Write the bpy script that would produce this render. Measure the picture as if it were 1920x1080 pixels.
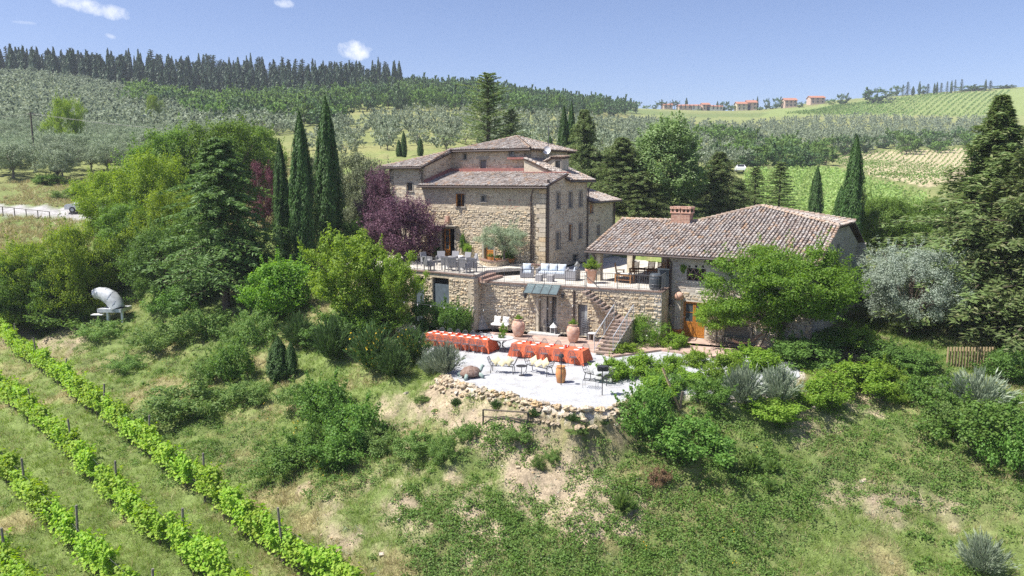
import bpy, math, random
import numpy as np
from mathutils import Vector, Matrix
random.seed(7); rng=np.random.default_rng(7)
S=bpy.context.scene; COL=S.collection
for o in list(bpy.data.objects): bpy.data.objects.remove(o)
# ------------------------------------------------------------------ camera, sky, sun, exposure
FPX=1400.0; TH=math.atan(205/1400.0); CZ=10.1
cd=bpy.data.cameras.new('camera'); cam=bpy.data.objects.new('camera',cd); COL.objects.link(cam)
cam.location=(0,0,CZ); cam.rotation_euler=(math.pi/2-TH,0,0)
cd.sensor_width=36; cd.lens=36*FPX/1920; cd.clip_start=.5; cd.clip_end=8000; S.camera=cam
S.view_settings.view_transform='Standard'; S.view_settings.look='None'
S.view_settings.gamma=1; S.view_settings.use_curve_mapping=False; S.view_settings.exposure=0.9
SUN_DIR=Vector((-.92,-.22,1.62)).normalized()          # towards the sun
elev=math.asin(SUN_DIR.z); azim=math.atan2(SUN_DIR.x,SUN_DIR.y)
sl=bpy.data.lights.new('sun','SUN'); sl.energy=4.5; sl.angle=math.radians(.53); sl.color=(1,.965,.9)
so=bpy.data.objects.new('sun',sl); COL.objects.link(so); so.rotation_euler=SUN_DIR.to_track_quat('Z','Y').to_euler(); so.location=(-40,-10,80)
W=bpy.data.worlds.new('World'); S.world=W; W.use_nodes=True
wn=W.node_tree.nodes; wl=W.node_tree.links; wn.clear()
wo=wn.new('ShaderNodeOutputWorld'); bg=wn.new('ShaderNodeBackground'); bg.inputs[1].default_value=.088
sky=wn.new('ShaderNodeTexSky'); sky.sky_type='NISHITA'; sky.sun_disc=False; sky.sun_elevation=elev; sky.sun_rotation=azim
sky.air_density=.8; sky.dust_density=1.0; sky.ozone_density=3.0; sky.altitude=250
def wmath(op,a,b=None,clamp=False):
    n=wn.new('ShaderNodeMath'); n.operation=op; n.use_clamp=clamp
    for i,v in enumerate((a,b)):
        if v is None: continue
        if isinstance(v,(int,float)): n.inputs[i].default_value=v
        else: wl.new(v,n.inputs[i])
    return n.outputs[0]
def wdot(a,vec):
    n=wn.new('ShaderNodeVectorMath'); n.operation='DOT_PRODUCT'; wl.new(a,n.inputs[0]); n.inputs[1].default_value=vec; return n.outputs['Value']
tc=wn.new('ShaderNodeTexCoord'); GEN=tc.outputs['Generated']
nz=wn.new('ShaderNodeTexNoise'); nz.inputs['Scale'].default_value=55; nz.inputs['Detail'].default_value=6; nz.inputs['Roughness'].default_value=.62; wl.new(GEN,nz.inputs['Vector'])
Ff=np.array([0,math.cos(TH),-math.sin(TH)]); Uu=np.array([0,math.sin(TH),math.cos(TH)]); Cc=np.array([0,0,CZ])
def ray(px,py): return np.array([1.,0,0])*((px-960)/FPX)+Ff-Uu*((py-540)/FPX)
_ti=wn.new('ShaderNodeMixRGB'); _ti.blend_type='MULTIPLY'; _ti.inputs[0].default_value=1; _ti.inputs[2].default_value=(1.0,.93,1.02,1); wl.new(sky.outputs[0],_ti.inputs[1]); last=_ti.outputs[0]
for (cx,cy,hw,hh,tilt,dens) in ((172,14,52,13,.22,1.0),(664,94,32,17,.05,1.25),(534,6,17,8,.1,.9),(208,68,9,4,.3,.55),(44,42,16,3,.1,.3)):
    d=ray(cx,cy); L=np.linalg.norm(d); d=d/L
    r=np.array([1,0,0.])-d*d[0]; r/=np.linalg.norm(r); u=np.cross(r,d); u/=np.linalg.norm(u)
    r2=r*math.cos(tilt)-u*math.sin(tilt); u2=u*math.cos(tilt)+r*math.sin(tilt)
    x=wmath('MULTIPLY',wdot(GEN,tuple(r2)),FPX/(hw*1.0)/1.0); y=wmath('MULTIPLY',wdot(GEN,tuple(u2)),FPX/(hh*1.0))
    q=wmath('ADD',wmath('MULTIPLY',x,x),wmath('MULTIPLY',y,y))
    q=wmath('SUBTRACT',1.0,q)
    m=wmath('ADD',q,wmath('MULTIPLY',wmath('SUBTRACT',nz.outputs['Fac'],.5),3.0))
    m=wmath('MULTIPLY',wmath('MULTIPLY',m,.8,True),dens*.82,True)
    front=wmath('GREATER_THAN',wdot(GEN,tuple(d)),.9); m=wmath('MULTIPLY',m,front)
    mx=wn.new('ShaderNodeMixRGB'); wl.new(m,mx.inputs[0]); wl.new(last,mx.inputs[1]); mx.inputs[2].default_value=(7.2,7.4,7.8,1); last=mx.outputs[0]
wl.new(last,bg.inputs[0]); wl.new(bg.outputs[0],wo.inputs[0])
HAZE=.00026
S.render.engine='CYCLES'; S.cycles.use_denoising=False; S.cycles.denoiser='OPENIMAGEDENOISE'; S.cycles.max_bounces=6; S.cycles.diffuse_bounces=4; S.cycles.transmission_bounces=4; S.cycles.transparent_max_bounces=4; S.cycles.glossy_bounces=2
S.cycles.use_adaptive_sampling=False
try: S.cycles.volume_bounces=0; S.cycles.volume_step_rate=4
except Exception: pass

# ------------------------------------------------------------------ where a sight line meets the place
def pz(px,py,z):
    d=ray(px,py); t=(z-CZ)/d[2]; return Cc+t*d
def pd(px,py,D):
    d=ray(px,py); return Cc+d*(D/d[1])
def proj(P):
    P=np.atleast_2d(P); V=P-Cc; zc=V@Ff; zc=np.where(np.abs(zc)<1e-6,1e-6,zc)
    return np.stack([960+FPX*V[:,0]/zc,540-FPX*(V@Uu)/zc],1),zc

# ------------------------------------------------------------------ materials
MATS={}
def newmat(name):
    m=bpy.data.materials.new(name); m.use_nodes=True; m.node_tree.nodes.clear(); return m,m.node_tree.nodes,m.node_tree.links
def ramp(n,l,fac,cols):
    r=n.new('ShaderNodeValToRGB'); r.color_ramp.interpolation='LINEAR'
    e=r.color_ramp.elements; k=len(cols)
    for i,c in enumerate(cols):
        p=c[3] if len(c)>3 else i/(k-1)
        if i<2: el=e[i]; el.position=p
        else: el=e.new(p)
        el.color=(c[0],c[1],c[2],1)
    l.new(fac,r.inputs[0]); return r.outputs[0]
def leafmat(name,cols,trans=.3,rough=.5,spec=.35,tcol=None):
    if name.endswith('_leaf'): cols=[(min(c[0]*1.30,.6),min(c[1]*1.27,.6),min(c[2]*1.28,.6)) for c in cols]
    rough=max(rough,.58); spec=min(spec,.3)
    m,n,l=newmat(name); o=n.new('ShaderNodeOutputMaterial')
    g=n.new('ShaderNodeNewGeometry'); oi=n.new('ShaderNodeObjectInfo')
    c=ramp(n,l,g.outputs['Random Per Island'],cols)
    hs=n.new('ShaderNodeHueSaturation'); l.new(c,hs.inputs['Color'])
    mr=n.new('ShaderNodeMapRange'); mr.inputs[3].default_value=.86; mr.inputs[4].default_value=1.14; l.new(oi.outputs['Random'],mr.inputs[0]); l.new(mr.outputs[0],hs.inputs['Value'])
    mh=n.new('ShaderNodeMapRange'); mh.inputs[3].default_value=.494; mh.inputs[4].default_value=.506; l.new(oi.outputs['Random'],mh.inputs[0]); l.new(mh.outputs[0],hs.inputs['Hue'])
    p=n.new('ShaderNodeBsdfPrincipled'); l.new(hs.outputs[0],p.inputs['Base Color']); p.inputs['Roughness'].default_value=rough
    p.inputs['Specular IOR Level'].default_value=spec
    t=n.new('ShaderNodeBsdfTranslucent')
    hv=n.new('ShaderNodeHueSaturation'); l.new(hs.outputs[0],hv.inputs['Color']); hv.inputs['Saturation'].default_value=1.1; hv.inputs['Value'].default_value=1.5; hv.inputs['Hue'].default_value=.49
    l.new(hv.outputs[0],t.inputs[0])
    mx=n.new('ShaderNodeMixShader'); mx.inputs[0].default_value=trans; l.new(p.outputs[0],mx.inputs[1]); l.new(t.outputs[0],mx.inputs[2]); l.new(mx.outputs[0],o.inputs[0])
    MATS[name]=m; return m
def mat(name,col,rough=.7,noise=0,scale=8,metal=0,spec=.4,bump=0,col2=None,island=False,det=5):
    m,n,l=newmat(name); o=n.new('ShaderNodeOutputMaterial'); p=n.new('ShaderNodeBsdfPrincipled'); l.new(p.outputs[0],o.inputs[0])
    p.inputs['Roughness'].default_value=rough; p.inputs['Metallic'].default_value=metal; p.inputs['Specular IOR Level'].default_value=spec
    t=n.new('ShaderNodeTexCoord'); tx=n.new('ShaderNodeTexNoise'); tx.inputs['Scale'].default_value=scale; tx.inputs['Detail'].default_value=det; l.new(t.outputs['Object'],tx.inputs['Vector'])
    if col2 is None: col2=tuple(c*(1-noise) for c in col)
    mx=n.new('ShaderNodeMixRGB'); mx.inputs[1].default_value=(*col,1); mx.inputs[2].default_value=(*col2,1)
    mr=n.new('ShaderNodeMapRange'); mr.inputs[1].default_value=.35; mr.inputs[2].default_value=.65; l.new(tx.outputs['Fac'],mr.inputs[0]); l.new(mr.outputs[0],mx.inputs[0])
    l.new(mx.outputs[0],p.inputs['Base Color'])
    if bump:
        b=n.new('ShaderNodeBump'); b.inputs['Strength'].default_value=bump; b.inputs['Distance'].default_value=.03; l.new(tx.outputs['Fac'],b.inputs['Height']); l.new(b.outputs[0],p.inputs['Normal'])
    MATS[name]=m; return m
def islandmat(name,cols,rough=.85,scale=6,amt=.35,bump=.4,patch=None):
    """each separate stone or tile takes its own colour from the ramp, with grain and lichen over it"""
    m,n,l=newmat(name); o=n.new('ShaderNodeOutputMaterial'); p=n.new('ShaderNodeBsdfPrincipled'); l.new(p.outputs[0],o.inputs[0])
    p.inputs['Roughness'].default_value=rough; p.inputs['Specular IOR Level'].default_value=.25
    g=n.new('ShaderNodeNewGeometry'); oi=n.new('ShaderNodeObjectInfo')
    ad=n.new('ShaderNodeMath'); ad.operation='ADD'; l.new(g.outputs['Random Per Island'],ad.inputs[0]); l.new(oi.outputs['Random'],ad.inputs[1])
    fr=n.new('ShaderNodeMath'); fr.operation='FRACT'; l.new(ad.outputs[0],fr.inputs[0])
    c=ramp(n,l,fr.outputs[0],cols)
    tx=n.new('ShaderNodeTexNoise'); tx.inputs['Scale'].default_value=scale; tx.inputs['Detail'].default_value=6; tx.inputs['Roughness'].default_value=.65; l.new(g.outputs['Position'],tx.inputs['Vector'])
    mr=n.new('ShaderNodeMapRange'); mr.inputs[1].default_value=.3; mr.inputs[2].default_value=.7; mr.inputs[3].default_value=1-amt; mr.inputs[4].default_value=1+amt*.6; l.new(tx.outputs['Fac'],mr.inputs[0])
    mu=n.new('ShaderNodeMixRGB'); mu.blend_type='MULTIPLY'; mu.inputs[0].default_value=1; l.new(c,mu.inputs[1]); l.new(mr.outputs[0],mu.inputs[2]); out=mu.outputs[0]
    if patch:
        t2=n.new('ShaderNodeTexNoise'); t2.inputs['Scale'].default_value=patch[1]; t2.inputs['Detail'].default_value=7; t2.inputs['Roughness'].default_value=.7; l.new(g.outputs['Position'],t2.inputs['Vector'])
        m2=n.new('ShaderNodeMapRange'); m2.inputs[1].default_value=patch[2]; m2.inputs[2].default_value=patch[2]+.12; m2.inputs[4].default_value=patch[3]; l.new(t2.outputs['Fac'],m2.inputs[0])
        mm=n.new('ShaderNodeMixRGB'); l.new(m2.outputs[0],mm.inputs[0]); l.new(out,mm.inputs[1]); mm.inputs[2].default_value=(*patch[0],1); out=mm.outputs[0]
    l.new(out,p.inputs['Base Color'])
    b=n.new('ShaderNodeBump'); b.inputs['Strength'].default_value=bump; b.inputs['Distance'].default_value=.02; l.new(tx.outputs['Fac'],b.inputs['Height']); l.new(b.outputs[0],p.inputs['Normal'])
    MATS[name]=m; return m

leafmat('vine_leaf',[(.23,.37,.035),(.16,.29,.024),(.32,.43,.06),(.10,.20,.02)],.42)
leafmat('bright_leaf',[(.10,.21,.024),(.14,.26,.032),(.065,.15,.016),(.19,.30,.048)],.45)
leafmat('oak_leaf',[(.085,.165,.026),(.125,.21,.034),(.06,.125,.018),(.16,.24,.045)],.42)
leafmat('robinia_leaf',[(.15,.24,.025),(.2,.29,.035),(.10,.18,.02),(.25,.33,.05)],.46)
leafmat('dark_leaf',[(.07,.135,.028),(.09,.165,.034),(.11,.19,.04),(.055,.11,.022)],.4)
leafmat('cypress_leaf',[(.03,.075,.016),(.045,.10,.02),(.065,.13,.028),(.022,.055,.013)],.15)
leafmat('cedar_leaf',[(.085,.165,.04),(.115,.2,.052),(.06,.125,.03),(.15,.23,.07)],.3)
leafmat('conifer_leaf',[(.11,.165,.05),(.14,.195,.065),(.08,.125,.038),(.20,.215,.10)],.32)
leafmat('far_cypress_leaf',[(.03,.065,.032),(.045,.085,.04),(.032,.07,.036),(.055,.095,.048)],.12)
leafmat('olive_leaf',[(.17,.225,.13),(.22,.27,.17),(.12,.17,.085),(.28,.33,.23)],.22,.6,.3)
leafmat('silver_leaf',[(.21,.255,.19),(.27,.32,.255),(.15,.195,.13),(.34,.385,.32)],.28,.6,.25)
leafmat('far_olive_leaf',[(.19,.235,.15),(.245,.29,.20),(.14,.185,.11),(.29,.33,.24)],.25,.6,.2)
leafmat('far_oak_leaf',[(.095,.175,.036),(.12,.205,.045),(.075,.145,.03),(.15,.23,.058)],.32)
leafmat('far_dark_leaf',[(.055,.11,.034),(.07,.13,.04),(.04,.085,.028),(.09,.15,.05)],.2)
leafmat('field_leaf',[(.19,.28,.08),(.23,.32,.10),(.16,.25,.07),(.28,.35,.13)],.35)
leafmat('poplar_leaf',[(.14,.22,.07),(.18,.27,.09),(.10,.17,.05),(.30,.38,.20)],.35)
leafmat('plum_leaf',[(.095,.044,.066),(.13,.062,.088),(.058,.028,.042),(.185,.10,.135)],.22)
leafmat('red_plum_leaf',[(.075,.02,.03),(.105,.03,.042),(.05,.014,.022),(.13,.045,.06)],.2)
leafmat('grey_oak_leaf',[(.11,.135,.065),(.15,.17,.09),(.075,.10,.045),(.19,.21,.12)],.22)
leafmat('bramble_leaf',[(.085,.18,.03),(.115,.22,.038),(.06,.125,.022),(.16,.26,.055)],.4)
leafmat('lime_leaf',[(.15,.25,.03),(.2,.3,.04),(.11,.2,.022),(.24,.33,.06)],.45)
leafmat('hedge_leaf',[(.13,.23,.024),(.17,.28,.032),(.09,.17,.018),(.22,.32,.045)],.42)
leafmat('santolina_leaf',[(.16,.20,.13),(.21,.25,.17),(.11,.15,.085),(.26,.30,.22)],.15)
leafmat('broom_leaf',[(.055,.11,.03),(.075,.14,.04),(.04,.085,.022),(.095,.16,.05)],.2)
leafmat('yellow_flower',[(.75,.52,.02),(.85,.62,.04),(.65,.42,.02)],.2)
leafmat('red_flower',[(.65,.06,.03),(.75,.12,.05),(.55,.03,.03)],.2)
leafmat('white_flower',[(.75,.72,.65),(.85,.8,.75),(.7,.6,.55)],.2)
leafmat('grass_dry',[(.38,.32,.17),(.46,.39,.22),(.30,.27,.12),(.26,.28,.09)],.3)
leafmat('grass_green',[(.19,.30,.055),(.24,.35,.07),(.15,.25,.04),(.31,.37,.11)],.35)
leafmat('weed_leaf',[(.105,.195,.045),(.145,.235,.058),(.08,.15,.034),(.21,.28,.085)],.4)
leafmat('rust_leaf',[(.17,.105,.06),(.21,.13,.07),(.12,.10,.05)],.2)
mat('bark',(.16,.12,.09),.9,.5,9,bump=.6); mat('grey_bark',(.22,.19,.16),.9,.5,9,bump=.6); mat('twig',(.25,.18,.13),.9,.4,6)
islandmat('stone_rough',[(.56,.46,.32),(.62,.53,.38),(.46,.37,.26),(.58,.44,.27),(.52,.45,.36),(.64,.56,.42),(.40,.34,.27),(.58,.49,.35)],patch=((.32,.27,.21),1.1,.55,.5))
islandmat('stone_dressed',[(.50,.40,.28),(.62,.52,.38),(.36,.27,.19),(.55,.42,.28),(.66,.57,.43),(.30,.23,.17),(.60,.50,.36),(.44,.34,.25)],amt=.3,patch=((.64,.56,.43),.9,.5,.6))
islandmat('stone_grey',[(.48,.44,.38),(.55,.50,.43),(.42,.35,.29),(.50,.41,.32),(.46,.43,.39),(.58,.53,.47),(.36,.29,.24),(.50,.46,.41)],amt=.3,patch=((.52,.48,.42),.9,.48,.6))
islandmat('rock',[(.46,.38,.27),(.54,.44,.30),(.38,.31,.23),(.54,.38,.20),(.48,.43,.36),(.56,.48,.36)],scale=9,amt=.5)
islandmat('old_brick',[(.44,.25,.18),(.5,.32,.24),(.38,.21,.16),(.55,.40,.30)],scale=10)
islandmat('roof_tile',[(.37,.31,.27),(.49,.44,.395),(.30,.245,.21),(.41,.31,.25),(.54,.495,.455),(.23,.19,.165),(.45,.39,.34),(.36,.33,.30),(.47,.32,.21),(.58,.54,.50)],rough=.9,scale=14,amt=.5,patch=((.46,.43,.40),1.6,.5,.6))
islandmat('roof_tile_warm',[(.42,.30,.22),(.48,.37,.29),(.34,.24,.18),(.50,.34,.22)],rough=.9,scale=14,amt=.4,patch=((.42,.40,.36),3,.48,.7))
islandmat('step_tread',[(.30,.22,.18),(.35,.26,.21),(.26,.19,.155)],scale=12,amt=.4,patch=((.3,.27,.23),4,.5,.4))
mat('mortar',(.56,.47,.34),.95,.35,7,bump=.5); mat('plaster',(.64,.56,.43),.95,.3,5,bump=.4); mat('plaster_grey',(.58,.53,.45),.95,.3,5,bump=.4)
mat('roof_under_shade',(.10,.065,.05),.95,.5,10,bump=.4); mat('gutter',(.085,.06,.052),.5,.3,5,spec=.5); mat('red_flashing',(.36,.15,.125),.6,.3,6)
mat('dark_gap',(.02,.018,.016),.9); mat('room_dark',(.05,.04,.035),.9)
mat('orange_wood',(.50,.20,.035),.45,.35,9); mat('teak',(.38,.18,.08),.55,.35,12); mat('teak_light',(.5,.26,.11),.5,.3,12); mat('dark_wood',(.10,.06,.045),.7,.3,10); mat('grey_wood',(.25,.22,.19),.85,.4,8,bump=.3)
mat('old_wood',(.16,.13,.10),.85,.4,8,bump=.3)
mat('shutter_grey',(.17,.17,.17),.6,.25,8); mat('door_bluegrey',(.12,.15,.18),.6,.3,4); mat('door_pale',(.42,.44,.45),.6,.2,4); mat('frame_stone',(.40,.36,.30),.9,.3,8)
mat('glass',(.06,.075,.085),.08,0,spec=.8); mat('canopy_glass',(.13,.17,.17),.15,.25,4,spec=.7)
mat('iron',(.035,.035,.038),.45,.3,12,spec=.5); mat('rail_metal',(.22,.22,.22),.4,.3,10,metal=.6); mat('steel',(.55,.56,.57),.35,.2,6,metal=.7); mat('chair_metal',(.20,.205,.23),.4,.2,8,metal=.4)
mat('tablecloth',(.66,.15,.065),.85,.22,3); mat('cream_cushion',(.66,.58,.36),.85,.1,8); mat('white_cloth',(.80,.79,.76),.85,.06,8); mat('blue_cushion',(.60,.66,.72),.85,.08,5); mat('grey_cushion',(.45,.46,.44),.85,.15,8); mat('porcelain',(.85,.84,.82),.2)
mat('rattan',(.36,.355,.37),.75,.45,60); mat('rattan_pale',(.52,.51,.50),.75,.3,60); mat('terracotta',(.52,.27,.18),.8,.3,5,bump=.3,col2=(.60,.42,.33)); mat('terracotta_orange',(.58,.21,.07),.6,.35,5,col2=(.50,.27,.10)); mat('brick_cap',(.33,.21,.165),.85,.4,9,bump=.3)
mat('edge_brick',(.24,.165,.13),.9,.4,9,bump=.3)
mat('white_paint',(.78,.78,.76),.5,.15,3); mat('galvanised',(.55,.57,.59),.35,.3,6,metal=.5); mat('duct_paint',(.60,.62,.64),.45,.4,2.2,spec=.5)
mat('concrete',(.52,.51,.49),.9,.25,6,bump=.3)
mat('turtle_shell',(.17,.10,.07),.7,.4,9,bump=.8,col2=(.28,.20,.16)); mat('turtle_skin',(.30,.38,.34),.7,.35,12,bump=.5)
mat('red_glass',(.6,.06,.03),.15,spec=.7); mat('barrel',(.07,.085,.10),.45,.3,6,spec=.5); mat('rope',(.33,.20,.14),.9,.3,30)
mat('car_white',(.8,.8,.8),.25,0,spec=.6); mat('car_dark',(.02,.022,.025),.15,spec=.7); mat('tyre',(.03,.03,.03),.9); mat('car_blue',(.05,.12,.3),.25,spec=.6)
mat('house_pink',(.62,.45,.36),.9,.15,1); mat('house_cream',(.62,.53,.38),.9,.15,1); mat('house_white',(.72,.68,.62),.9,.1,1); mat('village_roof',(.46,.21,.14),.9,.35,3); mat('asphalt',(.20,.195,.19),.95,.25,3)
mat('bulb',(.8,.8,.75),.2,spec=.7); mat('cane',(.42,.32,.18),.9,.35,14); mat('satellite',(.75,.75,.75),.4)
def groundmat():
    m,n,l=newmat('ground'); o=n.new('ShaderNodeOutputMaterial'); p=n.new('ShaderNodeBsdfPrincipled'); l.new(p.outputs[0],o.inputs[0]); p.inputs['Roughness'].default_value=.95; p.inputs['Specular IOR Level'].default_value=.15
    a=n.new('ShaderNodeVertexColor'); a.layer_name='tint'; g=n.new('ShaderNodeNewGeometry')
    def nz(sc,d,r=.6):
        t=n.new('ShaderNodeTexNoise'); t.inputs['Scale'].default_value=sc; t.inputs['Detail'].default_value=d; t.inputs['Roughness'].default_value=r; l.new(g.outputs['Position'],t.inputs['Vector']); return t.outputs['Fac']
    n1=nz(5.5,8,.75); n2=nz(1.1,5); n3=nz(22,4)
    def mr(v,a0,a1,b0,b1):
        q=n.new('ShaderNodeMapRange'); q.inputs[1].default_value=a0;q.inputs[2].default_value=a1;q.inputs[3].default_value=b0;q.inputs[4].default_value=b1; l.new(v,q.inputs[0]); return q.outputs[0]
    def mul(c,v):
        q=n.new('ShaderNodeMixRGB'); q.blend_type='MULTIPLY'; q.inputs[0].default_value=1; l.new(c,q.inputs[1]); l.new(v,q.inputs[2]); return q.outputs[0]
    c=mul(a.outputs[0],mr(n1,.3,.7,.6,1.35)); c=mul(c,mr(n2,.35,.65,.8,1.2)); c=mul(c,mr(n3,.3,.7,.75,1.25))
    l.new(c,p.inputs['Base Color'])
    b=n.new('ShaderNodeBump'); b.inputs['Strength'].default_value=.8; b.inputs['Distance'].default_value=.12; l.new(n1,b.inputs['Height']); l.new(b.outputs[0],p.inputs['Normal'])
    MATS['ground']=m
groundmat()
def gravelmat():
    m,n,l=newmat('white_gravel'); o=n.new('ShaderNodeOutputMaterial'); p=n.new('ShaderNodeBsdfPrincipled'); l.new(p.outputs[0],o.inputs[0]); p.inputs['Roughness'].default_value=.9
    g=n.new('ShaderNodeNewGeometry'); v=n.new('ShaderNodeTexVoronoi'); v.inputs['Scale'].default_value=26; l.new(g.outputs['Position'],v.inputs['Vector'])
    c=ramp(n,l,v.outputs['Distance'],[(.54,.55,.57),(.45,.46,.48),(.26,.265,.28)])
    t=n.new('ShaderNodeTexNoise'); t.inputs['Scale'].default_value=1.4; t.inputs['Detail'].default_value=8; l.new(g.outputs['Position'],t.inputs['Vector'])
    c2=ramp(n,l,t.outputs['Fac'],[(.74,.70,.63,.28),(.93,.92,.90,.45),(1,1,1,.7)])
    mu=n.new('ShaderNodeMixRGB'); mu.blend_type='MULTIPLY'; mu.inputs[0].default_value=1; l.new(c,mu.inputs[1]); l.new(c2,mu.inputs[2]); l.new(mu.outputs[0],p.inputs['Base Color'])
    b=n.new('ShaderNodeBump'); b.inputs['Strength'].default_value=.6; b.inputs['Distance'].default_value=.02; b.invert=True; l.new(v.outputs['Distance'],b.inputs['Height']); l.new(b.outputs[0],p.inputs['Normal']); MATS['white_gravel']=m
gravelmat()
def pavemat(name,c1,c2,cm,bw,bh,mort,rot=0.,vor=False):
    m,n,l=newmat(name); o=n.new('ShaderNodeOutputMaterial'); p=n.new('ShaderNodeBsdfPrincipled'); l.new(p.outputs[0],o.inputs[0]); p.inputs['Roughness'].default_value=.9
    g=n.new('ShaderNodeNewGeometry'); mp=n.new('ShaderNodeMapping'); mp.inputs['Rotation'].default_value=(0,0,rot); l.new(g.outputs['Position'],mp.inputs['Vector'])
    t=n.new('ShaderNodeTexNoise'); t.inputs['Scale'].default_value=2.2; t.inputs['Detail'].default_value=8; l.new(g.outputs['Position'],t.inputs['Vector'])
    if vor:
        v=n.new('ShaderNodeTexVoronoi'); v.inputs['Scale'].default_value=1/bw; l.new(mp.outputs[0],v.inputs['Vector'])
        v2=n.new('ShaderNodeTexVoronoi'); v2.feature='DISTANCE_TO_EDGE'; v2.inputs['Scale'].default_value=1/bw; l.new(mp.outputs[0],v2.inputs['Vector'])
        sx=n.new('ShaderNodeSeparateColor'); l.new(v.outputs['Color'],sx.inputs[0]); c=ramp(n,l,sx.outputs[0],[c1,c2])
        mm=n.new('ShaderNodeMapRange'); mm.inputs[1].default_value=0; mm.inputs[2].default_value=mort; l.new(v2.outputs[0],mm.inputs[0])
        mx=n.new('ShaderNodeMixRGB'); l.new(mm.outputs[0],mx.inputs[0]); mx.inputs[1].default_value=(*cm,1); l.new(c,mx.inputs[2]); c=mx.outputs[0]; h=mm.outputs[0]
    else:
        b=n.new('ShaderNodeTexBrick'); l.new(mp.outputs[0],b.inputs['Vector']); b.inputs['Color1'].default_value=(*c1,1); b.inputs['Color2'].default_value=(*c2,1); b.inputs['Mortar'].default_value=(*cm,1)
        b.inputs['Scale'].default_value=1; b.inputs['Brick Width'].default_value=bw; b.inputs['Row Height'].default_value=bh; b.inputs['Mortar Size'].default_value=mort; c=b.outputs['Color']; h=b.outputs['Fac']
    mr=n.new('ShaderNodeMapRange'); mr.inputs[1].default_value=.3;mr.inputs[2].default_value=.7;mr.inputs[3].default_value=.7;mr.inputs[4].default_value=1.2; l.new(t.outputs['Fac'],mr.inputs[0])
    mu=n.new('ShaderNodeMixRGB'); mu.blend_type='MULTIPLY'; mu.inputs[0].default_value=1; l.new(c,mu.inputs[1]); l.new(mr.outputs[0],mu.inputs[2]); l.new(mu.outputs[0],p.inputs['Base Color']); MATS[name]=m
pavemat('brick_paving',(.42,.27,.21),(.50,.35,.28),(.34,.28,.24),.24,.12,.012,.55)
pavemat('stone_paving',(.50,.46,.40),(.60,.56,.49),(.32,.28,.23),.42,.3,.035,0,True)

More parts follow.
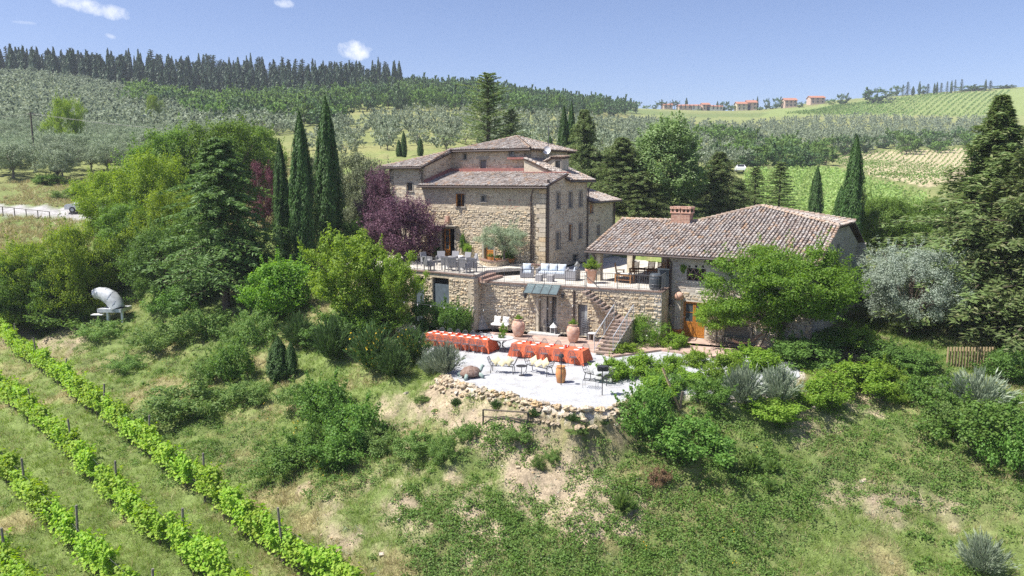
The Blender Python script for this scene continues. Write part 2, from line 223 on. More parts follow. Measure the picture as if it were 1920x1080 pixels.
# ------------------------------------------------------------------ mesh helpers
def mesh_np(name,V,Fc,n=4):
    me=bpy.data.meshes.new(name); V=np.asarray(V,dtype=np.float32); Fc=np.asarray(Fc,dtype=np.int32)
    me.vertices.add(len(V)); me.vertices.foreach_set('co',V.ravel()); me.loops.add(Fc.size); me.loops.foreach_set('vertex_index',Fc.ravel())
    me.polygons.add(len(Fc)); me.polygons.foreach_set('loop_start',np.arange(0,Fc.size,Fc.shape[1],dtype=np.int32)); me.update(calc_edges=True); return me
class MB:
    def __init__(s): s.v=[]; s.f=[]
    def add(s,vs,fs):
        b=len(s.v); s.v.extend([tuple(map(float,v)) for v in vs]); s.f.extend([tuple(b+i for i in f) for f in fs]); return s
    def hexa(s,c8): return s.add(c8,[(0,3,2,1),(4,5,6,7),(0,1,5,4),(1,2,6,5),(2,3,7,6),(3,0,4,7)])
    def box(s,c,d,rz=0,M=None):
        x,y,z=d[0]/2,d[1]/2,d[2]/2; P=[(-x,-y,-z),(x,-y,-z),(x,y,-z),(-x,y,-z),(-x,-y,z),(x,-y,z),(x,y,z),(-x,y,z)]
        if M is None: M=Matrix.Rotation(rz,3,'Z')
        return s.hexa([Vector(c)+M@Vector(p) for p in P])
    def bar(s,p,q,w,h=None):
        h=h or w; p=Vector(p); q=Vector(q); d=(q-p); L=d.length
        if L<1e-6: return s
        d/=L; u=Vector((0,0,1)) if abs(d.z)<.95 else Vector((1,0,0)); a=d.cross(u).normalized(); b=a.cross(d)
        P=[]
        for e in (p,q):
            for i,j in ((-1,-1),(1,-1),(1,1),(-1,1)): P.append(e+a*i*w/2+b*j*h/2)
        return s.add(P,[(0,1,2,3),(7,6,5,4),(0,4,5,1),(1,5,6,2),(2,6,7,3),(3,7,4,0)])
    def tube(s,pts,r,n=6,cap=True):
        pts=[Vector(p) for p in pts]; rs=r if isinstance(r,(list,tuple)) else [r]*len(pts); b=len(s.v); pa=None
        for i,p in enumerate(pts):
            d=(pts[min(i+1,len(pts)-1)]-pts[max(i-1,0)]).normalized()
            if pa is None:
                u=Vector((0,0,1)) if abs(d.z)<.9 else Vector((1,0,0)); pa=d.cross(u).normalized()
            a=(pa-d*pa.dot(d)).normalized(); pa=a; c=d.cross(a)
            for k in range(n):
                t=2*math.pi*k/n; s.v.append(tuple(p+(a*math.cos(t)+c*math.sin(t))*rs[i]))
        for i in range(len(pts)-1):
            for k in range(n): s.f.append((b+i*n+k,b+i*n+(k+1)%n,b+(i+1)*n+(k+1)%n,b+(i+1)*n+k))
        if cap: s.f.append(tuple(b+k for k in range(n))[::-1]); s.f.append(tuple(b+(len(pts)-1)*n+k for k in range(n)))
        return s
    def lathe(s,prof,n=16,c=(0,0,0),cap=True,wob=0):
        b=len(s.v)
        for r,z in prof:
            for k in range(n):
                t=2*math.pi*k/n; rr=r*(1+wob*math.sin(3*t+z*5)); s.v.append((c[0]+rr*math.cos(t),c[1]+rr*math.sin(t),c[2]+z))
        for i in range(len(prof)-1):
            for k in range(n): s.f.append((b+i*n+k,b+i*n+(k+1)%n,b+(i+1)*n+(k+1)%n,b+(i+1)*n+k))
        if cap: s.f.append(tuple(b+k for k in range(n))[::-1]); s.f.append(tuple(b+(len(prof)-1)*n+k for k in range(n)))
        return s
    def prism(s,poly,z0,z1):
        n=len(poly); ar=sum(poly[i][0]*poly[(i+1)%n][1]-poly[(i+1)%n][0]*poly[i][1] for i in range(n))
        if ar<0: poly=poly[::-1]
        return s.add([(p[0],p[1],z0) for p in poly]+[(p[0],p[1],z1) for p in poly],[tuple(range(n))[::-1],tuple(range(n,2*n))]+[(i,(i+1)%n,n+(i+1)%n,n+i) for i in range(n)])
    def pillow(s,c,w,h,t,M=None,n=6):
        M=M or Matrix.Identity(3); b=len(s.v); c=Vector(c)
        for sgn in (1,-1):
            for j in range(n+1):
                for i in range(n+1):
                    u=i/n*2-1; v=j/n*2-1; e=(max(0,1-u**4)*max(0,1-v**4))**.6; k=1-.10*(1-abs(u*v)); 
                    s.v.append(tuple(c+M@Vector((u*w/2*k,sgn*t/2*e,v*h/2*k))))
        m=(n+1)**2
        for j in range(n):
            for i in range(n):
                a=b+j*(n+1)+i; q=(a,a+1,a+n+2,a+n+1); s.f.append(q[::-1]); s.f.append(tuple(x+m for x in q))
        return s
    def mesh(s,name,smooth=False):
        me=bpy.data.meshes.new(name); me.from_pydata(s.v,[],s.f); me.update()
        if smooth: me.polygons.foreach_set('use_smooth',[True]*len(me.polygons))
        return me
def tag(o,label=None,cat=None,group=None,kind=None):
    if label: o['label']=label
    if cat: o['category']=cat
    if group: o['group']=group
    if kind: o['kind']=kind
    return o
def link(name,data,material=None,parent=None,loc=None):
    o=bpy.data.objects.new(name,data); COL.objects.link(o)
    if material is not None and data is not None and not data.materials: data.materials.append(MATS[material])
    if parent is not None: o.parent=parent
    if loc is not None: o.location=loc
    return o
def P(mb,name,material,parent=None,smooth=False,label=None,kind=None):
    o=link(name,mb.mesh(name,smooth) if isinstance(mb,MB) else mb,material,parent); tag(o,label=label,kind=kind); return o
def thing(name,label,cat,loc=(0,0,0),rz=0,group=None,scale=None):
    o=bpy.data.objects.new(name,None); COL.objects.link(o); o.empty_display_size=.2; o.location=loc; o.rotation_euler=(0,0,rz)
    if scale: o.scale=(scale,)*3 if isinstance(scale,(int,float)) else scale
    return tag(o,label,cat,group)
KIDS={}
def kids(o):
    return [c for c in o.children]
def copy_tree(o,parent=None,_first=True):
    ch=[c for c in o.children]
    c=o.copy(); COL.objects.link(c)
    if parent is not None: c.parent=parent
    for k in ch: copy_tree(k,c)
    return c
def dup(o,loc,rz=0,label=None,group=None,scale=None):
    c=copy_tree(o); c.location=loc; c.rotation_euler=(0,0,rz)
    if scale: c.scale=(scale,)*3 if isinstance(scale,(int,float)) else scale
    if label: c['label']=label
    if group: c['group']=group
    return c
def V2(a): return np.array([a[0],a[1]],float)

# ------------------------------------------------------------------ the lie of the land
R0=V2((-2.1,49.45)); R1=V2((9.1,44.8)); L0=V2((-7.75,52.23)); L1=V2((-2.5,48.55))
HO=V2((2.44,54.69)); a30=math.radians(30); HU=V2((-math.cos(a30),math.sin(a30))); HV=V2((math.sin(a30),math.cos(a30)))
def H(s,t): p=HO+HU*s+HV*t; return (float(p[0]),float(p[1]))
a33=math.radians(33); BO=V2((10.07,47.3)); BU=V2((math.cos(a33),-math.sin(a33))); BV=V2((math.sin(a33),math.cos(a33)))
def B(s,t): p=BO+BU*s+BV*t; return (float(p[0]),float(p[1]))
CP=[]
def cz(px,py,z): CP.append(tuple(pz(px,py,z)))
def cD(px,py,D): CP.append(tuple(pd(px,py,D)))
for a in [(960,775,-.5),(960,830,-1.6),(960,900,-2.7),(960,980,-3.6),(960,1080,-4.6),(960,1400,-5.6),(1300,790,-1.0),(1300,900,-2.6),(1300,1080,-4.6),(1300,1400,-5.6),(1600,745,-.5),(1600,850,-2.0),(1600,1080,-4.6),(1900,770,-.8),(1900,900,-2.4),(1900,1080,-4.6),(2300,800,-1),(2300,1100,-4.6),(1900,1400,-5.6),
 (700,730,-1.0),(700,800,-2.1),(700,900,-3.2),(700,1080,-4.8),(500,640,-.6),(500,750,-2.3),(500,850,-3.6),(500,1000,-4.6),(300,600,-.9),(300,700,-2.7),(300,850,-4.2),(300,1080,-5.2),(100,600,-1.9),(100,700,-3.3),(100,850,-4.5),(100,1080,-5.4),(-300,620,-2.3),(-300,750,-4),(-300,1080,-5.8),(300,1500,-6),(0,1500,-6.2),
 (450,580,.3),(600,600,.6),(700,640,.1),(780,660,-.05),(230,590,-.9),(1450,760,-.5),(1500,700,-.05),(1700,690,0),(1850,695,-.1)]: cz(*a)
for a in [(300,480,66),(100,480,66),(-200,500,66),(520,500,62),(60,395,86),(-200,390,88),(400,420,85),(60,340,108),(-200,330,110),(300,330,110),(60,305,140),(60,255,190),(60,195,270),(60,150,340),(-300,180,300),(-300,120,400),(300,265,190),(300,228,270),(500,260,190),(480,225,270),
 (60,150,450),(400,205,380),(400,158,460),(150,152,460),(750,168,460),(650,195,380),(900,182,450),(1000,196,520),(1150,206,720),(700,285,125),(900,262,170),(800,215,310),(1000,245,210),(1000,215,340),(900,325,88),(730,305,95),(1100,300,120),(1150,250,260),
 (1250,395,78),(1550,400,112),(1450,392,98),(1550,328,190),(1700,338,165),(1800,365,140),(1750,292,270),(1600,300,260),(1600,262,340),(1700,224,500),(1900,222,500),(1600,187,650),(1700,178,660),(1800,169,660),(1900,163,650),(2100,160,650),(1500,196,650),(1550,191,650),(1450,203,650),(1300,300,230),(1300,250,400),(1300,222,760),(1200,213,820),(1400,216,800),(1450,300,230),
 (1700,560,50),(1850,560,58),(1650,470,78),(1850,440,90),(2300,560,58),(2300,330,200),(2300,200,600),(2700,300,300),(-700,250,300),(1200,440,66),(1480,430,70)]: cD(*a)
CP+= [(0,900,60),(-300,700,85),(-700,900,110),(300,1200,95),(700,1100,100),(1100,900,110),(0,1600,80),(900,2200,90),(-900,2200,90),(-900,500,100),(1200,400,60),(-60,20,-7),(60,20,-7),(0,8,-7.5),(-30,5,-8),(40,5,-8),(-200,40,-3),(200,40,-3),(0,-30,-8),(-100,-30,-8),(100,-30,-8)]
CP=np.array(CP)
def warp(x,y):
    r=np.sqrt(x*x+y*y)+6; return np.stack([np.arctan2(x,y+8)*1.0,np.log(r)*1.0],-1)
CQ=warp(CP[:,0],CP[:,1]); _d=np.sqrt(((CQ[:,None]-CQ[None])**2).sum(-1)+1e-4); _n=len(CP)
_r=CP[:,2]
_A=np.zeros((_n+1,_n+1)); _A[:_n,:_n]=_d+np.eye(_n)*-.004; _A[:_n,_n]=1; _A[_n,:_n]=1
_w=np.linalg.solve(_A,np.append(_r,0))
def base_h(x,y):
    q=warp(x,y); out=np.zeros(len(x))
    for i in range(0,len(x),20000):
        dd=np.sqrt(((q[i:i+20000,None]-CQ[None])**2).sum(-1)+1e-4); out[i:i+20000]=dd@_w[:-1]+_w[-1]
    return out
def seg_dist(x,y,poly,closed=True):
    d=np.full(len(x),1e9); n=len(poly)
    for i in range(n if closed else n-1):
        ax,ay=poly[i][:2]; bx,by=poly[(i+1)%n][:2]; ex,ey=bx-ax,by-ay; t=np.clip(((x-ax)*ex+(y-ay)*ey)/(ex*ex+ey*ey+1e-9),0,1)
        d=np.minimum(d,np.hypot(x-ax-t*ex,y-ay-t*ey))
    return d
def inside(x,y,poly):
    c=np.zeros(len(x),bool); n=len(poly)
    for i in range(n):
        x1,y1=poly[i][:2]; x2,y2=poly[(i+1)%n][:2]
        if y1==y2: continue
        k=((y1>y)!=(y2>y))&(x<(x2-x1)*(y-y1)/(y2-y1)+x1); c^=k
    return c
GRAVEL=[tuple(pz(a,b,0)[:2]) for a,b in [(745,618),(790,655),(835,690),(842,712),(885,723),(950,739),(1020,755),(1080,768),(1140,764),(1185,747),(1205,733),(1290,738),(1400,745),(1450,735),(1500,705),(1490,672),(1460,655),(1400,650),(1330,655),(1250,648),(1180,640),(1130,636),(1010,622),(900,606),(840,596)]]
YARD=GRAVEL[:15]+[tuple(pz(1650,690,0)[:2]),B(8.5,.3),B(0,.3),tuple(R1+V2((0,.3))),tuple(R0+V2((0.2,.3))),tuple(L1+V2((.2,.3))),tuple(L0+V2((1.5,.3))),tuple(L0+V2((0,-4)))]
def off(p,dx,dy): return (p[0]+dx,p[1]+dy)
LOWT=[off(R0,.4,1.6),off(R1,-.6,1.6),B(-.4,1.2),B(.6,8.5),H(0,13),H(0,0),(-.3,52.6)]
UPT=[off(L0,-3,2.5),off(L0,.6,1.4),off(L1,.2,1.6),(-1.2,51.5),H(-.5,-.3),H(-1,12),H(17,12),H(20,2)]
FLATS=[(YARD,-.06,1.2),(LOWT,2.95,1.3),(UPT,3.0,1.4),([B(.6,.8),B(14,.8),B(14,15),B(.6,15)],.6,1.)]
def hgt(x,y):
    x=np.asarray(x,float).ravel(); y=np.asarray(y,float).ravel(); z=base_h(x,y)
    r=np.hypot(x,y)
    z+= (.17*np.sin(x*1.7+1.3*np.sin(y*.9))*np.sin(y*1.9+x*.6)+.05*np.sin(x*4.1+y*2.3)*np.sin(y*4.7-x*1.1))*np.clip(r/30,0,1)
    z+= .9*np.sin(x*.031+2)*np.sin(y*.027)*np.clip((r-90)/200,0,1)
    near=(r<110)
    if near.any():
        xn,yn,zn=x[near],y[near],z[near]
        for poly,zf,wd in FLATS:
            d=np.where(inside(xn,yn,poly),0,seg_dist(xn,yn,poly)); w=1-np.clip(d/wd,0,1); w=w*w*(3-2*w); zn=zn*(1-w)+zf*w
        z[near]=zn
    return z
def h1(x,y): return float(hgt([x],[y])[0])
_td=np.exp(np.linspace(math.log(14),math.log(1800),260))
def hit(px,py,o=0.,tmin=0):
    """where the sight line through a photograph pixel meets the land (o metres above it)"""
    d=ray(px,py); d=d/d[1]; T=_td[_td>=tmin]; X=Cc[0]+d[0]*T; Z=Cc[2]+d[2]*T; g=hgt(X,T)+o; k=np.where(Z<g)[0]
    if len(k)==0: k=[len(T)-1]
    k=k[0]; lo,hi=(T[k-1] if k>0 else T[0]*.95),T[k]
    for _ in range(12):
        m=(lo+hi)/2
        if CZ+d[2]*m<h1(d[0]*m,m)+o: hi=m
        else: lo=m
    return np.array([d[0]*hi,hi,h1(d[0]*hi,hi)])

# ------------------------------------------------------------------ noise and colour of the ground
def vnoise(x,y,s,seed=0):
    x=x*s; y=y*s; xi=np.floor(x).astype(np.int64); yi=np.floor(y).astype(np.int64); fx=x-xi; fy=y-yi; fx=fx*fx*(3-2*fx); fy=fy*fy*(3-2*fy)
    def hh(a,b):
        n=(a*374761393+b*668265263+seed*1442695041)&0x7fffffff; n=((n^(n>>13))*1274126177)&0x7fffffff; return ((n^(n>>16))&0xffff)/65535.
    return (hh(xi,yi)*(1-fx)+hh(xi+1,yi)*fx)*(1-fy)+(hh(xi,yi+1)*(1-fx)+hh(xi+1,yi+1)*fx)*fy
def fbm(x,y,s,seed=0,o=4):
    v=0;a=.5;t=0
    for k in range(o): v=v+a*vnoise(x,y,s*2**k,seed+k); t+=a; a*=.55
    return v/t
DIRT=[(1050,880,95,95,1),(1000,790,170,42,.95),(860,755,70,40,.9),(1085,960,55,55,.9),(750,790,45,45,.55),(940,830,60,40,.7),(1120,800,90,45,.75),(1180,960,40,40,.7),(700,1000,90,40,.22),(1600,925,70,28,.6),(1590,760,70,30,.5),(820,880,90,50,.4),(1700,960,120,40,.35),(640,930,70,35,.22),(90,640,70,25,.5),(1510,790,60,40,.4),(900,1000,50,60,.35),(800,960,60,40,.4),(1620,650,60,20,.6)]
GREEN=[(900,990,140,80,1),(1010,1030,150,60,1),(1250,1000,170,90,.9),(1450,880,240,100,.75),(1700,870,160,70,.7),(960,830,60,40,.9),(1000,1060,200,60,.9),(1180,880,120,60,.8),(1300,1050,170,60,.7),(680,850,130,60,.7),(1560,800,140,60,.7),(1420,1000,120,50,.6),(870,860,80,50,.6),(400,820,140,70,.5),(300,640,170,50,.6),(1800,820,140,60,.7),(1100,840,60,50,.5),(620,900,80,30,.5),(1380,780,160,40,.8),(780,960,60,40,.4),(1550,950,100,40,.5),(1850,930,90,40,.6)]
def blobs(px,py,L,x,y,seed):
    m=np.zeros(len(px))
    for cx,cy,rx,ry,a in L:
        d=((px-cx)/rx)**2+((py-cy)/ry)**2; m=np.maximum(m,a*np.clip(1.7-d,0,1))
    return np.clip(m+((fbm(x,y,.6,seed)-.5)*2.0+(fbm(x,y,2.2,seed+3)-.5)*1.6)*(m>0.02),0,1)
FIELD_POLYS=[([(1395,330),(1430,322),(1560,318),(1700,370),(1770,395),(1700,440),(1500,420),(1380,400)],90,240,(.22,.30,.09)),
 ([(1540,292),(1680,282),(1840,277),(1830,330),(1740,352),(1620,325)],135,330,(.46,.39,.24)),
 ([(1450,205),(1560,196),(1700,180),(1925,166),(1925,218),(1700,218),(1560,216),(1400,222)],430,760,(.22,.27,.09)),
 ([(1140,200),(1300,214),(1440,212),(1400,235),(1150,225)],500,1000,(.16,.20,.07))]
def pixpoly(px,py,poly): return inside(px,py,poly)
ROADC=[tuple(hit(-160,392)[:2]),tuple(hit(-60,391)[:2]),tuple(hit(30,394)[:2]),tuple(hit(110,402)[:2]),tuple(hit(190,408)[:2]),tuple(hit(290,405)[:2])]
def tint(x,y,z):
    P3=np.stack([x,y,z],1); uv,zc=proj(P3); px,py=uv[:,0],uv[:,1]; fr=zc>2
    r=np.hypot(x,y)
    n1=fbm(x,y,.35,3); n2=fbm(x,y,1.1,9); n0=fbm(x,y,.02,5)
    dry=np.array([.32,.27,.14]); grn=np.array([.14,.20,.055]); olive=np.array([.22,.245,.09])
    t=np.clip((n1-.38)*5+.5+(n2-.5)*1.5,0,1)[:,None]; c=dry*(1-t)+grn*t
    c=c*.7+olive*.3
    near=fr&(r<75)
    dm=np.where(near,blobs(px,py,DIRT,x,y,11),0)[:,None]; gm=np.where(near,blobs(px,py,GREEN,x,y,21),0)[:,None]
    c=c*(1-gm*.75)+np.array([.13,.165,.055])*gm*.75
    dirt=np.array([.38,.305,.21])*(.8+.4*n2[:,None]); c=c*(1-dm)+dirt*dm
    far=np.clip((r-95)/40,0,1)[:,None]
    fc=np.array([.21,.235,.085])*(.75+.5*fbm(x,y,.03,8)[:,None]); fc2=np.array([.30,.27,.12]); k=np.clip((fbm(x,y,.05,33)-.5)*5,0,1)[:,None]; fc=fc*(1-k*.5)+fc2*k*.5
    c=c*(1-far)+fc*far
    for poly,d0,d1,col in FIELD_POLYS:
        m=fr&(y>d0)&(y<d1)&inside(px,py,poly); c[m]=np.array(col)*(.85+.3*n2[m][:,None])
    rd=seg_dist(x,y,ROADC,False); w=np.clip((2.6-rd)/.6,0,1)[:,None]; c=c*(1-w)+np.array([.40,.385,.37])*w
    g=inside(x,y,GRAVEL)|(seg_dist(x,y,GRAVEL)<.3); c[g]=(.55,.50,.42)
    wood=fr&(r>380)&(px<760)&(px>-200); c[wood]=(.10,.10,.05)
    return np.clip(c,0,1)
azs=np.radians(np.concatenate([np.linspace(-95,-42,60)[:-1],np.linspace(-42,42,440),np.linspace(42,95,60)[1:]]))
rs=np.concatenate([np.linspace(3,20,18)[:-1],np.linspace(20,62,170)[:-1],np.exp(np.linspace(math.log(62),math.log(2600),170))])
AA,RR=np.meshgrid(azs,rs); X=(RR*np.sin(AA)).ravel(); Y=(RR*np.cos(AA)).ravel(); Z=hgt(X,Y)
na=len(azs); nr=len(rs); i0=(np.arange(nr-1)[:,None]*na+np.arange(na-1)[None]).ravel()
tm=mesh_np('ground',np.stack([X,Y,Z],1),np.stack([i0,i0+1,i0+na+1,i0+na],1)); tm.polygons.foreach_set('use_smooth',[True]*len(tm.polygons))
at=tm.color_attributes.new('tint','FLOAT_COLOR','POINT'); cc=np.ones((len(X),4),np.float32); cc[:,:3]=tint(X,Y,Z); at.data.foreach_set('color',cc.ravel())
tag(link('ground',tm,'ground'),kind='structure')
gv=MB().prism(GRAVEL,-.25,0.0); tag(P(gv,'gravel_yard','white_gravel'),kind='structure')

# ------------------------------------------------------------------ masonry
def PW(mb,name,material,parent,smooth=False,label=None,kind=None):
    """part given in place coordinates, hung under an unrotated root"""
    r=parent; L=Vector((0,0,0))
    while r is not None: L=L+Vector(r.location); r=r.parent
    if isinstance(mb,MB): mb.v=[(v[0]-L.x,v[1]-L.y,v[2]-L.z) for v in mb.v]
    return P(mb,name,material,parent,smooth,label,kind)
class Face:
    """a vertical wall face from P0 (left as seen) to P1 (right)"""
    def __init__(s,P0,P1): s.p=V2(P0); q=V2(P1)-s.p; s.L=float(np.hypot(*q)); s.d=q/s.L; s.n=np.array([s.d[1],-s.d[0]])
    def at(s,a,z,o=0.): p=s.p+s.d*a+s.n*o; return (float(p[0]),float(p[1]),float(z))
    def uv(s,px,py):
        d=ray(px,py); t=float(((s.p-Cc[:2])@s.n)/(d[:2]@s.n)); p=Cc+t*d; return float((p[:2]-s.p)@s.d),float(p[2])
    def op(s,x0,y0,x1,y1): 
        xm=(x0+x1)/2; ym=(y0+y1)/2; a0=s.uv(x0,ym)[0]; a1=s.uv(x1,ym)[0]; z1=s.uv(xm,y0)[1]; z0=s.uv(xm,y1)[1]; return (a0,a1,z0,z1)
    def box(s,mb,a0,a1,z0,z1,o0,o1): return mb.hexa([s.at(a0,z0,o0),s.at(a1,z0,o0),s.at(a1,z0,o1),s.at(a0,z0,o1),s.at(a0,z1,o0),s.at(a1,z1,o0),s.at(a1,z1,o1),s.at(a0,z1,o1)])
def backing(F,z0,top,ops,th=.45,step=1.5):
    mb=MB(); br={0.,F.L}
    k=step
    while k<F.L-.3: br.add(k); k+=step
    for o in ops: br|={min(max(o[0],0),F.L),min(max(o[1],0),F.L)}
    br=sorted(br)
    for a,b in zip(br[:-1],br[1:]):
        if b-a<.005: continue
        m=(a+b)/2; hs=sorted([(o[2],o[3]) for o in ops if o[0]<m<o[1]]); z=z0; spans=[]
        for lo,hi in hs:
            if lo>z: spans.append((z,lo))
            z=max(z,hi)
        for lo,hi in spans: F.box(mb,a,b,lo,hi,0,-th)
        ta,tb=top(a),top(b)
        if min(ta,tb)>z+.01: mb.hexa([F.at(a,z,0),F.at(b,z,0),F.at(b,z,-th),F.at(a,z,-th),F.at(a,ta,0),F.at(b,tb,0),F.at(b,tb,-th),F.at(a,ta,-th)])
    return mb
def stones(F,z0,top,ops,hr=(.12,.24),wr=(.18,.5),pr=(.01,.05),fill=1.,zr=None,rgn=None,corner=0):
    mb=MB(); z=z0; R=random.Random(int(F.L*1000)+int(z0*77))
    zmax=max(top(0),top(F.L),top(F.L/2))
    while z<zmax-.05:
        h=R.uniform(*hr); a=R.uniform(0,.1)
        while a<F.L-.05:
            w=R.uniform(*wr)*(1 if R.random()<.85 else 1.5); b=min(a+w,F.L)
            dzz=R.uniform(-.03,.03); lo,hi=z+.012+dzz,min(z+h-.012+dzz+R.uniform(-.02,.01),min(top(a),top(b))-.03); a2,b2=a+.012,b-.012; ok=hi-lo>.06 and b2-a2>.07
            for o in ops:
                if ok and not(b2<=o[0]-.02 or a2>=o[1]+.02 or hi<=o[2]-.02 or lo>=o[3]+.02):
                    if a2<o[0]-.1: b2=o[0]-.02
                    elif b2>o[1]+.1: a2=o[1]+.02
                    else: ok=False
                    if b2-a2<.07: ok=False
            if ok and (rgn is None or rgn(a,z,R)) and R.random()<fill:
                p=R.uniform(*pr); j=lambda q=.026:R.uniform(-q,q); e=min(.045,(b2-a2)*.2); g=min(.035,(hi-lo)*.22)
                o4=[F.at(a2,lo,-.01),F.at(b2,lo,-.01),F.at(b2,hi,-.01),F.at(a2,hi,-.01)]
                f4=[F.at(a2+e+j(),lo+g+j(),p+j(.008)),F.at(b2-e+j(),lo+g+j(),p+j(.008)),F.at(b2-e+j(),hi-g+j(),p+j(.008)),F.at(a2+e+j(),hi-g+j(),p+j(.008))]
                mb.add(o4+f4,[(4,5,6,7),(0,1,5,4),(1,2,6,5),(2,3,7,6),(3,0,4,7)])
            a=b
        z+=h
    return mb
def wall(parent,F,z0,top,ops,sm='stone_rough',mm='mortar',**k):
    if not callable(top): zt=top; top=lambda a:zt
    w=PW(backing(F,z0,top,ops),'wall',mm,parent)
    PW(stones(F,z0,top,ops,**k),'stonework',sm,w,kind='stuff'); return w
TW,TL=.235,.36
def tile_mesh(R=None,n=5,L=.44,r0=.095,r1=.074):
    V=[];Fc=[]
    for (r,y,h) in ((r0,0,.035),(r1,L,.0)):
        for k in range(n+1):
            t=math.pi*k/n; V.append((math.cos(t)*r,y,math.sin(t)*r*1.1+h))
    for k in range(n): Fc.append((k,k+n+1,k+n+2,k+1))
    b=len(V); 
    for k in range(n+1):
        t=math.pi*k/n; V.append((math.cos(t)*(r0-.018),.0,math.sin(t)*(r0-.022)*.85+.03))
    for k in range(n): Fc.append((k,k+1,b+k+1,b+k))
    return V,Fc
TV,TF=tile_mesh(); TVn=np.array(TV)
def tile_roof(parent,O,ad,bd,poly,material='roof_tile',singles=0,thick=.1,name='roof',seed=1):
    """canal-tile roof: O lower left corner, ad along the eave, bd up the slope, poly in (a,b) metres"""
    O=np.array(O,float); ad=np.array(ad,float); ad/=np.linalg.norm(ad); bd=np.array(bd,float); bd/=np.linalg.norm(bd); nn=np.cross(ad,bd); 
    if nn[2]<0: nn=-nn
    R=random.Random(seed); mb=MB(); pts=[O+ad*a+bd*b for a,b in poly]; n=len(pts)
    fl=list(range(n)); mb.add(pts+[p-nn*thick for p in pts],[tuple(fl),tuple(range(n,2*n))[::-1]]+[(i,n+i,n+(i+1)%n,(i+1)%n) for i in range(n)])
    roof=PW(mb,name,'roof_under_shade',parent)  # dark terracotta underlay, with the shade of the pan channels in its colour
    px=[p[0] for p in poly]; a=min(px)+.11; cols=[]
    while a<max(px)-.05:
        bs=[]
        for i in range(n):
            (a0,b0),(a1,b1)=poly[i],poly[(i+1)%n]
            if (a0-a)*(a1-a)<0: bs.append(b0+(b1-b0)*(a-a0)/(a1-a0))
        if len(bs)>=2: cols.append((a,min(bs),max(bs)))
        a+=TW
    allt=[]; 
    for a,b0,b1 in cols:
        b=b0-.05; wob=R.uniform(-.012,.012)
        while b<b1-.16:
            L=min(1.,(b1-b)/.44+.05); allt.append((a+wob+R.uniform(-.014,.014)+.025*math.sin(b*1.3+a*.7),b,R.uniform(-.07,.07),R.uniform(0,.018)+.02*math.sin(a*.9)*math.sin(b*.8)**2,L)); b+=TL*R.uniform(.94,1.06)
    # no pans laid: the dark underlay paints their shade between the covers
    vs=[];fs=[]
    M=np.stack([ad,bd,nn],1)
    def world(t,Vn):
        a,b,rz,h,L=t; c,s=math.cos(rz),math.sin(rz); Vv=Vn*np.array([1,L,1]); X=Vv[:,0]*c-Vv[:,1]*s+a; Yy=Vv[:,0]*s+Vv[:,1]*c+b; return O+X[:,None]*ad+Yy[:,None]*bd+(Vv[:,2]+h+.004)[:,None]*nn
    order=sorted(allt,key=lambda t:t[1]) if singles else allt
    mesh=None; rest=order[singles:] if singles else order
    if singles:
        L=Vector((0,0,0)); r=roof
        while r is not None: L+=Vector(r.location); r=r.parent
        for k,t in enumerate(order[:singles]):
            if mesh is None:
                mesh=bpy.data.meshes.new('tile'); mesh.from_pydata(TV,[],TF); mesh.materials.append(MATS[material])
            o=bpy.data.objects.new('tile',mesh); COL.objects.link(o); o.parent=roof
            c,s=math.cos(t[2]),math.sin(t[2]); xd=ad*c+bd*s; yd=(bd*c-ad*s)*t[4]; pos=O+ad*t[0]+bd*t[1]+nn*(t[3]+.004)
            o.matrix_local=Matrix(((xd[0],yd[0],nn[0],pos[0]-L.x),(xd[1],yd[1],nn[1],pos[1]-L.y),(xd[2],yd[2],nn[2],pos[2]-L.z),(0,0,0,1)))
    m=MB()
    for t in rest: m.add(world(t,TVn),TF)
    if m.v: PW(m,'tiles',material,roof,kind='stuff')
    return roof
def ridge(parent,p,q,material='roof_tile_warm',seed=3):
    p=np.array(p,float);q=np.array(q,float);L=np.linalg.norm(q-p); d=(q-p)/L; s=np.cross(d,[0,0,1]); s/=np.linalg.norm(s); u=np.cross(s,d); m=MB(); R=random.Random(seed); k=0
    while k<L-.1:
        rz=R.uniform(-.06,.06); V=TVn*np.array([1.25,1,1.25]); X=V[:,0]+V[:,1]*rz; W_=p+d*k+X[:,None]*s+V[:,1][:,None]*d+(V[:,2]+.02)[:,None]*u; m.add(W_,TF); k+=.36
    return PW(m,'ridge_tiles',material,parent,kind='stuff')
def gutter(parent,p,q,down=None):
    m=MB(); m.tube([p,q],.065,8); g=PW(m,'gutter','gutter',parent)
def pipe(parent,pts,r=.055,name='downpipe'):
    return PW(MB().tube(pts,r,8),name,'gutter',parent)
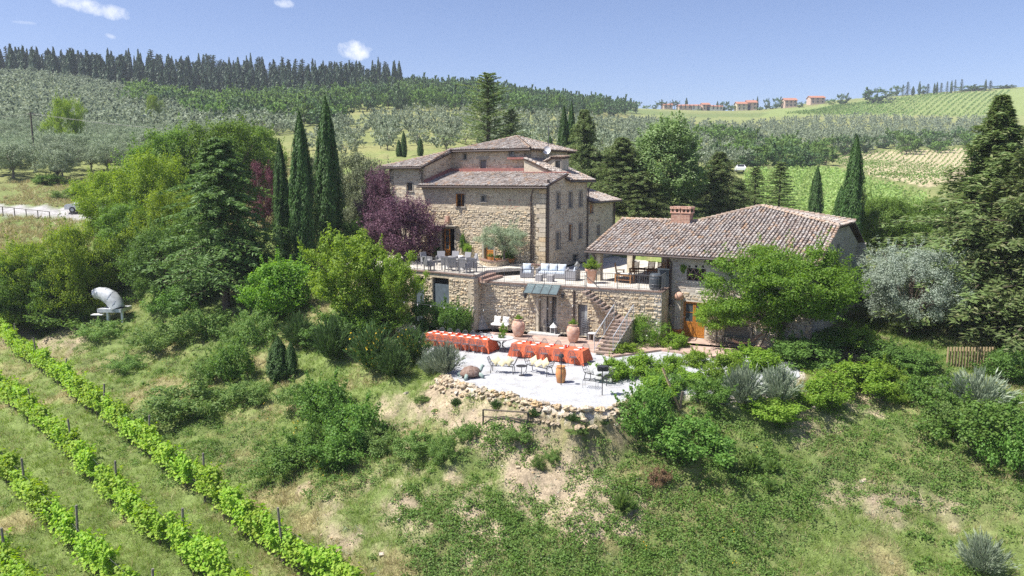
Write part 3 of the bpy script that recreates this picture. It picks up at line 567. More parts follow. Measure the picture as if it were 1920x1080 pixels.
def window(parent,F,o,depth=.16,glass='glass',frame='frame_stone',leaf='shutter_grey',style='pane',sill=True,label=None):
    a0,a1,z0,z1=o; m=MB(); e=.07
    F.box(m,a0-e,a0,z0-e,z1+e,-.02,.045);F.box(m,a1,a1+e,z0-e,z1+e,-.02,.045);F.box(m,a0,a1,z1,z1+e,-.02,.045)
    if sill: F.box(m,a0-.12,a1+.12,z0-.09,z0-.002,-.1,.09)
    w=PW(m,'window',frame,parent,label=label)
    if style=='shutter':
        s=MB(); F.box(s,a0,(a0+a1)/2-.01,z0,z1,-depth,-depth+.04);F.box(s,(a0+a1)/2+.01,a1,z0,z1,-depth,-depth+.04); PW(s,'shutter',leaf,w)
    else:
        s=MB(); F.box(s,a0,a1,z0,z1,-depth-.02,-depth); PW(s,'pane',glass,w)
        s=MB(); b=.05; F.box(s,a0,a0+b,z0,z1,-depth,-depth+.04);F.box(s,a1-b,a1,z0,z1,-depth,-depth+.04);F.box(s,a0,a1,z0,z0+b,-depth,-depth+.038);F.box(s,a0,a1,z1-b,z1,-depth,-depth+.038)
        if a1-a0>.5: F.box(s,(a0+a1)/2-.025,(a0+a1)/2+.025,z0,z1,-depth,-depth+.044)
        PW(s,'sash',leaf,w)
    return w
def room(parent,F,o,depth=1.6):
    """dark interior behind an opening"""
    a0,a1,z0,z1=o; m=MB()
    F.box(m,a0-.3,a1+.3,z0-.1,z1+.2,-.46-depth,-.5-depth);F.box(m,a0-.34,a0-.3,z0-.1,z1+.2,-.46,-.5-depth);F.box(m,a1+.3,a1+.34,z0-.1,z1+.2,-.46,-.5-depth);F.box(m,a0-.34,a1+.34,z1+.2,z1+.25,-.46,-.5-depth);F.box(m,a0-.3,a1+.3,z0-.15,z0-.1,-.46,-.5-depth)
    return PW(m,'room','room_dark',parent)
def glazed_leaf(parent,A,Bp,z0,z1,material='orange_wood',panes=3,solid=.3,name='door_leaf'):
    """a door leaf standing between plan points A and Bp"""
    F=Face(A,Bp); L=F.L; m=MB(); b=.09; zs=z0+(z1-z0)*solid
    F.box(m,0,b,z0,z1,-.03,.03);F.box(m,L-b,L,z0,z1,-.03,.03);F.box(m,b,L-b,z1-b,z1,-.03,.03);F.box(m,b,L-b,z0,z0+b*1.4,-.03,.03);F.box(m,b,L-b,zs-b/2,zs+b/2,-.03,.03)
    F.box(m,b,L-b,z0+b,zs-b/2,-.012,.012)
    k=max(1,int((L-2*b)/.14))
    for i in range(k): F.box(m,b+(L-2*b)*(i+.1)/k,b+(L-2*b)*(i+.9)/k,z0+b*1.6,zs-b*.8,-.02,.02)
    for i in range(1,panes):
        z=zs+(z1-zs)*i/panes; F.box(m,b,L-b,z-.018,z+.018,-.025,.025)
    d=PW(m,name,material,parent); g=MB(); F.box(g,b,L-b,zs,z1-b,-.005,.005); PW(g,'glass_panel','glass',d); return d

# ------------------------------------------------------------------ farmhouse
fh=thing('farmhouse','big stone farmhouse with a tiled hip roof and stepped wings behind the upper terrace','farmhouse',(*H(0,0),3.8))
zb=3.4
FA=Face(H(11,0),H(0,0)); zeA=FA.uv(905,349)[1]+.05
o1=FA.op(855.5,363,871.5,387); o2=FA.op(902.5,367,911,378); o3=FA.op(828,428,853,482); o4=FA.op(907.5,449,926,489)
o3=(o3[0],o3[1],3.8,o3[3]); o4=(o4[0],o4[1],3.8,o4[3])
zmid=FA.uv(900,393)[1]
w=PW(backing(FA,zb,lambda a:zeA,[o1,o2,o3,o4]),'wall','mortar',fh)
PW(stones(FA,zb,lambda a:zmid+.12*math.sin(a*1.7),[o1,o2,o3,o4],hr=(.08,.17),wr=(.11,.36),pr=(.008,.06)),'stonework','stone_rough',w,kind='stuff')
bk=(FA.uv(942,380)[0],FA.uv(975,380)[0])
PW(stones(FA,zmid+.06,lambda a:zeA,[o1,o2],hr=(.1,.2),wr=(.14,.42),pr=(.004,.02),fill=.8,rgn=lambda a,z,R: not(bk[0]<a<bk[1] and z<zmid+1.25)),'dressed_stonework','stone_dressed',w,kind='stuff')
bF=Face(FA.at(bk[0],0)[:2],FA.at(bk[1],0)[:2])
PW(stones(bF,zmid+.1,lambda a:zmid+1.35+.1*math.sin(a*5),[],hr=(.075,.085),wr=(.2,.26),pr=(.012,.02)),'brick_infill','old_brick',w,kind='stuff')
# corner quoins
q=MB(); z=zb
k=0
while z<zeA-.35:
    FA.box(q,FA.L-(.75 if k%2 else .5),FA.L+.03,z+.012,z+.33,-.3,.055); z+=.35; k+=1
PW(q,'quoin','stone_rough',w,kind='stuff')
wn1=window(fh,FA,o1,style='pane',glass='room_dark',leaf='orange_wood')
for sgn,a in ((1,o1[0]),(-1,o1[1])):
    s=MB(); A=FA.at(a,0,-.05)[:2]; Bq=FA.at(a+sgn*.22,0,.32 if sgn>0 else -.3)[:2]; G=Face(A,Bq); G.box(s,0,G.L,o1[2]+.02,o1[3]-.02,-.02,.02); PW(s,'shutter','orange_wood',wn1)
window(fh,FA,o2,leaf='shutter_grey')
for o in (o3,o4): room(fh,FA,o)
def surround(parent,F,o,material='frame_stone',e=.14,pr=.06):
    a0,a1,z0,z1=o; m=MB(); F.box(m,a0-e,a0,z0,z1+e,-.02,pr);F.box(m,a1,a1+e,z0,z1+e,-.02,pr);F.box(m,a0,a1,z1,z1+e,-.02,pr); return PW(m,'door_surround',material,parent)
for o in (o3,o4): surround(fh,FA,o)
# french door: left leaf half shut, right leaf folded in
wd=(o3[1]-o3[0]); fr=MB(); FA.box(fr,o3[0],o3[0]+.2,3.82,o3[3],-.25,-.1); FA.box(fr,o3[0]+.2,o3[1],o3[3]-.06,o3[3],-.25,-.1); fr_=PW(fr,'door_frame','dark_wood',fh)
glazed_leaf(fh,FA.at(o3[0]+.22,0,-.14)[:2],FA.at(o3[0]+.2+wd*.44,0,-.1)[:2],3.83,o3[3]-.07)
glazed_leaf(fh,FA.at(o4[0]+.12,0,-.18)[:2],FA.at(o4[1]-.02,0,-.18)[:2],3.83,o4[3]-.05,panes=1,solid=.5)
sh=MB(); FA.box(sh,o3[0]-.9,o3[1]+.35,o3[3]+.18,o3[3]+.24,0,.5); PW(sh,'stone_shelf','frame_stone',fh,label='grey stone slab canopy over the open french door')
lb=MB(); a=(o3[0]+o3[1])/2; FA.box(lb,a-.1,a+.18,o3[3]+.5,o3[3]+.95,.03,.3); PW(lb,'wall_lamp','terracotta',fh)
# side of the front block and of the stair wing
FS=Face(H(0,0),H(0,7.3)); zeC=FS.uv(1090,337)[1]; zpk=FS.uv(1060,327)[1]
tt=FS.uv(1060,330)[0]
topS=lambda a: zeA-.02+(zpk-zeA)*min(a/tt,1) if a<tt else zeC
opsS=[FS.op(*r) for r in ((1043,361.5,1050,391),(1066,360,1073,389),(1085.5,358.5,1091.5,387),(1042,436,1050.5,467),(1066,421,1072.5,451),(1085,419,1091,446.5),(1073.5,477,1083,490))]
tl=tt-.001
F1=Face(H(0,0),H(0,tl)); F2=Face(H(0,tl+.002),H(0,7.3))
def shift(ops,d): return [(o[0]-d,o[1]-d,o[2],o[3]) for o in ops]
wall(fh,F1,zb,lambda a:zeA-.02+(zpk-zeA)*a/tt,[o for o in opsS if o[1]<tt+1],sm='stone_dressed',mm='plaster',hr=(.1,.2),wr=(.15,.45),pr=(.004,.022),fill=.78)
wall(fh,F2,zb,zeC,shift([o for o in opsS if o[1]>tt],tt),sm='stone_dressed',mm='plaster',hr=(.1,.2),wr=(.15,.45),pr=(.004,.022),fill=.78)
for i,o in enumerate(opsS): window(fh,FS,o,leaf='orange_wood' if i==4 else 'shutter_grey',style='shutter' if i in (0,1,2,3,5) else 'pane')
# lean-to roof of the front block
def z3(p,z): return (p[0],p[1],z)
def slopeB(p0,z0,p1,z1): v=np.array([p1[0]-p0[0],p1[1]-p0[1],z1-z0]); return v/np.linalg.norm(v),float(np.linalg.norm(v))
ov=.45; sl_=(zpk-zeA)/tt
e0=z3(H(11.25,-ov),zeA-ov*sl_+.06); up,Lr=slopeB(H(0,-ov),zeA-ov*sl_,H(0,4.02),zeA+4.02*sl_)
Lr2=math.hypot(tt+ov,(tt+ov)*sl_)
tile_roof(fh,e0,(-HU[0],-HU[1],0),up,[(0,0),(11.55,0),(11.55,Lr2),(7.75,Lr2),(7.75,Lr),(0.25,Lr)],seed=5)
fl=MB(); zt=zeA+4.0*sl_+.1
FT=Face(H(11,3.97),H(3.6,3.97)); FT.box(fl,0,FT.L,zt-.05,zt+.22,0,.35); FSd=Face(H(10.97,4),H(10.97,0)); 
fl.hexa([(*H(11,0.1),zeA+.16),(*H(10.7,0.1),zeA+.1),(*H(10.7,4),zt+.02),(*H(11,4),zt+.02),(*H(11,0.1),zeA+.42),(*H(10.7,0.1),zeA+.14),(*H(10.7,4),zt+.06),(*H(11,4),zt+.3)])
FC=Face(H(3.6,tt+.02),H(-.35,tt+.02)); FC.box(fl,-.1,FC.L,zpk+.1,zpk+.2,-.1,.2)
PW(fl,'flashing','red_flashing',fh)
gutter(fh,z3(H(11.3,-ov-.03),zeA-.14),z3(H(-.35,-ov-.03),zeA-.14))
pipe(fh,[z3(H(.75,-ov-.03),zeA-.17),z3(H(.95,-.3),zeA-.5),z3(H(1.15,-.1),zeA-.9),z3(H(1.15,-.1),3.85)]); pipe(fh,[z3(H(.95,-.09),zmid),z3(H(.95,-.09),3.85)],.04)
pipe(fh,[z3(H(-.13,.16),zeA+.45),z3(H(-.13,.16),3.85)],.1)
# tower (tall middle part) front and right faces, left wing
FTw=Face(H(11,4),H(3.6,4)); zTe=FTw.uv(925,279)[1]
oT=[FTw.op(869,289,875,299),FTw.op(900,300,912,316),FTw.op(955,280.5,964,292)]
wall(fh,FTw,zb+4,zTe,oT,sm='stone_dressed',mm='plaster',hr=(.11,.22),wr=(.16,.5),pr=(.004,.022),fill=.75)
window(fh,FTw,oT[0]); window(fh,FTw,oT[1],style='shutter'); window(fh,FTw,oT[2],leaf='white_paint')
lint=MB(); FTw.box(lint,oT[1][0]-.3,oT[1][1]+.3,oT[1][3]+.08,oT[1][3]+.22,0,.07); PW(lint,'lintel','frame_stone',fh)
FTr=Face(H(3.6,4),H(3.6,11)); wall(fh,FTr,zb+4,zTe,[],sm='stone_dressed',mm='plaster',hr=(.11,.22),fill=.75,pr=(.004,.02))
FD=Face(H(14.4,0),H(11,0)); zDe=FD.uv(775,311.5)[1]; oD=[FD.op(762.5,342.5,774,358)]
wall(fh,FD,zb,zDe,oD,sm='stone_dressed',mm='plaster',hr=(.11,.22),wr=(.16,.5),pr=(.004,.022),fill=.75); window(fh,FD,oD[0],leaf='dark_wood')
FDs=Face(H(11,0),H(11,4)); wall(fh,FDs,zeA-.4,lambda a:zDe+(zTe-zDe)*a/4,[],sm='stone_dressed',mm='plaster',hr=(.11,.22),fill=.7,pr=(.004,.02))
FL=Face(H(14.4,11),H(14.4,0)); wall(fh,FL,zb,zDe,[],sm='stone_dressed',mm='plaster',fill=.4)
# tower hip roof: apex over the middle, left wing slopes on down
ap=(6.9,7.9); zap=CZ+ (FTw.at(0,0)[1]*0)
def plane_z(px,py,st):
    x,y=H(*st); d=ray(px,py); return CZ+d[2]/d[1]*y
zap=plane_z(915,257,ap)
sD=(zTe-zDe)/4.; o_=.5
def quad_roof(parent,pts,mat_='roof_tile',seed=1):
    """tiled plane; pts[0]->pts[1] is the eave"""
    A=np.array(pts[0]);Bp=np.array(pts[1]); ad=(Bp-A)/np.linalg.norm(Bp-A); n=np.cross(Bp-A,np.array(pts[-1])-A); n/=np.linalg.norm(n); n=n if n[2]>0 else -n; bd=np.cross(n,ad)
    return tile_roof(parent,A,ad,bd,[((np.array(p)-A)@ad,(np.array(p)-A)@bd) for p in pts],mat_,seed=seed)
APX=z3(H(*ap),zap); zTo=zTe-.08
quad_roof(fh,[z3(H(11.0,3.55),zTo),z3(H(3.2,3.55),zTo),APX],seed=11)
quad_roof(fh,[z3(H(3.2,3.55),zTo),z3(H(3.2,12),zTo),APX],seed=12)
quad_roof(fh,[z3(H(14.9,-.45),zDe-.1),z3(H(10.75,-.45),zDe-.1),z3(H(10.75,3.6),zTo+.03),APX],seed=13)
quad_roof(fh,[z3(H(3.2,12),zTo),z3(H(14.9,12.),zDe-.1),APX],seed=14); quad_roof(fh,[z3(H(14.9,12),zDe-.1),z3(H(14.9,-.45),zDe-.1),APX],seed=24)
ridge(fh,z3(H(3.25,3.6),zTo+.02),APX); ridge(fh,z3(H(10.75,-.4),zDe-.04),z3(H(10.75,3.6),zTo+.08)); ridge(fh,z3(H(14.8,-.4),zDe-.05),APX); ridge(fh,z3(H(3.2,12),zTo),APX)
gutter(fh,z3(H(14.8,-.5),zDe-.16),z3(H(10.8,-.5),zDe-.16)); gutter(fh,z3(H(11,3.5),zTo-.1),z3(H(3.2,3.5),zTo-.1)); pipe(fh,[z3(H(11.0,-.5),zDe-.2),z3(H(11.05,-.1),zDe-.6),z3(H(11.05,-.1),zeA)])
rm=MB(); FTw.box(rm,FTw.L-1.7,FTw.L+.1,oT[2][2]-.3,oT[2][2]-.14,0,.5); PW(rm,'flashing','red_flashing',fh)
# stair wing roof falling to the right
zc0=zeC-.05; zc1=plane_z(985,297,(3.6,tt))
quad_roof(fh,[z3(H(-.45,tt-.1),zc0),z3(H(-.45,7.8),zc0),z3(H(3.6,7.8),zc1),z3(H(3.6,tt-.1),zc1)],seed=15)
FCf=Face(H(3.6,tt),H(0,tt)); PW(backing(FCf,zeA+.3,lambda a:zc1-.12+(zc0-zc1)*a/4.05,[],step=.6),'gable','plaster',fh)
gutter(fh,z3(H(-.5,tt),zc0-.1),z3(H(-.5,7.8),zc0-.1)); pipe(fh,[z3(H(-.5,7.2),zc0-.1),z3(H(-.12,7.25),zc0-.7),z3(H(-.12,7.25),3.6)],.06)
# roof turret with a small window
ta=(1.9,5.6); zt0=zc0+.3; zt1=plane_z(1030,296,ta); tb=MB()
A_,B_=H(2.7,5.0),H(1.15,5.0); G=Face(A_,B_); oW=(G.L*.62,G.L*.92,zt1-1.05,zt1-.25)
wt=backing(G,zt0,lambda a:zt1-.5+.5*min(1,a/.8),[oW],th=1.2,step=.4); PW(wt,'turret','plaster',fh); PW(stones(G,zt0,lambda a:zt1-.6+.4*min(1,a/.8),[oW],hr=(.1,.18),fill=.5,pr=(.003,.015)),'turret_stonework','stone_dressed',fh,kind='stuff')
window(fh,G,oW,sill=False)
quad_roof(fh,[(*G.at(.55,0,.12)[:2],zt1),(*G.at(G.L+.12,0,.12)[:2],zt1-.02),(*G.at(G.L+.12,0,-1.3)[:2],zt1+.12),(*G.at(.55,0,-1.3)[:2],zt1+.12)],'roof_tile_warm',seed=17)
quad_roof(fh,[(*G.at(-.9,0,.12)[:2],zt1-.75),(*G.at(-.9,0,-1.3)[:2],zt1-.75),(*G.at(.6,0,-1.3)[:2],zt1-.02),(*G.at(.6,0,.12)[:2],zt1-.02)],'roof_tile_warm',seed=18)
# rear wing
FE=Face(H(0,7.35),H(0,13)); zE=FE.uv(1130,375)[1]; oE=[FE.op(1105.5,383,1111.5,400),FE.op(1119.5,423,1124,440),FE.op(1099.8,431,1102.5,441)]
wall(fh,FE,zb-.3,zE,oE,sm='stone_dressed',mm='plaster',hr=(.1,.2),wr=(.15,.45),pr=(.004,.02),fill=.8)
window(fh,FE,oE[0],style='shutter',leaf='orange_wood'); window(fh,FE,oE[1]); window(fh,FE,oE[2])
zE2=zE+1.15
quad_roof(fh,[z3(H(-.55,7.3),zE-.1),z3(H(-.55,13.5),zE-.1),z3(H(3.6,13.5),zE2),z3(H(3.6,7.3),zE2)],seed=19)
FEf=Face(H(4,7.32),H(0,7.32)); FEb=Face(H(0,13),H(4,13)); wall(fh,FEb,zb,lambda a:zE+(zE2-zE)*a/4,[],sm='stone_dressed',mm='plaster',fill=.3)
gutter(fh,z3(H(-.6,7.4),zE-.15),z3(H(-.6,13.5),zE-.15)); pipe(fh,[z3(H(-.12,12.9),zE-.1),z3(H(-.12,12.9),3.5)],.07)
# antenna
an=thing('television_antenna','thin grey television antenna mast above the stair wing roof','antenna',z3(H(3.0,6.2),zc1-.3))
m=MB(); m.tube([(0,0,0),(0,0,3.0)],.035,5); P(m,'mast','rail_metal',an)
for z,l in ((2.9,1.0),(1.55,1.0)):
    m=MB(); m.bar((-.25,0,z),(l,0,z),.03)
    for k in range(8): m.bar((-.2+k*l/7,-.22,z),(-.2+k*l/7,.22,z),.018)
    P(m,'aerial','rail_metal',an)
m=MB(); m.lathe([(.02,0),(.22,.04),(.32,.1),(.33,.11),(.2,.05),(.01,.02)],14,cap=False); d=P(m,'dish','satellite',an); d.location=(-.1,-.15,1.0); d.rotation_euler=(1.4,0,-.3)

# ------------------------------------------------------------------ barn with open loggia
bn=thing('barn','long low stone barn with tiled hip roof and open loggia at its left end','barn',(*B(0,0),0))
Ec=np.array([4.97,49.8,5.3]); sb=.333; bu=np.array([BU[0],BU[1],0]); bv=np.array([BV[0],BV[1],sb])
def R3(s,t,dz=0): return tuple(Ec+bu*s+np.array([BV[0],BV[1],0])*t+np.array([0,0,sb*t+dz]))
def R3z(s,t,z): q=Ec+bu*s+np.array([BV[0],BV[1],0])*t; return (float(q[0]),float(q[1]),z)
up3=bv/np.linalg.norm(bv); k3=np.linalg.norm(bv)
tile_roof(bn,Ec,bu,up3,[(0,0),(14.7,0),(14.7,5.5*k3),(9.1,8.6*k3),(5.6,5.6*k3),(0,5.55*k3)],singles=300,seed=31)
zA=Ec[2]+sb*8.6; zR=Ec[2]+sb*5.5
quad_roof(bn,[R3z(14.7,5.5,zR),R3z(14.7,11.7,zR),R3z(9.1,8.6,zA)],seed=32)
quad_roof(bn,[R3z(0,11.1,Ec[2]+.1),R3z(0,5.58,zR+.02),R3z(5.6,5.62,zR+.02),R3z(9.1,8.6,zA),R3z(9.1,11.1,zA-.8),R3z(5.6,11.1,zR-.9)][::1] if False else [R3z(5.6,11.1,Ec[2]+.15),R3z(0,11.1,Ec[2]+.15),R3z(0,5.58,zR+.02),R3z(5.6,5.62,zR+.02)],seed=33)
quad_roof(bn,[R3z(14.7,17,Ec[2]),R3z(5.6,17,Ec[2]),R3z(5.6,11.6,zR),R3z(9.1,8.6,zA),R3z(14.7,11.7,zR)],seed=34)
quad_roof(bn,[R3z(5.6,11.6,zR),R3z(5.6,5.6,zR),R3z(9.1,8.6,zA)],seed=35)
ridge(bn,R3z(0,5.57,zR+.04),R3z(5.6,5.6,zR+.05)); ridge(bn,R3z(5.6,5.6,zR+.05),R3z(9.1,8.6,zA+.05)); ridge(bn,R3z(14.7,5.5,zR+.05),R3z(9.1,8.6,zA+.05)); ridge(bn,R3z(14.7,0,Ec[2]+.06),R3z(14.7,5.5,zR+.06)); ridge(bn,R3z(14.7,11.7,zR+.05),R3z(9.1,8.6,zA+.05)); ridge(bn,R3z(0.1,0,Ec[2]+.05),R3z(0.1,5.55,zR+.05))
gutter(bn,R3z(-.1,-.07,Ec[2]-.05),R3z(14.8,-.07,Ec[2]-.05))
FB=Face(B(0,0),B(8.75,0)); zwt=Ec[2]+.7*sb-.13
oL=FB.op(1287.5,503.5,1323.5,527); oH=[FB.op(x,497.5,x+4.5,502) for x in (1290.5,1303,1315.5)]; oDr=FB.op(1281,567,1321,628); oDr=(oDr[0],oDr[1],.12,oDr[3]); zs=FB.uv(1330,552)[1]
wB=PW(backing(FB,-.3,lambda a:zwt,[oL,oDr]+oH),'wall','plaster_grey',bn)
PW(stones(FB,zs,lambda a:zwt,[oL,oDr]+oH,hr=(.12,.24),wr=(.18,.5),pr=(.004,.022),fill=.8),'dressed_stonework','stone_grey',wB,kind='stuff')
PW(stones(FB,-.1,lambda a:zs+.1*math.sin(a*2),[oDr],hr=(.12,.25),wr=(.2,.5),pr=(.012,.05)),'stonework','stone_rough',wB,kind='stuff')
FBr=Face(B(8.75,0),B(8.75,16)); zr=zR-.12
wall(bn,FBr,-.3,lambda a:(zwt-.03+sb*a) if a<4.75 else (zr-.12 if a<10.6 else zr-.12-(a-10.6)*sb),[],sm='stone_grey',mm='plaster_grey',fill=.8,pr=(.004,.02))
ow=(6.5,7.3,4.2,5.9); FBr.box(q:=MB(),*ow,.0,.03); PW(q,'window','shutter_grey',bn)
# dividing wall between loggia and barn room, back wall, posts, floor
FBd=Face(B(0,6.2),B(0,.02)); wall(bn,FBd,3.3,lambda a: zwt+sb*(min(6.2-a,4.85)),[],sm='stone_grey',mm='plaster_grey',fill=.8,pr=(.004,.02))
FBb=Face(B(0,14.9),B(9.3,14.9)); wall(bn,FBb,0,zwt,[],sm='stone_grey',mm='plaster_grey',fill=.2)
for (s,t) in ((-5.05,.05),(-5.05,5.3),(-2.4,5.3)):
    m=MB(); x,y=B(s,t); zt_=Ec[2]+sb*(t+.7)-.12 if t<4 else zR-.3; m.box((x,y,(3.3+zt_)/2),(.42,.42,zt_-3.3),-a33); PW(m,'pillar','plaster',bn)
m=MB()
for s in (-5.1,-3.4,-1.7): 
    p=B(s,-.5); q_=B(s,5.); m.bar((*p,Ec[2]-.08),(*q_,Ec[2]-.08+sb*5.5),.14,.18)
m.bar((*B(-5.5,0.05),zwt-.05),(*B(0,.05),zwt-.05),.18,.2); m.bar((*B(-5.5,5.3),zR-.25),(*B(0,5.3),zR-.25),.2,.24); PW(m,'beam','dark_wood',bn)
# brick lattice window
lat=MB(); h2=(oL[3]-oL[2]); 
FB.box(lat,oL[0],oL[1],oL[2]+h2*.47,oL[2]+h2*.53,-.2,.02)
for r in range(2):
    za=oL[2]+h2*(.53*r); zb_=za+h2*.47
    n_=6
    for k in range(n_):
        x0=oL[0]+(oL[1]-oL[0])*k/n_; x1=oL[0]+(oL[1]-oL[0])*(k+1)/n_; xa,xb=(x0,x1) if k%2==r else (x1,x0); lat.bar(FB.at(xa,za,-.06),FB.at(xb,zb_,-.06),.05,.05)
PW(lat,'lattice','brick_cap',bn,label='two rows of slanting bricks filling the barn window')
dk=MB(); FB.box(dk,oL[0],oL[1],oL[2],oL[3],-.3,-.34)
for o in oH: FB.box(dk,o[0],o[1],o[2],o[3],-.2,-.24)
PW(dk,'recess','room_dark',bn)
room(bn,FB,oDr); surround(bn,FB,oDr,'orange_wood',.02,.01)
mid=(oDr[0]+oDr[1])/2
glazed_leaf(bn,FB.at(oDr[0]+.02,0,-.1)[:2],FB.at(mid-.01,0,-.1)[:2],.16,oDr[3]-.03,panes=2,solid=.42); glazed_leaf(bn,FB.at(mid+.01,0,-.1)[:2],FB.at(oDr[1]-.02,0,-.1)[:2],.16,oDr[3]-.03,panes=2,solid=.42)
pipe(bn,[z3(B(.12,-.72),Ec[2]-.1),z3(B(.12,-.12),Ec[2]-.5),z3(B(.12,-.12),2.1)],.07)
pipe(bn,[z3(B(-5.2,-.72),Ec[2]-.1),z3(B(-5.2,-.25),Ec[2]-.4),z3(B(-5.2,-.25),3.35)],.05)
ft=MB(); FB.box(ft,oDr[0]-.5,oDr[0]-.12,.0,oDr[3]+.1,0,.22); PW(ft,'buttress','plaster_grey',bn)
st=MB(); x,y,_=FB.at(oDr[0]-.25,0,.2); st.lathe([(.12,0),(.26,.1),(.28,.3),(.2,.45),(.05,.52)],10,(x,y,oDr[3]+.1)); PW(st,'finial','terracotta',bn,True)
# chimney with arched tile cowls
ch=thing('chimney','paired brick chimney with tile cowls on the barn ridge','chimney',R3z(4.6,5.4,zR-.3))
cx,cy,cz_=ch.location
def chb(mb,s0,s1,t0,t1,z0,z1): mb.hexa([(*((BU*a+BV*b)),z) for z in (z0,z1) for a,b in ((s0,t0),(s1,t0),(s1,t1),(s0,t1))])
m=MB()
for k in range(16):
    z=k*.068
    for i in range(6): chb(m,-.8+i*.267+.005,-.8+(i+1)*.267-.005,-.42,.42,z+.004,z+.064)
P(m,'shaft','old_brick',ch)
m=MB(); chb(m,-.88,-.04,-.48,.48,1.09,1.17); chb(m,.04,.88,-.48,.48,1.09,1.17); P(m,'ledge','terracotta',ch)
for s in (-.46,.46):
    m=MB()
    for i in range(3):
        for t in (-.42,.36): chb(m,s-.4+i*.34,s-.28+i*.34,t,t+.08,1.17,1.46)
    V=[];
    for t in (-.5,.5):
        for k in range(7):
            an_=math.pi*k/6; V.append((*(BU*(s+math.cos(an_)*.42)+BV*t),1.44+.2*math.sin(an_)))
    m.add(V,[(k,k+1,k+8,k+7) for k in range(6)]+[tuple(range(7))[::-1],tuple(range(7,14))])
    for k in range(4): m.tube([(*(BU*(s-.36+k*.24)+BV*-.5),1.56),(*(BU*(s-.36+k*.24)+BV*.5),1.56)],.09,6)
    P(m,'cowl','terracotta',ch)
ch.scale=(.84,.84,.84)

# ------------------------------------------------------------------ terrace retaining wall and floors
rw=thing('terrace_wall','long rough stone retaining wall that carries the upper terrace','wall',(*R0,0))
FR=Face(R0,R1); oG=FR.op(1004,553,1045.5,625); oG=(oG[0],oG[1],.14,oG[3]); oP=FR.op(1083,571,1101,632); oP=(oP[0],oP[1],.14,oP[3])
wall(rw,FR,-.3,3.14,[oG,oP],hr=(.07,.16),wr=(.10,.36),pr=(.01,.07))
FLt=Face(L0,L1); oA=FLt.op(811,521,842,600); oA2=FLt.op(776,520,795,600); oA=(oA[0],oA[1],.1,oA[3]); oA2=(max(oA2[0],.2),oA2[1],.1,oA2[3])
wall(rw,FLt,-.3,3.6,[oA,oA2],hr=(.07,.16),wr=(.10,.36),pr=(.01,.07))
FJ=Face(L1,R0); wall(rw,FJ,-.3,3.3,[],pr=(.02,.09),hr=(.14,.28))
FRr=Face(R1,B(.02,-.02)); wall(rw,FRr,-.3,3.14,[],sm='stone_dressed',mm='plaster_grey',pr=(.005,.03))
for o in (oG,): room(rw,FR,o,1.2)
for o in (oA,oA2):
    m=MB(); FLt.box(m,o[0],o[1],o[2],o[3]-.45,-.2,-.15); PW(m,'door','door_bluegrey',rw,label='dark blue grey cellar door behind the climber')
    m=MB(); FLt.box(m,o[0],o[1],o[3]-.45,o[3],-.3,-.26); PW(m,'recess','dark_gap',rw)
    m=MB()
    for k in range(7): a=o[0]+(o[1]-o[0])*(k+.5)/7; m.bar(FLt.at(a,o[3]-.45,-.17),FLt.at(a,o[3],-.17),.025)
    PW(m,'grille','iron',rw)
m=MB(); FR.box(m,oP[0],(oP[0]+oP[1])/2+.1,oP[2],oP[3],-.2,-.15); d=PW(m,'door','shutter_grey',rw,label='flat grey door under the outside stairs'); m=MB(); FR.box(m,(oP[0]+oP[1])/2+.11,oP[1],oP[2],oP[3],-.2,-.14); PW(m,'door','door_pale',rw,label='pale narrow door leaf under the outside stairs')
# glazed door to the cellar, frame and two leaves folded open
m=MB(); FR.box(m,oG[0],oG[0]+.2,oG[2],oG[3],-.3,-.02);FR.box(m,oG[1]-.08,oG[1],oG[2],oG[3],-.3,-.02);FR.box(m,oG[0]+.2,oG[1]-.08,oG[3]-.08,oG[3],-.3,-.02); PW(m,'door_frame','plaster',rw)
for a0,a1,o0,o1_ in ((oG[0]+.22,oG[0]+.75,-.3,-.15),(oG[0]+.77,oG[0]+1.0,-.2,-.5)):
    F_=Face(FR.at(a0,0,o0)[:2],FR.at(a1,0,o1_)[:2]); m=MB(); b=.05; L=F_.L
    F_.box(m,0,b,.16,oG[3]-.1,-.02,.02);F_.box(m,L-b,L,.16,oG[3]-.1,-.02,.02);F_.box(m,b,L-b,.16,.5,-.02,.02);F_.box(m,b,L-b,oG[3]-.18,oG[3]-.1,-.02,.02); dd=PW(m,'door_leaf','grey_wood',rw); m=MB(); F_.box(m,b,L-b,.5,oG[3]-.18,-.006,.006); PW(m,'glass_panel','plaster',dd)
pipe(rw,[FR.at(oP[0]-.25,3.1,.08),FR.at(oP[0]-.25,.1,.08)],.06)
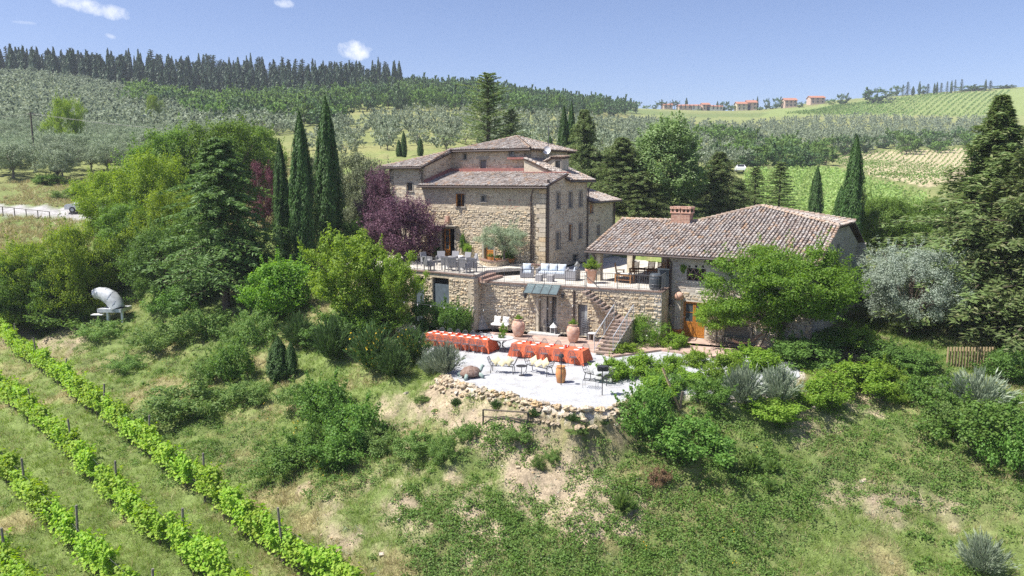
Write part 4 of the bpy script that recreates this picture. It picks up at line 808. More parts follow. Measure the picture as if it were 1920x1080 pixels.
# glass canopy on brackets
gc=thing('glass_canopy','dark green glass canopy of four panes over the cellar door','canopy',FR.at((oG[0]+oG[1])/2,oG[3],0))
c0=FR.uv(990,545)[0]; c1=FR.uv(1052,548)[0]; zc_=oG[3]+.18; npan=4
m=MB(); 
for k in range(npan+1): a=c0+(c1-c0)*k/npan; m.bar(FR.at(a,zc_+.5,.02),FR.at(a,zc_,.85),.04)
m.bar(FR.at(c0,zc_,.85),FR.at(c1,zc_,.85),.04); m.bar(FR.at(c0,zc_+.5,.03),FR.at(c1,zc_+.5,.03),.05)
for a in (c0,c1): m.bar(FR.at(a,zc_-.25,.03),FR.at(a,zc_+.02,.8),.03)
PW(m,'canopy_frame','iron',gc)
for k in range(npan):
    a,b=c0+(c1-c0)*k/npan+.03,c0+(c1-c0)*(k+1)/npan-.03; m=MB(); m.hexa([FR.at(a,zc_+.0,.84),FR.at(b,zc_,.84),FR.at(b,zc_+.5,.04),FR.at(a,zc_+.5,.04),FR.at(a,zc_+.02,.84),FR.at(b,zc_+.02,.84),FR.at(b,zc_+.52,.04),FR.at(a,zc_+.52,.04)]); PW(m,'pane','canopy_glass',gc)
# lanterns on the wall
def lantern(name,label,F,a,z,group=None):
    t=thing(name,label,'wall lantern',F.at(a,z,0),0,group); m=MB(); m.bar(F.at(a,z+.35,.02),F.at(a,z+.35,.3),.03); m.bar(F.at(a,z+.1,.02),F.at(a,z+.33,.26),.02); PW(m,'bracket','iron',t)
    x,y,_=F.at(a,0,.3); m=MB(); m.lathe([(.03,.36),(.05,.32),(.15,.25),(.13,.23),(.1,0),(.03,-.04)],6,(x,y,z)); PW(m,'lantern_body','iron',t); m=MB(); m.lathe([(.105,.03),(.125,.2)],6,(x,y,z)); PW(m,'lantern_glass','glass',t); return t
lantern('wall_lantern','black iron wall lantern left of the glass canopy',FR,FR.uv(988,556)[0],FR.uv(988,557)[1]); lantern('wall_lantern','black iron wall lantern right of the glass canopy',FR,FR.uv(1058,556)[0],FR.uv(1058,557)[1]); lantern('wall_lantern','black iron lantern beside the orange barn door',FB,oDr[0]-.75,oDr[3]-.35)
# floors
LT=[tuple(R0),tuple(R1),B(.0,-.0),B(9.2,.1),B(9.2,14.8),H(-9,16),H(0,14),H(0,0),H(.2,-.15),(1.6,52.6),(-.9,51.9),(-2.0,50.9)]
fl=MB().prism([off(R0,0,.0),off(R1,0,0),B(-.01,0),B(-.01,12),(16,68),H(-6,14),H(-.02,14),H(-.02,0),H(1.5,-.05),(-3.2,55.5),(-4.0,52)],3.14,3.3); tag(P(fl,'terrace_floor','stone_paving'),kind='structure')
UT=[off(L0,0,0),off(L1,0,0),tuple(pz(905,510,3.8)[:2]),tuple(pz(912,507,3.8)[:2]),(-.6,52.3),(.8,53.0),(2.0,53.0),H(.02,-.0),H(16,0),H(19,2),off(L0,-6,5)]
fl=MB().prism(UT,3.6,3.8); tag(P(fl,'upper_terrace_floor','stone_paving'),kind='structure')
cap=MB()
for F_,z in ((FR,3.3),(FLt,3.8),(FRr,3.3)):
    n_=int(F_.L/.26)
    for k in range(n_): F_.box(cap,F_.L*k/n_+.006,F_.L*(k+1)/n_-.006,z-.05,z+.01+random.uniform(0,.006),-.3,.08)
PW(cap,'coping','edge_brick',rw,kind='stuff')
m=MB(); 
for k,(dz) in enumerate((3.15,3.3)): pass
# brick paving at the foot of the walls
pv=[tuple(pz(a,b,.12)[:2]) for a,b in ((850,600),(905,619),(960,632),(1010,640),(1100,655),(1150,667),(1190,662))]+[tuple(pz(1240,655,.12)[:2]),tuple(pz(1335,668,.12)[:2]),tuple(pz(1400,662,.12)[:2]),tuple(pz(1470,660,.12)[:2]),B(6.5,-.0),B(.1,0),tuple(R1),tuple(R0),tuple(L1),off(L1,-1.5,1)]
tag(P(MB().prism(pv,-.2,.12),'brick_paving','brick_paving'),kind='structure')
tag(P(MB().box(FR.at((oG[0]+oG[1])/2,.17,.35),(2.1,.7,.1),math.atan2(FR.d[1],FR.d[0])),'door_step','concrete'),'pale stone doorstep below the glass canopy','step')
# two brick steps up to the left terrace
def stepthing(name,label,pts,zs,material='brick_cap'):
    t=thing(name,label,'steps',(*pts[0],0)); return t
sp=thing('brick_steps','short flight of red brick steps between the two terrace levels','steps',(*pz(925,521,3.5)[:2],3.3))
for i,(pA,pB,z) in enumerate(((( 903,520),(931,511),3.62),((910,526),(944,516),3.46))):
    A=pz(*pA,z)[:2]; Bq=pz(*pB,z)[:2]; d=(Bq-A)/np.linalg.norm(Bq-A); n_=np.array([-d[1],d[0]]); n_=n_ if n_[1]>0 else -n_
    m=MB(); k=0; L=float(np.linalg.norm(Bq-A)); c=int(L/.25)
    for j in range(c):
        a=A+d*(L*j/c+.005); b=A+d*(L*(j+1)/c-.005); m.hexa([(*a,z-.06),(*b,z-.06),(*(b+n_*.45),z-.06),(*(a+n_*.45),z-.06),(*a,z),(*b,z),(*(b+n_*.45),z),(*(a+n_*.45),z)])
    s_=PW(m,'step','brick_cap',sp); m=MB(); a=A+n_*.03; b=Bq+n_*.03; m.hexa([(*a,3.29),(*b,3.29),(*(b+n_*.42),3.29),(*(a+n_*.42),3.29),(*a,z-.06),(*b,z-.06),(*(b+n_*.42),z-.06),(*(a+n_*.42),z-.06)]); PW(m,'riser','old_brick',s_)
# curved planter wall under the olive
def poly_wall(parent,pts,z0,z1,capm='brick_cap',stm='stone_rough',w=.3):
    for A,Bq in zip(pts[:-1],pts[1:]):
        F_=Face(A,Bq); m=MB(); F_.box(m,0,F_.L,z0,z1,0,-w); ww=PW(m,'wall','mortar',parent); PW(stones(F_,z0,lambda a:z1,[],hr=(.1,.2),wr=(.14,.34),pr=(.01,.04)),'stonework',stm,ww,kind='stuff')
        m=MB(); n_=max(1,int(F_.L/.24))
        for k in range(n_): F_.box(m,F_.L*k/n_+.005,F_.L*(k+1)/n_-.005,z1,z1+.07,.05,-w-.03)
        PW(m,'coping',capm,parent,kind='stuff')
plw=thing('planter_wall','low curved stone planter wall with brick coping around the olive tree','planter',(*pz(940,510,3.8)[:2],3.3))
pp=[tuple(pz(a,b,3.3)[:2]) for a,b in ((928,505),(930,514),(938,518),(950,519),(960,517),(972,512))]
poly_wall(plw,[tuple(pz(a,b,3.95)[:2]) for a,b in ((899,491),(906,494),(917,496),(932,496.5),(947,494.5),(954,492))],3.3,4.15)
plw2=thing('planter_wall','low straight stone wall with brick coping behind the sofa','wall',(*pz(1000,500,3.9)[:2],3.3))
poly_wall(plw2,[tuple(pz(a,b,4.05)[:2]) for a,b in ((990,494.5),(1018,498)) ],3.3,4.0)

# ------------------------------------------------------------------ outside stairs
stp=thing('outside_stairs','two-flight outside staircase of worn brick treads down from the terrace','stairs',FR.at(FR.uv(1140,590)[0],0,.9))
s0=FR.uv(1100,542)[0]; s1=FR.uv(1163,592)[0]; nU=9; zl=1.62
for k in range(nU):
    z=3.22-(3.22-zl)*(k+.3)/nU; a=s0+(s1-s0)*k/nU; b=s0+(s1-s0)*(k+1)/nU+.04; m=MB(); FR.box(m,a,b,z-.06,z,.02,1.05); t_=PW(m,'step','step_tread',stp); m=MB(); FR.box(m,a+.04,b-.04,z-.22,z-.06,.02,.98); PW(m,'riser','stone_dressed',t_)
aL0=s1; aL1=s1+1.05; m=MB(); FR.box(m,aL0,aL1,zl-.1,zl,.02,1.35); PW(m,'landing','step_tread',stp); m=MB(); FR.box(m,aL0+.05,aL1-.05,.1,zl-.1,.03,1.25); PW(m,'landing_base','stone_rough',stp)
nL=9
for k in range(nL):
    z=zl-.03-(zl-.2)*(k+.8)/nL; o0=1.35+k*.29; sh_=-.055*k; m=MB(); m.hexa([FR.at(aL0-.02+sh_,z-.06,o0),FR.at(aL1+sh_,z-.06,o0),FR.at(aL1+sh_-.05,z-.06,o0+.33),FR.at(aL0-.07+sh_,z-.06,o0+.33),FR.at(aL0-.02+sh_,z,o0),FR.at(aL1+sh_,z,o0),FR.at(aL1+sh_-.05,z,o0+.33),FR.at(aL0-.07+sh_,z,o0+.33)]); t_=PW(m,'step','step_tread',stp)
    m=MB(); FR.box(m,aL0+.05+sh_,aL1-.08+sh_,.05,z-.06,o0,o0+.27); PW(m,'riser','stone_dressed',t_)
def rail_run(t,pts,h=.95,material='rail_metal',sp=.14,post=1.3,bal=True):
    for A,Bq in zip(pts[:-1],pts[1:]):
        A=Vector(A);Bq=Vector(Bq); L=(Bq-A).length; up=Vector((0,0,h)); m=MB(); m.bar(A+up,Bq+up,.045,.03); m.bar(A+Vector((0,0,.1)),Bq+Vector((0,0,.1)),.025); PW(m,'handrail',material,t)
        n_=max(1,round(L/post))
        for k in range(n_+1): p=A.lerp(Bq,k/n_); m=MB(); m.bar(p,p+up,.035); PW(m,'post',material,t)
        if bal:
            n_=int(L/sp); me=None
            for k in range(1,n_):
                p=A.lerp(Bq,k/n_); m=MB(); m.bar(p+Vector((0,0,.1)),p+up,.014); PW(m,'baluster',material,t)
rl=thing('stair_railing','thin pale metal railing down both sides of the outside staircase','railing',FR.at(aL0,zl,1.1))
rail_run(rl,[FR.at(s0+.2,3.25,1.0),FR.at(s1,zl,1.0)],bal=False,post=1.1)
rail_run(rl,[FR.at(aL0-.05,zl,1.35),FR.at(aL0-.5,.2,3.9)],material='galvanised',sp=.3,post=1.2); rail_run(rl,[FR.at(aL1,zl,1.0),FR.at(aL1-.45,.2,3.9)],material='galvanised',sp=.3,post=1.2)
tr=thing('terrace_railing','thin grey iron railing along the edge of the sofa terrace','railing',FR.at(5,3.3,0))
rail_run(tr,[FR.at(.25,3.31,-.12),FR.at(s0-.05,3.31,-.12)]); rail_run(tr,[FR.at(s0+.6,3.31,-.12),FR.at(FR.L-.1,3.31,-.12),FRr.at(FRr.L-.3,3.31,-.12)])
tr=thing('terrace_railing','thin grey iron railing along the edge of the dining terrace at left','railing',FLt.at(4,3.8,0)); rail_run(tr,[FLt.at(.1,3.81,-.12),FLt.at(FLt.L-.1,3.81,-.12),(*pz(905,520,3.8)[:2],3.6)])

# ------------------------------------------------------------------ plants
def unit(a): return a/np.maximum(np.linalg.norm(a,axis=-1,keepdims=True),1e-9)
def leafquads(C,N,L,Wd,T=None,fold=0.):
    """one small rhombic leaf at each point C, facing about N, long axis about T"""
    n=len(C); N=unit(N); 
    if T is None: T=rng.normal(size=(n,3))
    T=T-(T*N).sum(1,keepdims=True)*N; T=unit(T); Bv=np.cross(N,T)
    L=np.broadcast_to(L,(n,))[:,None]*rng.uniform(.7,1.25,(n,1)); Wd=np.broadcast_to(Wd,(n,))[:,None]*rng.uniform(.7,1.25,(n,1))
    V=np.stack([C-T*L/2,C+Bv*Wd/2-T*L*.05,C+T*L/2,C-Bv*Wd/2-T*L*.05],1); return V.reshape(-1,3)
def qmesh(name,V,material):
    n=len(V)//4; me=mesh_np(name,V,np.arange(n*4).reshape(-1,4)); me.materials.append(MATS[material]); return me
def clumpy(h,r,hb,ncl,per,L,Wd,cr,flat=.7,up=.6,lob=.22,seed=1,top=0.,shell=.55,droop=0.,asp=None):
    g=np.random.default_rng(seed); d=unit(g.normal(size=(ncl,3))); ph=g.uniform(0,6,6)
    az=np.arctan2(d[:,1],d[:,0]); k=1+lob*(np.sin(az*2+ph[0])*.6+np.sin(az*3+ph[1]+d[:,2]*2)*.6+np.sin(d[:,2]*5+ph[2]+az)*.5)
    rad=shell+(1-shell)*g.uniform(0,1,ncl)**.6; hz=(h-hb)/2; 
    C=np.stack([d[:,0]*r*rad*k,d[:,1]*r*rad*k,d[:,2]*hz*rad*(1+(k-1)*.5)+hb+hz],1)
    if top: C[:,:2]*=(1-top*np.clip((C[:,2]-hb)/(h-hb),0,1))[:,None]
    C*=1; crs=cr*g.uniform(.6,1.25,ncl)
    C[:,2]=np.clip(C[:,2],hb*.5,h-crs*flat*.6)
    q=unit(g.normal(size=(ncl,per,3))); rr=g.uniform(0,1,(ncl,per,1))**.45
    P_=C[:,None]+q*rr*crs[:,None,None]*np.array([1,1,flat])
    P_[:,:,2]-=droop*(rr[:,:,0]*crs[:,None])
    N=q*.75+np.array([0,0,up])+g.normal(size=q.shape)*.42
    P_=P_.reshape(-1,3); N=N.reshape(-1,3)
    ns=max(6,int(ncl*.45)); idx=g.integers(0,ncl,ns); out=unit(C[idx]-np.array([0,0,hb+hz*.7])); dd=unit(out+np.array([0,0,.55])+g.normal(size=(ns,3))*.35); ln=cr*g.uniform(.7,1.7,ns); s_=np.linspace(.2,1,26)[None,:]
    Q=C[idx][:,None]+out[:,None]*cr*.5+dd[:,None]*(s_*ln[:,None])[...,None]+g.normal(size=(ns,26,3))*cr*.09
    P_=np.concatenate([P_,Q.reshape(-1,3)]); N=np.concatenate([N,(g.normal(size=(ns*26,3))*.7+[0,0,.6])])
    return P_,N,C
def limbs(C,h0,trunk_r,lean=(0,0),n=14,top=None,r0=None):
    m=MB(); zt=top or float(np.percentile(C[:,2],55)); p=[(0,0,-.4),(lean[0]*.3,lean[1]*.3,h0*.5),(lean[0],lean[1],h0)]
    m.tube(p,[trunk_r*1.25,trunk_r,trunk_r*.8],7)
    idx=rng.choice(len(C),min(n,len(C)),replace=False)
    for i in idx:
        c=C[i]; a=Vector((lean[0],lean[1],h0*rng.uniform(.75,1.))); b=Vector(c); mid=a.lerp(b,.5)+Vector((rng.uniform(-.2,.2),rng.uniform(-.2,.2),(b-a).length*.1)); m.tube([a,mid,b],[trunk_r*.5,trunk_r*.32,trunk_r*.1],5,False)
    return m
LIB={}
def tree(key,name,foliage_mesh,trunk_mb,bark,H0,W0,fname='foliage'):
    t=thing(name,None,None); link(fname,foliage_mesh,None,t)
    if trunk_mb is not None: P(trunk_mb,'trunk',bark,t)
    t['_used']=0; LIB[key]=(t,H0,W0); return t
def mk_broad(key,name,material,h,r,hb,ncl,per,L,Wd,cr,bark='bark',tr=.25,nl=14,**k):
    Pp,N,C=clumpy(h,r,hb,ncl,per,L,Wd,cr,**k); me=qmesh('foliage',leafquads(Pp,N,L,Wd),material)
    zm=Pp[:,2].max(); rm=np.percentile(np.hypot(Pp[:,0],Pp[:,1]),98.5)
    return tree(key,name,me,limbs(C,max(hb*1.05,h*.12),tr,n=nl),bark,zm,rm*2)
def mk_cypress(key,h,r,n,L=.42,Wd=.10,seed=1,material='cypress_leaf',name='cypress'):
    g=np.random.default_rng(seed); z=g.uniform(0,1,n)**.92; prof=np.clip(1-z**2.6,0,1)**.85*np.minimum(1,.62+z*1.6); az=g.uniform(0,2*math.pi,n)
    k=1+.10*np.sin(az*5+z*6+seed)+.07*np.sin(az*9-z*14)+.05*np.sin(z*40+az*3); rad=g.uniform(.72,1.06,n)*k
    x=np.cos(az)*prof*r*rad; y=np.sin(az)*prof*r*rad; C=np.stack([x,y,z*h+.05],1)
    N=np.stack([np.cos(az),np.sin(az),np.full(n,.25)],1)+g.normal(size=(n,3))*.35; T=np.stack([np.cos(az)*.25,np.sin(az)*.25,np.ones(n)],1)+g.normal(size=(n,3))*.22
    me=qmesh('foliage',leafquads(C,N,L,Wd,T),material)
    m=MB(); m.tube([(0,0,-.5),(0,0,h*.5),(0,0,h*.93)],[r*.14,r*.09,.02],7)
    b=len(m.v); pr=[(r*.70*(1-q**2.6)**.85*min(1,.62+q*1.6),q*h) for q in np.linspace(.03,.96,9)]
    t=tree(key,name,me,m,'bark',h*1.0,r*2.05); core=MB().lathe(pr,9); P(core,'inner_foliage',material,t); return t
def mk_conifer(key,name,material,h,r,nb,per,L=.26,Wd=.05,seed=1,bare=.08,up=.15,irr=.25,droop=.25,power=1.,tr=.28,vj=.08,tip=.12):
    g=np.random.default_rng(seed); Cs=[];Ns=[];Ts=[]; m=MB(); m.tube([(0,0,-.6),(.05,0,h*.5),(0,.03,h*.97)],[tr,tr*.6,.03],7)
    for i in range(nb):
        q=bare+(1-bare)*((i+g.uniform(-.4,.4))/nb); q=min(max(q,bare),.99); az=i*2.39996+g.uniform(-.4,.4); ln=r*(1-q)**power*(1+irr*g.normal())+tip*r; ln=max(ln,.15)
        d=np.array([math.cos(az),math.sin(az),0.]); s=np.linspace(.08,1,per)+g.uniform(-.03,.03,per); s=np.clip(s,.05,1.05)
        z=q*h+up*s*ln-droop*ln*s**2
        side=np.array([-d[1],d[0],0.]); wd=(.34*ln*(1.05-s)+.10)*1.0
        k=6; 
        for _ in range(k):
            o=g.uniform(-1,1,per); C=d*(s*ln)[:,None]+side*(o*wd)[:,None]; C[:,2]+=z-np.abs(o)*wd*.25+g.uniform(-vj,vj*.7,per)
            Cs.append(C); N=np.tile([0,0,.8],(per,1))+d*.35+g.normal(size=(per,3))*.55; Ns.append(N)
            Ts.append(d*1.0+side*(np.sign(o)*.9)[:,None]+g.normal(size=(per,3))*.25)
        if i%2==0: m.tube([(0,0,q*h),tuple(d*ln*.8+np.array([0,0,q*h+up*ln*.8-droop*ln*.64]))],[tr*.22*(1-q)+.02,.012],4,False)
    C=np.concatenate(Cs);N=np.concatenate(Ns);T=np.concatenate(Ts); me=qmesh('foliage',leafquads(C,N,L,Wd,T),material)
    return tree(key,name,me,m,'bark',h*1.0,np.percentile(np.hypot(C[:,0],C[:,1]),91)*2)
mk_broad('oakA','broadleaf_tree','oak_leaf',11,5,1.2,250,170,.22,.155,1.15,seed=3,flat=.75)
mk_broad('oakB','broadleaf_tree','robinia_leaf',9,4.6,.6,250,160,.20,.13,1.05,seed=4,flat=.7,lob=.35)
mk_broad('darkT','broadleaf_tree','dark_leaf',8,4.2,.2,190,150,.20,.15,1.05,seed=5,flat=.8,lob=.3)
mk_broad('barnT','garden_tree','bright_leaf',8,5,2.3,330,220,.17,.12,.95,seed=6,flat=.5,lob=.22,tr=.26,nl=26,shell=.5)
mk_broad('walnut','garden_tree','lime_leaf',8,3.6,1.3,150,170,.21,.14,.8,seed=7,flat=.8,lob=.45,tr=.16,nl=30,shell=.35,up=.4)
mk_broad('bush','bush','bright_leaf',3.6,2.6,.1,110,190,.16,.12,.72,seed=8,flat=.85,tr=.08)
mk_broad('plum','plum_tree','plum_leaf',7,3.2,1.0,200,150,.15,.10,.75,seed=9,flat=.9,lob=.3,tr=.15,nl=26,shell=.4)
mk_broad('redplum','plum_tree','red_plum_leaf',6,3,1.0,90,110,.15,.1,.7,seed=10,flat=.8,lob=.3)
mk_broad('holm','holm_oak','grey_oak_leaf',8,4.2,.8,190,150,.19,.13,1.0,seed=12,flat=.85)
mk_broad('poplar','poplar_tree','poplar_leaf',14,4.6,.8,320,130,.26,.19,1.05,seed=13,flat=1.0,lob=.22,top=.3,shell=.45,tr=.25,nl=26)
mk_broad('silver','silver_tree','silver_leaf',7.5,4.6,1.6,280,180,.17,.075,.85,seed=14,flat=.75,tr=.22,nl=22,shell=.5)
mk_broad('olive','olive_tree','olive_leaf',4.2,2.5,1.5,100,170,.14,.052,.6,bark='grey_bark',seed=15,flat=.65,lob=.4,tr=.11,nl=18,shell=.4)
mk_broad('small','small_tree','hedge_leaf',4,1.9,1.6,70,120,.13,.08,.5,seed=16,flat=.6,lob=.35,tr=.07,nl=16,shell=.35)
mk_broad('shrubA','shrub','hedge_leaf',1.6,1.1,.05,60,130,.10,.075,.38,seed=17,flat=.8,tr=.03,nl=10)
mk_broad('shrubB','shrub','bramble_leaf',1.6,1.2,.03,60,130,.10,.075,.38,seed=18,flat=.8,lob=.35,tr=.03,nl=10)
mk_broad('shrubC','shrub','dark_leaf',1.7,1.1,.03,60,130,.10,.075,.36,seed=19,flat=.8,tr=.03,nl=8)
mk_broad('shrubL','shrub','lime_leaf',1.3,1.0,.03,50,110,.10,.075,.34,seed=20,flat=.8,tr=.03,nl=8)
mk_broad('shrubW','shrub','weed_leaf',1.2,1.1,.02,55,110,.09,.06,.34,seed=27,flat=.7,lob=.4,tr=.02,nl=8)
def mk_spray(key,name,material,h,r,n,L,Wd,seed,flower=None):
    g=np.random.default_rng(seed); k=max(40,n//30); az=g.uniform(0,6.283,k); tilt=g.uniform(0,1,k)**.7*1.15; d=np.stack([np.cos(az)*np.sin(tilt),np.sin(az)*np.sin(tilt),np.cos(tilt)],1); ln=g.uniform(.75,1.05,k)
    s=g.uniform(.25,1,(k,30)); C=d[:,None]*s[...,None]*ln[:,None,None]*np.array([r,r,h])+g.normal(size=(k,30,3))*.03; C[...,2]+=.03
    C=C.reshape(-1,3); T=np.repeat(d,30,0)+g.normal(size=(k*30,3))*.2; N=np.cross(T,g.normal(size=T.shape)); t=tree(key,name,qmesh('foliage',leafquads(C,N,L,Wd,T),material),None,None,h*1.02,r*1.9)
    if flower:
        idx=g.choice(len(C),n//18); F_=C[idx]*1.02; link('blossom',qmesh('blossom',leafquads(F_,g.normal(size=F_.shape)+[0,0,.6],.07,.06),flower),None,t)
    return t
mk_spray('santo','lavender_bush','santolina_leaf',.95,.95,4200,.16,.022,21); mk_spray('broom','broom_shrub','broom_leaf',1.6,1.2,5400,.22,.03,22); mk_spray('broomY','broom_shrub','broom_leaf',1.5,1.2,4800,.2,.03,23,'yellow_flower'); mk_spray('grassT','tall_grass','grass_green',.9,.6,1800,.25,.02,24); mk_spray('iris','iris_clump','weed_leaf',.9,.55,1500,.4,.04,26)
mk_broad('oleander','oleander','bright_leaf',2.6,1.5,.05,70,130,.13,.04,.5,seed=25,flat=.8,tr=.03)
_o=LIB['oleander'][0]; g=np.random.default_rng(5); C_=g.normal(size=(90,3)); C_=unit(C_)*[1.35,1.35,1.15]+[0,0,1.35]; link('blossom',qmesh('blossom',leafquads(C_[C_[:,0]<.3],g.normal(size=(int((C_[:,0]<.3).sum()),3)),.12,.11),'white_flower'),None,_o)
mk_cypress('cyp',15,1.45,15000); mk_cypress('cyp2',12,1.3,9000,seed=4)
mk_conifer('cedar','cedar_tree','cedar_leaf',14,4.8,180,28,L=.34,Wd=.10,vj=.16,seed=31,bare=.16,up=.1,droop=.28,power=.7,irr=.32)
mk_conifer('conif','conifer_tree','conifer_leaf',15,4.4,300,24,L=.36,Wd=.11,seed=32,bare=.02,up=.2,droop=.3,irr=.42,power=.82,vj=.3)
mk_conifer('conifR','conifer_tree','conifer_leaf',17,4.6,380,24,L=.34,Wd=.10,seed=36,bare=.02,up=.3,droop=.32,irr=.38,power=1.15,vj=.3,tr=.32,tip=.03)
mk_conifer('conif2','conifer_tree','conifer_leaf',15,3.8,120,20,L=.34,Wd=.08,seed=33,bare=.05,up=.45,droop=.1,irr=.5,power=.8)
mk_conifer('fir','conifer_tree','conifer_leaf',10,2.6,100,16,L=.28,Wd=.07,seed=34,bare=.05,up=.25,droop=.2,irr=.25,power=.9,tr=.16)
mk_broad('fol','olive_tree','far_olive_leaf',4.4,2.6,.7,24,20,.52,.32,.85,bark='grey_bark',seed=41,lob=.3,tr=.14,nl=6); mk_broad('fol2','olive_tree','far_olive_leaf',4.0,2.6,.6,24,20,.52,.32,.85,bark='grey_bark',seed=42,lob=.35,tr=.14,nl=6)
mk_broad('nol','olive_tree','olive_leaf',4.6,2.8,1.3,80,90,.22,.10,.72,bark='grey_bark',seed=43,lob=.35,tr=.13,nl=14,shell=.4)
mk_broad('foak','broadleaf_tree','far_oak_leaf',8,4,.6,34,24,.85,.6,1.35,seed=44,lob=.3,tr=.2,nl=4); mk_broad('foak2','broadleaf_tree','far_dark_leaf',8,4,.6,34,24,.85,.6,1.35,seed=45,lob=.3,tr=.2,nl=4)
mk_broad('fumb','umbrella_pine','far_dark_leaf',7,4.5,3.6,34,30,.7,.45,1.3,seed=46,flat=.4,lob=.1,tr=.25,nl=6)
mk_cypress('fcyp',16,1.9,420,L=1.9,Wd=.6,seed=47,material='far_cypress_leaf'); mk_conifer('fcon','conifer_tree','far_cypress_leaf',15,3.4,44,5,L=.9,Wd=.35,seed=48,bare=.05,up=.2,droop=.15,power=.8)
def grow(key,pos,h,w,label,cat='tree',group=None,rz=None,name=None,sx=None,extra=None):
    t,H0,W0=LIB[key]; s=(w/W0,w/W0*(sx or 1),h/H0); rz=random.uniform(0,6.28) if rz is None else rz
    if sx: rz=rz
    if t['_used']: t=copy_tree(t)
    else: t['_used']=1
    t.location=pos; t.rotation_euler=(0,0,rz); t.scale=s
    for k in ('group','kind'):
        if k in t: del t[k]
    tag(t,label,cat,group)
    if name: t.name=name
    return t
def at_px(key,px,D,ytop,wpx,label,cat='tree',group=None,name=None,sink=.1,rz=None,zb=None,sx=None):
    if D>655: D=632
    q=pd(px,ytop,D); x0=q[0]; zg=zb if zb is not None else h1(x0,D); v=proj([[x0,D,zg]])[1][0]
    x=(px-960)/FPX*((np.array([x0,D,(zg+q[2])/2])-Cc)@Ff); zg=zb if zb is not None else h1(x,D)
    if cat=='tree' and D<130 and (q[2]-zg)<.75*wpx/FPX*v: print('FLAT',label,round(float(q[2]-zg),1),round(float(wpx/FPX*v),1),'zg',round(zg,1))
    return grow(key,(float(x),D,zg-sink),q[2]-zg+sink,wpx/FPX*v,label,cat,group,rz,name,sx)
# --- trees round the house
G_=None
at_px('cyp',528,63,262,36,'shortest of the three tall dark cypresses left of the house',group='tall cypresses left of the house')
at_px('cyp',567,59.5,213,54,'middle one of the three tall dark cypresses left of the house',group='tall cypresses left of the house')
at_px('cyp',615,62,185,56,'tallest of the three dark cypresses left of the house',group='tall cypresses left of the house')
at_px('cedar',416,56.5,258,190,'dark green cedar with tiered drooping branches on the bank left of the cypresses')
at_px('oakA',415,82,194,190,'tallest mid green leafy tree right behind the cedar top'); at_px('oakA',318,80,212,180,'broad mid green leafy tree left of the tallest one')
at_px('oakA',478,92,215,150,'green tree filling in between the cedar and the cypresses')
at_px('oakB',278,72,262,175,'yellow green leafy tree behind the parked white car'); at_px('oakB',195,73,300,140,'shorter yellow green tree left of the one behind the white car')
at_px('oakB',150,61,392,155,'bright feathery locust tree in front of the gravel road'); at_px('oakB',62,61.5,425,150,'low bright green tree left of the locust tree'); at_px('oakA',240,65.5,362,150,'mid green leafy tree right of the locust tree')
at_px('oakB',312,64,330,165,'light green tree behind the ivy covered one'); at_px('oakA',365,62,372,120,'leafy green tree tight against the left side of the cedar')
at_px('darkT',300,60.5,400,160,'dark ivy covered tree behind the white metal duct')
at_px('darkT',185,63,452,110,'dark thicket tree just behind the white metal duct')
at_px('oakA',10,61,465,130,'leafy green tree at the left edge above the vineyard'); at_px('oakA',100,61.5,455,120,'leafy green tree above the upper end of the vineyard rows')
at_px('darkT',370,59,440,100,'dark leafy undergrowth tree left of the cedar trunk')
at_px('darkT',470,58,400,110,'shaded dark tree between the cedar trunk and the cypresses')
at_px('bush',522,53,462,165,'round bright green bush left of the lime green tree',cat='bush')
at_px('walnut',664,48,412,215,'lime green young tree beside the end of the long dining table')
at_px('walnut',738,47.6,462,125,'lime green leafy sapling overlapping the left end of the terrace wall'); at_px('bush',700,46.5,560,120,'light green bush below the lime green tree',cat='bush')
at_px('plum',762,57.5,352,150,'purple plum tree against the left end of the house front',rz=.5)
at_px('plum',716,63,292,100,'purple plum tree behind the larger one and taller on the bank')
at_px('redplum',492,72,298,90,'dark red plum tree behind the shortest cypress')
at_px('holm',665,74,262,130,'grey green holm oak between the tallest cypress and the purple plums')
at_px('holm',600,84,280,110,'grey green evergreen tree half hidden behind the cypresses')
at_px('holm',690,66,330,110,'grey green evergreen tree with bare lower twigs behind the purple plums')
at_px('darkT',655,62,400,120,'dark shaded tree at the foot of the tallest cypress')
at_px('olive',945,54.6,408,118,'grey leaved olive tree standing in the planter before the house',zb=4.0,rz=2)
at_px('conif2',915,92,136,125,'tall ragged conifer rising behind the tower roof')
at_px('conif2',958,94,205,80,'lower ragged conifer beside the tall one behind the tower')
at_px('cyp2',1057,88,200,28,'slim dark cypress right of the television antenna'); at_px('cyp2',1071,90,193,22,'slim cypress pressed behind the one by the antenna')
at_px('cyp2',1031,92,255,22,'small cypress directly behind the television antenna')
at_px('conif',1095,83,206,84,'dense dark conifer between the antenna cypresses and the rear wing')
at_px('conif',1165,76,258,125,'dark conifer left of the pale poplar'); at_px('conif',1128,84,285,95,'dark conifer beside the rear wing roof')
at_px('poplar',1248,78,206,165,'tall pale green poplar behind the loggia end of the barn')
at_px('conif',1205,74,322,95,'dark conifer at the foot of the poplar'); at_px('conif',1348,80,285,100,'feathery dark conifer right of the poplar'); at_px('oakA',1300,86,300,80,'green leafy tree low behind the poplar')
at_px('fir',1415,80,313,66,'small dark conifer left of the blue green one behind the barn apex'); at_px('fir',1462,78,303,78,'blue green conifer just behind the barn apex'); at_px('conif',1385,82,335,50,'narrow conifer among the row behind the barn')
at_px('cyp2',1530,84,313,29,'lone slim cypress standing in front of the green field'); at_px('cyp',1600,66,256,44,'tall slightly ragged cypress behind the right end of the barn'); at_px('cyp2',1575,72,350,30,'short dark cypress beside the tall one at the barn end')
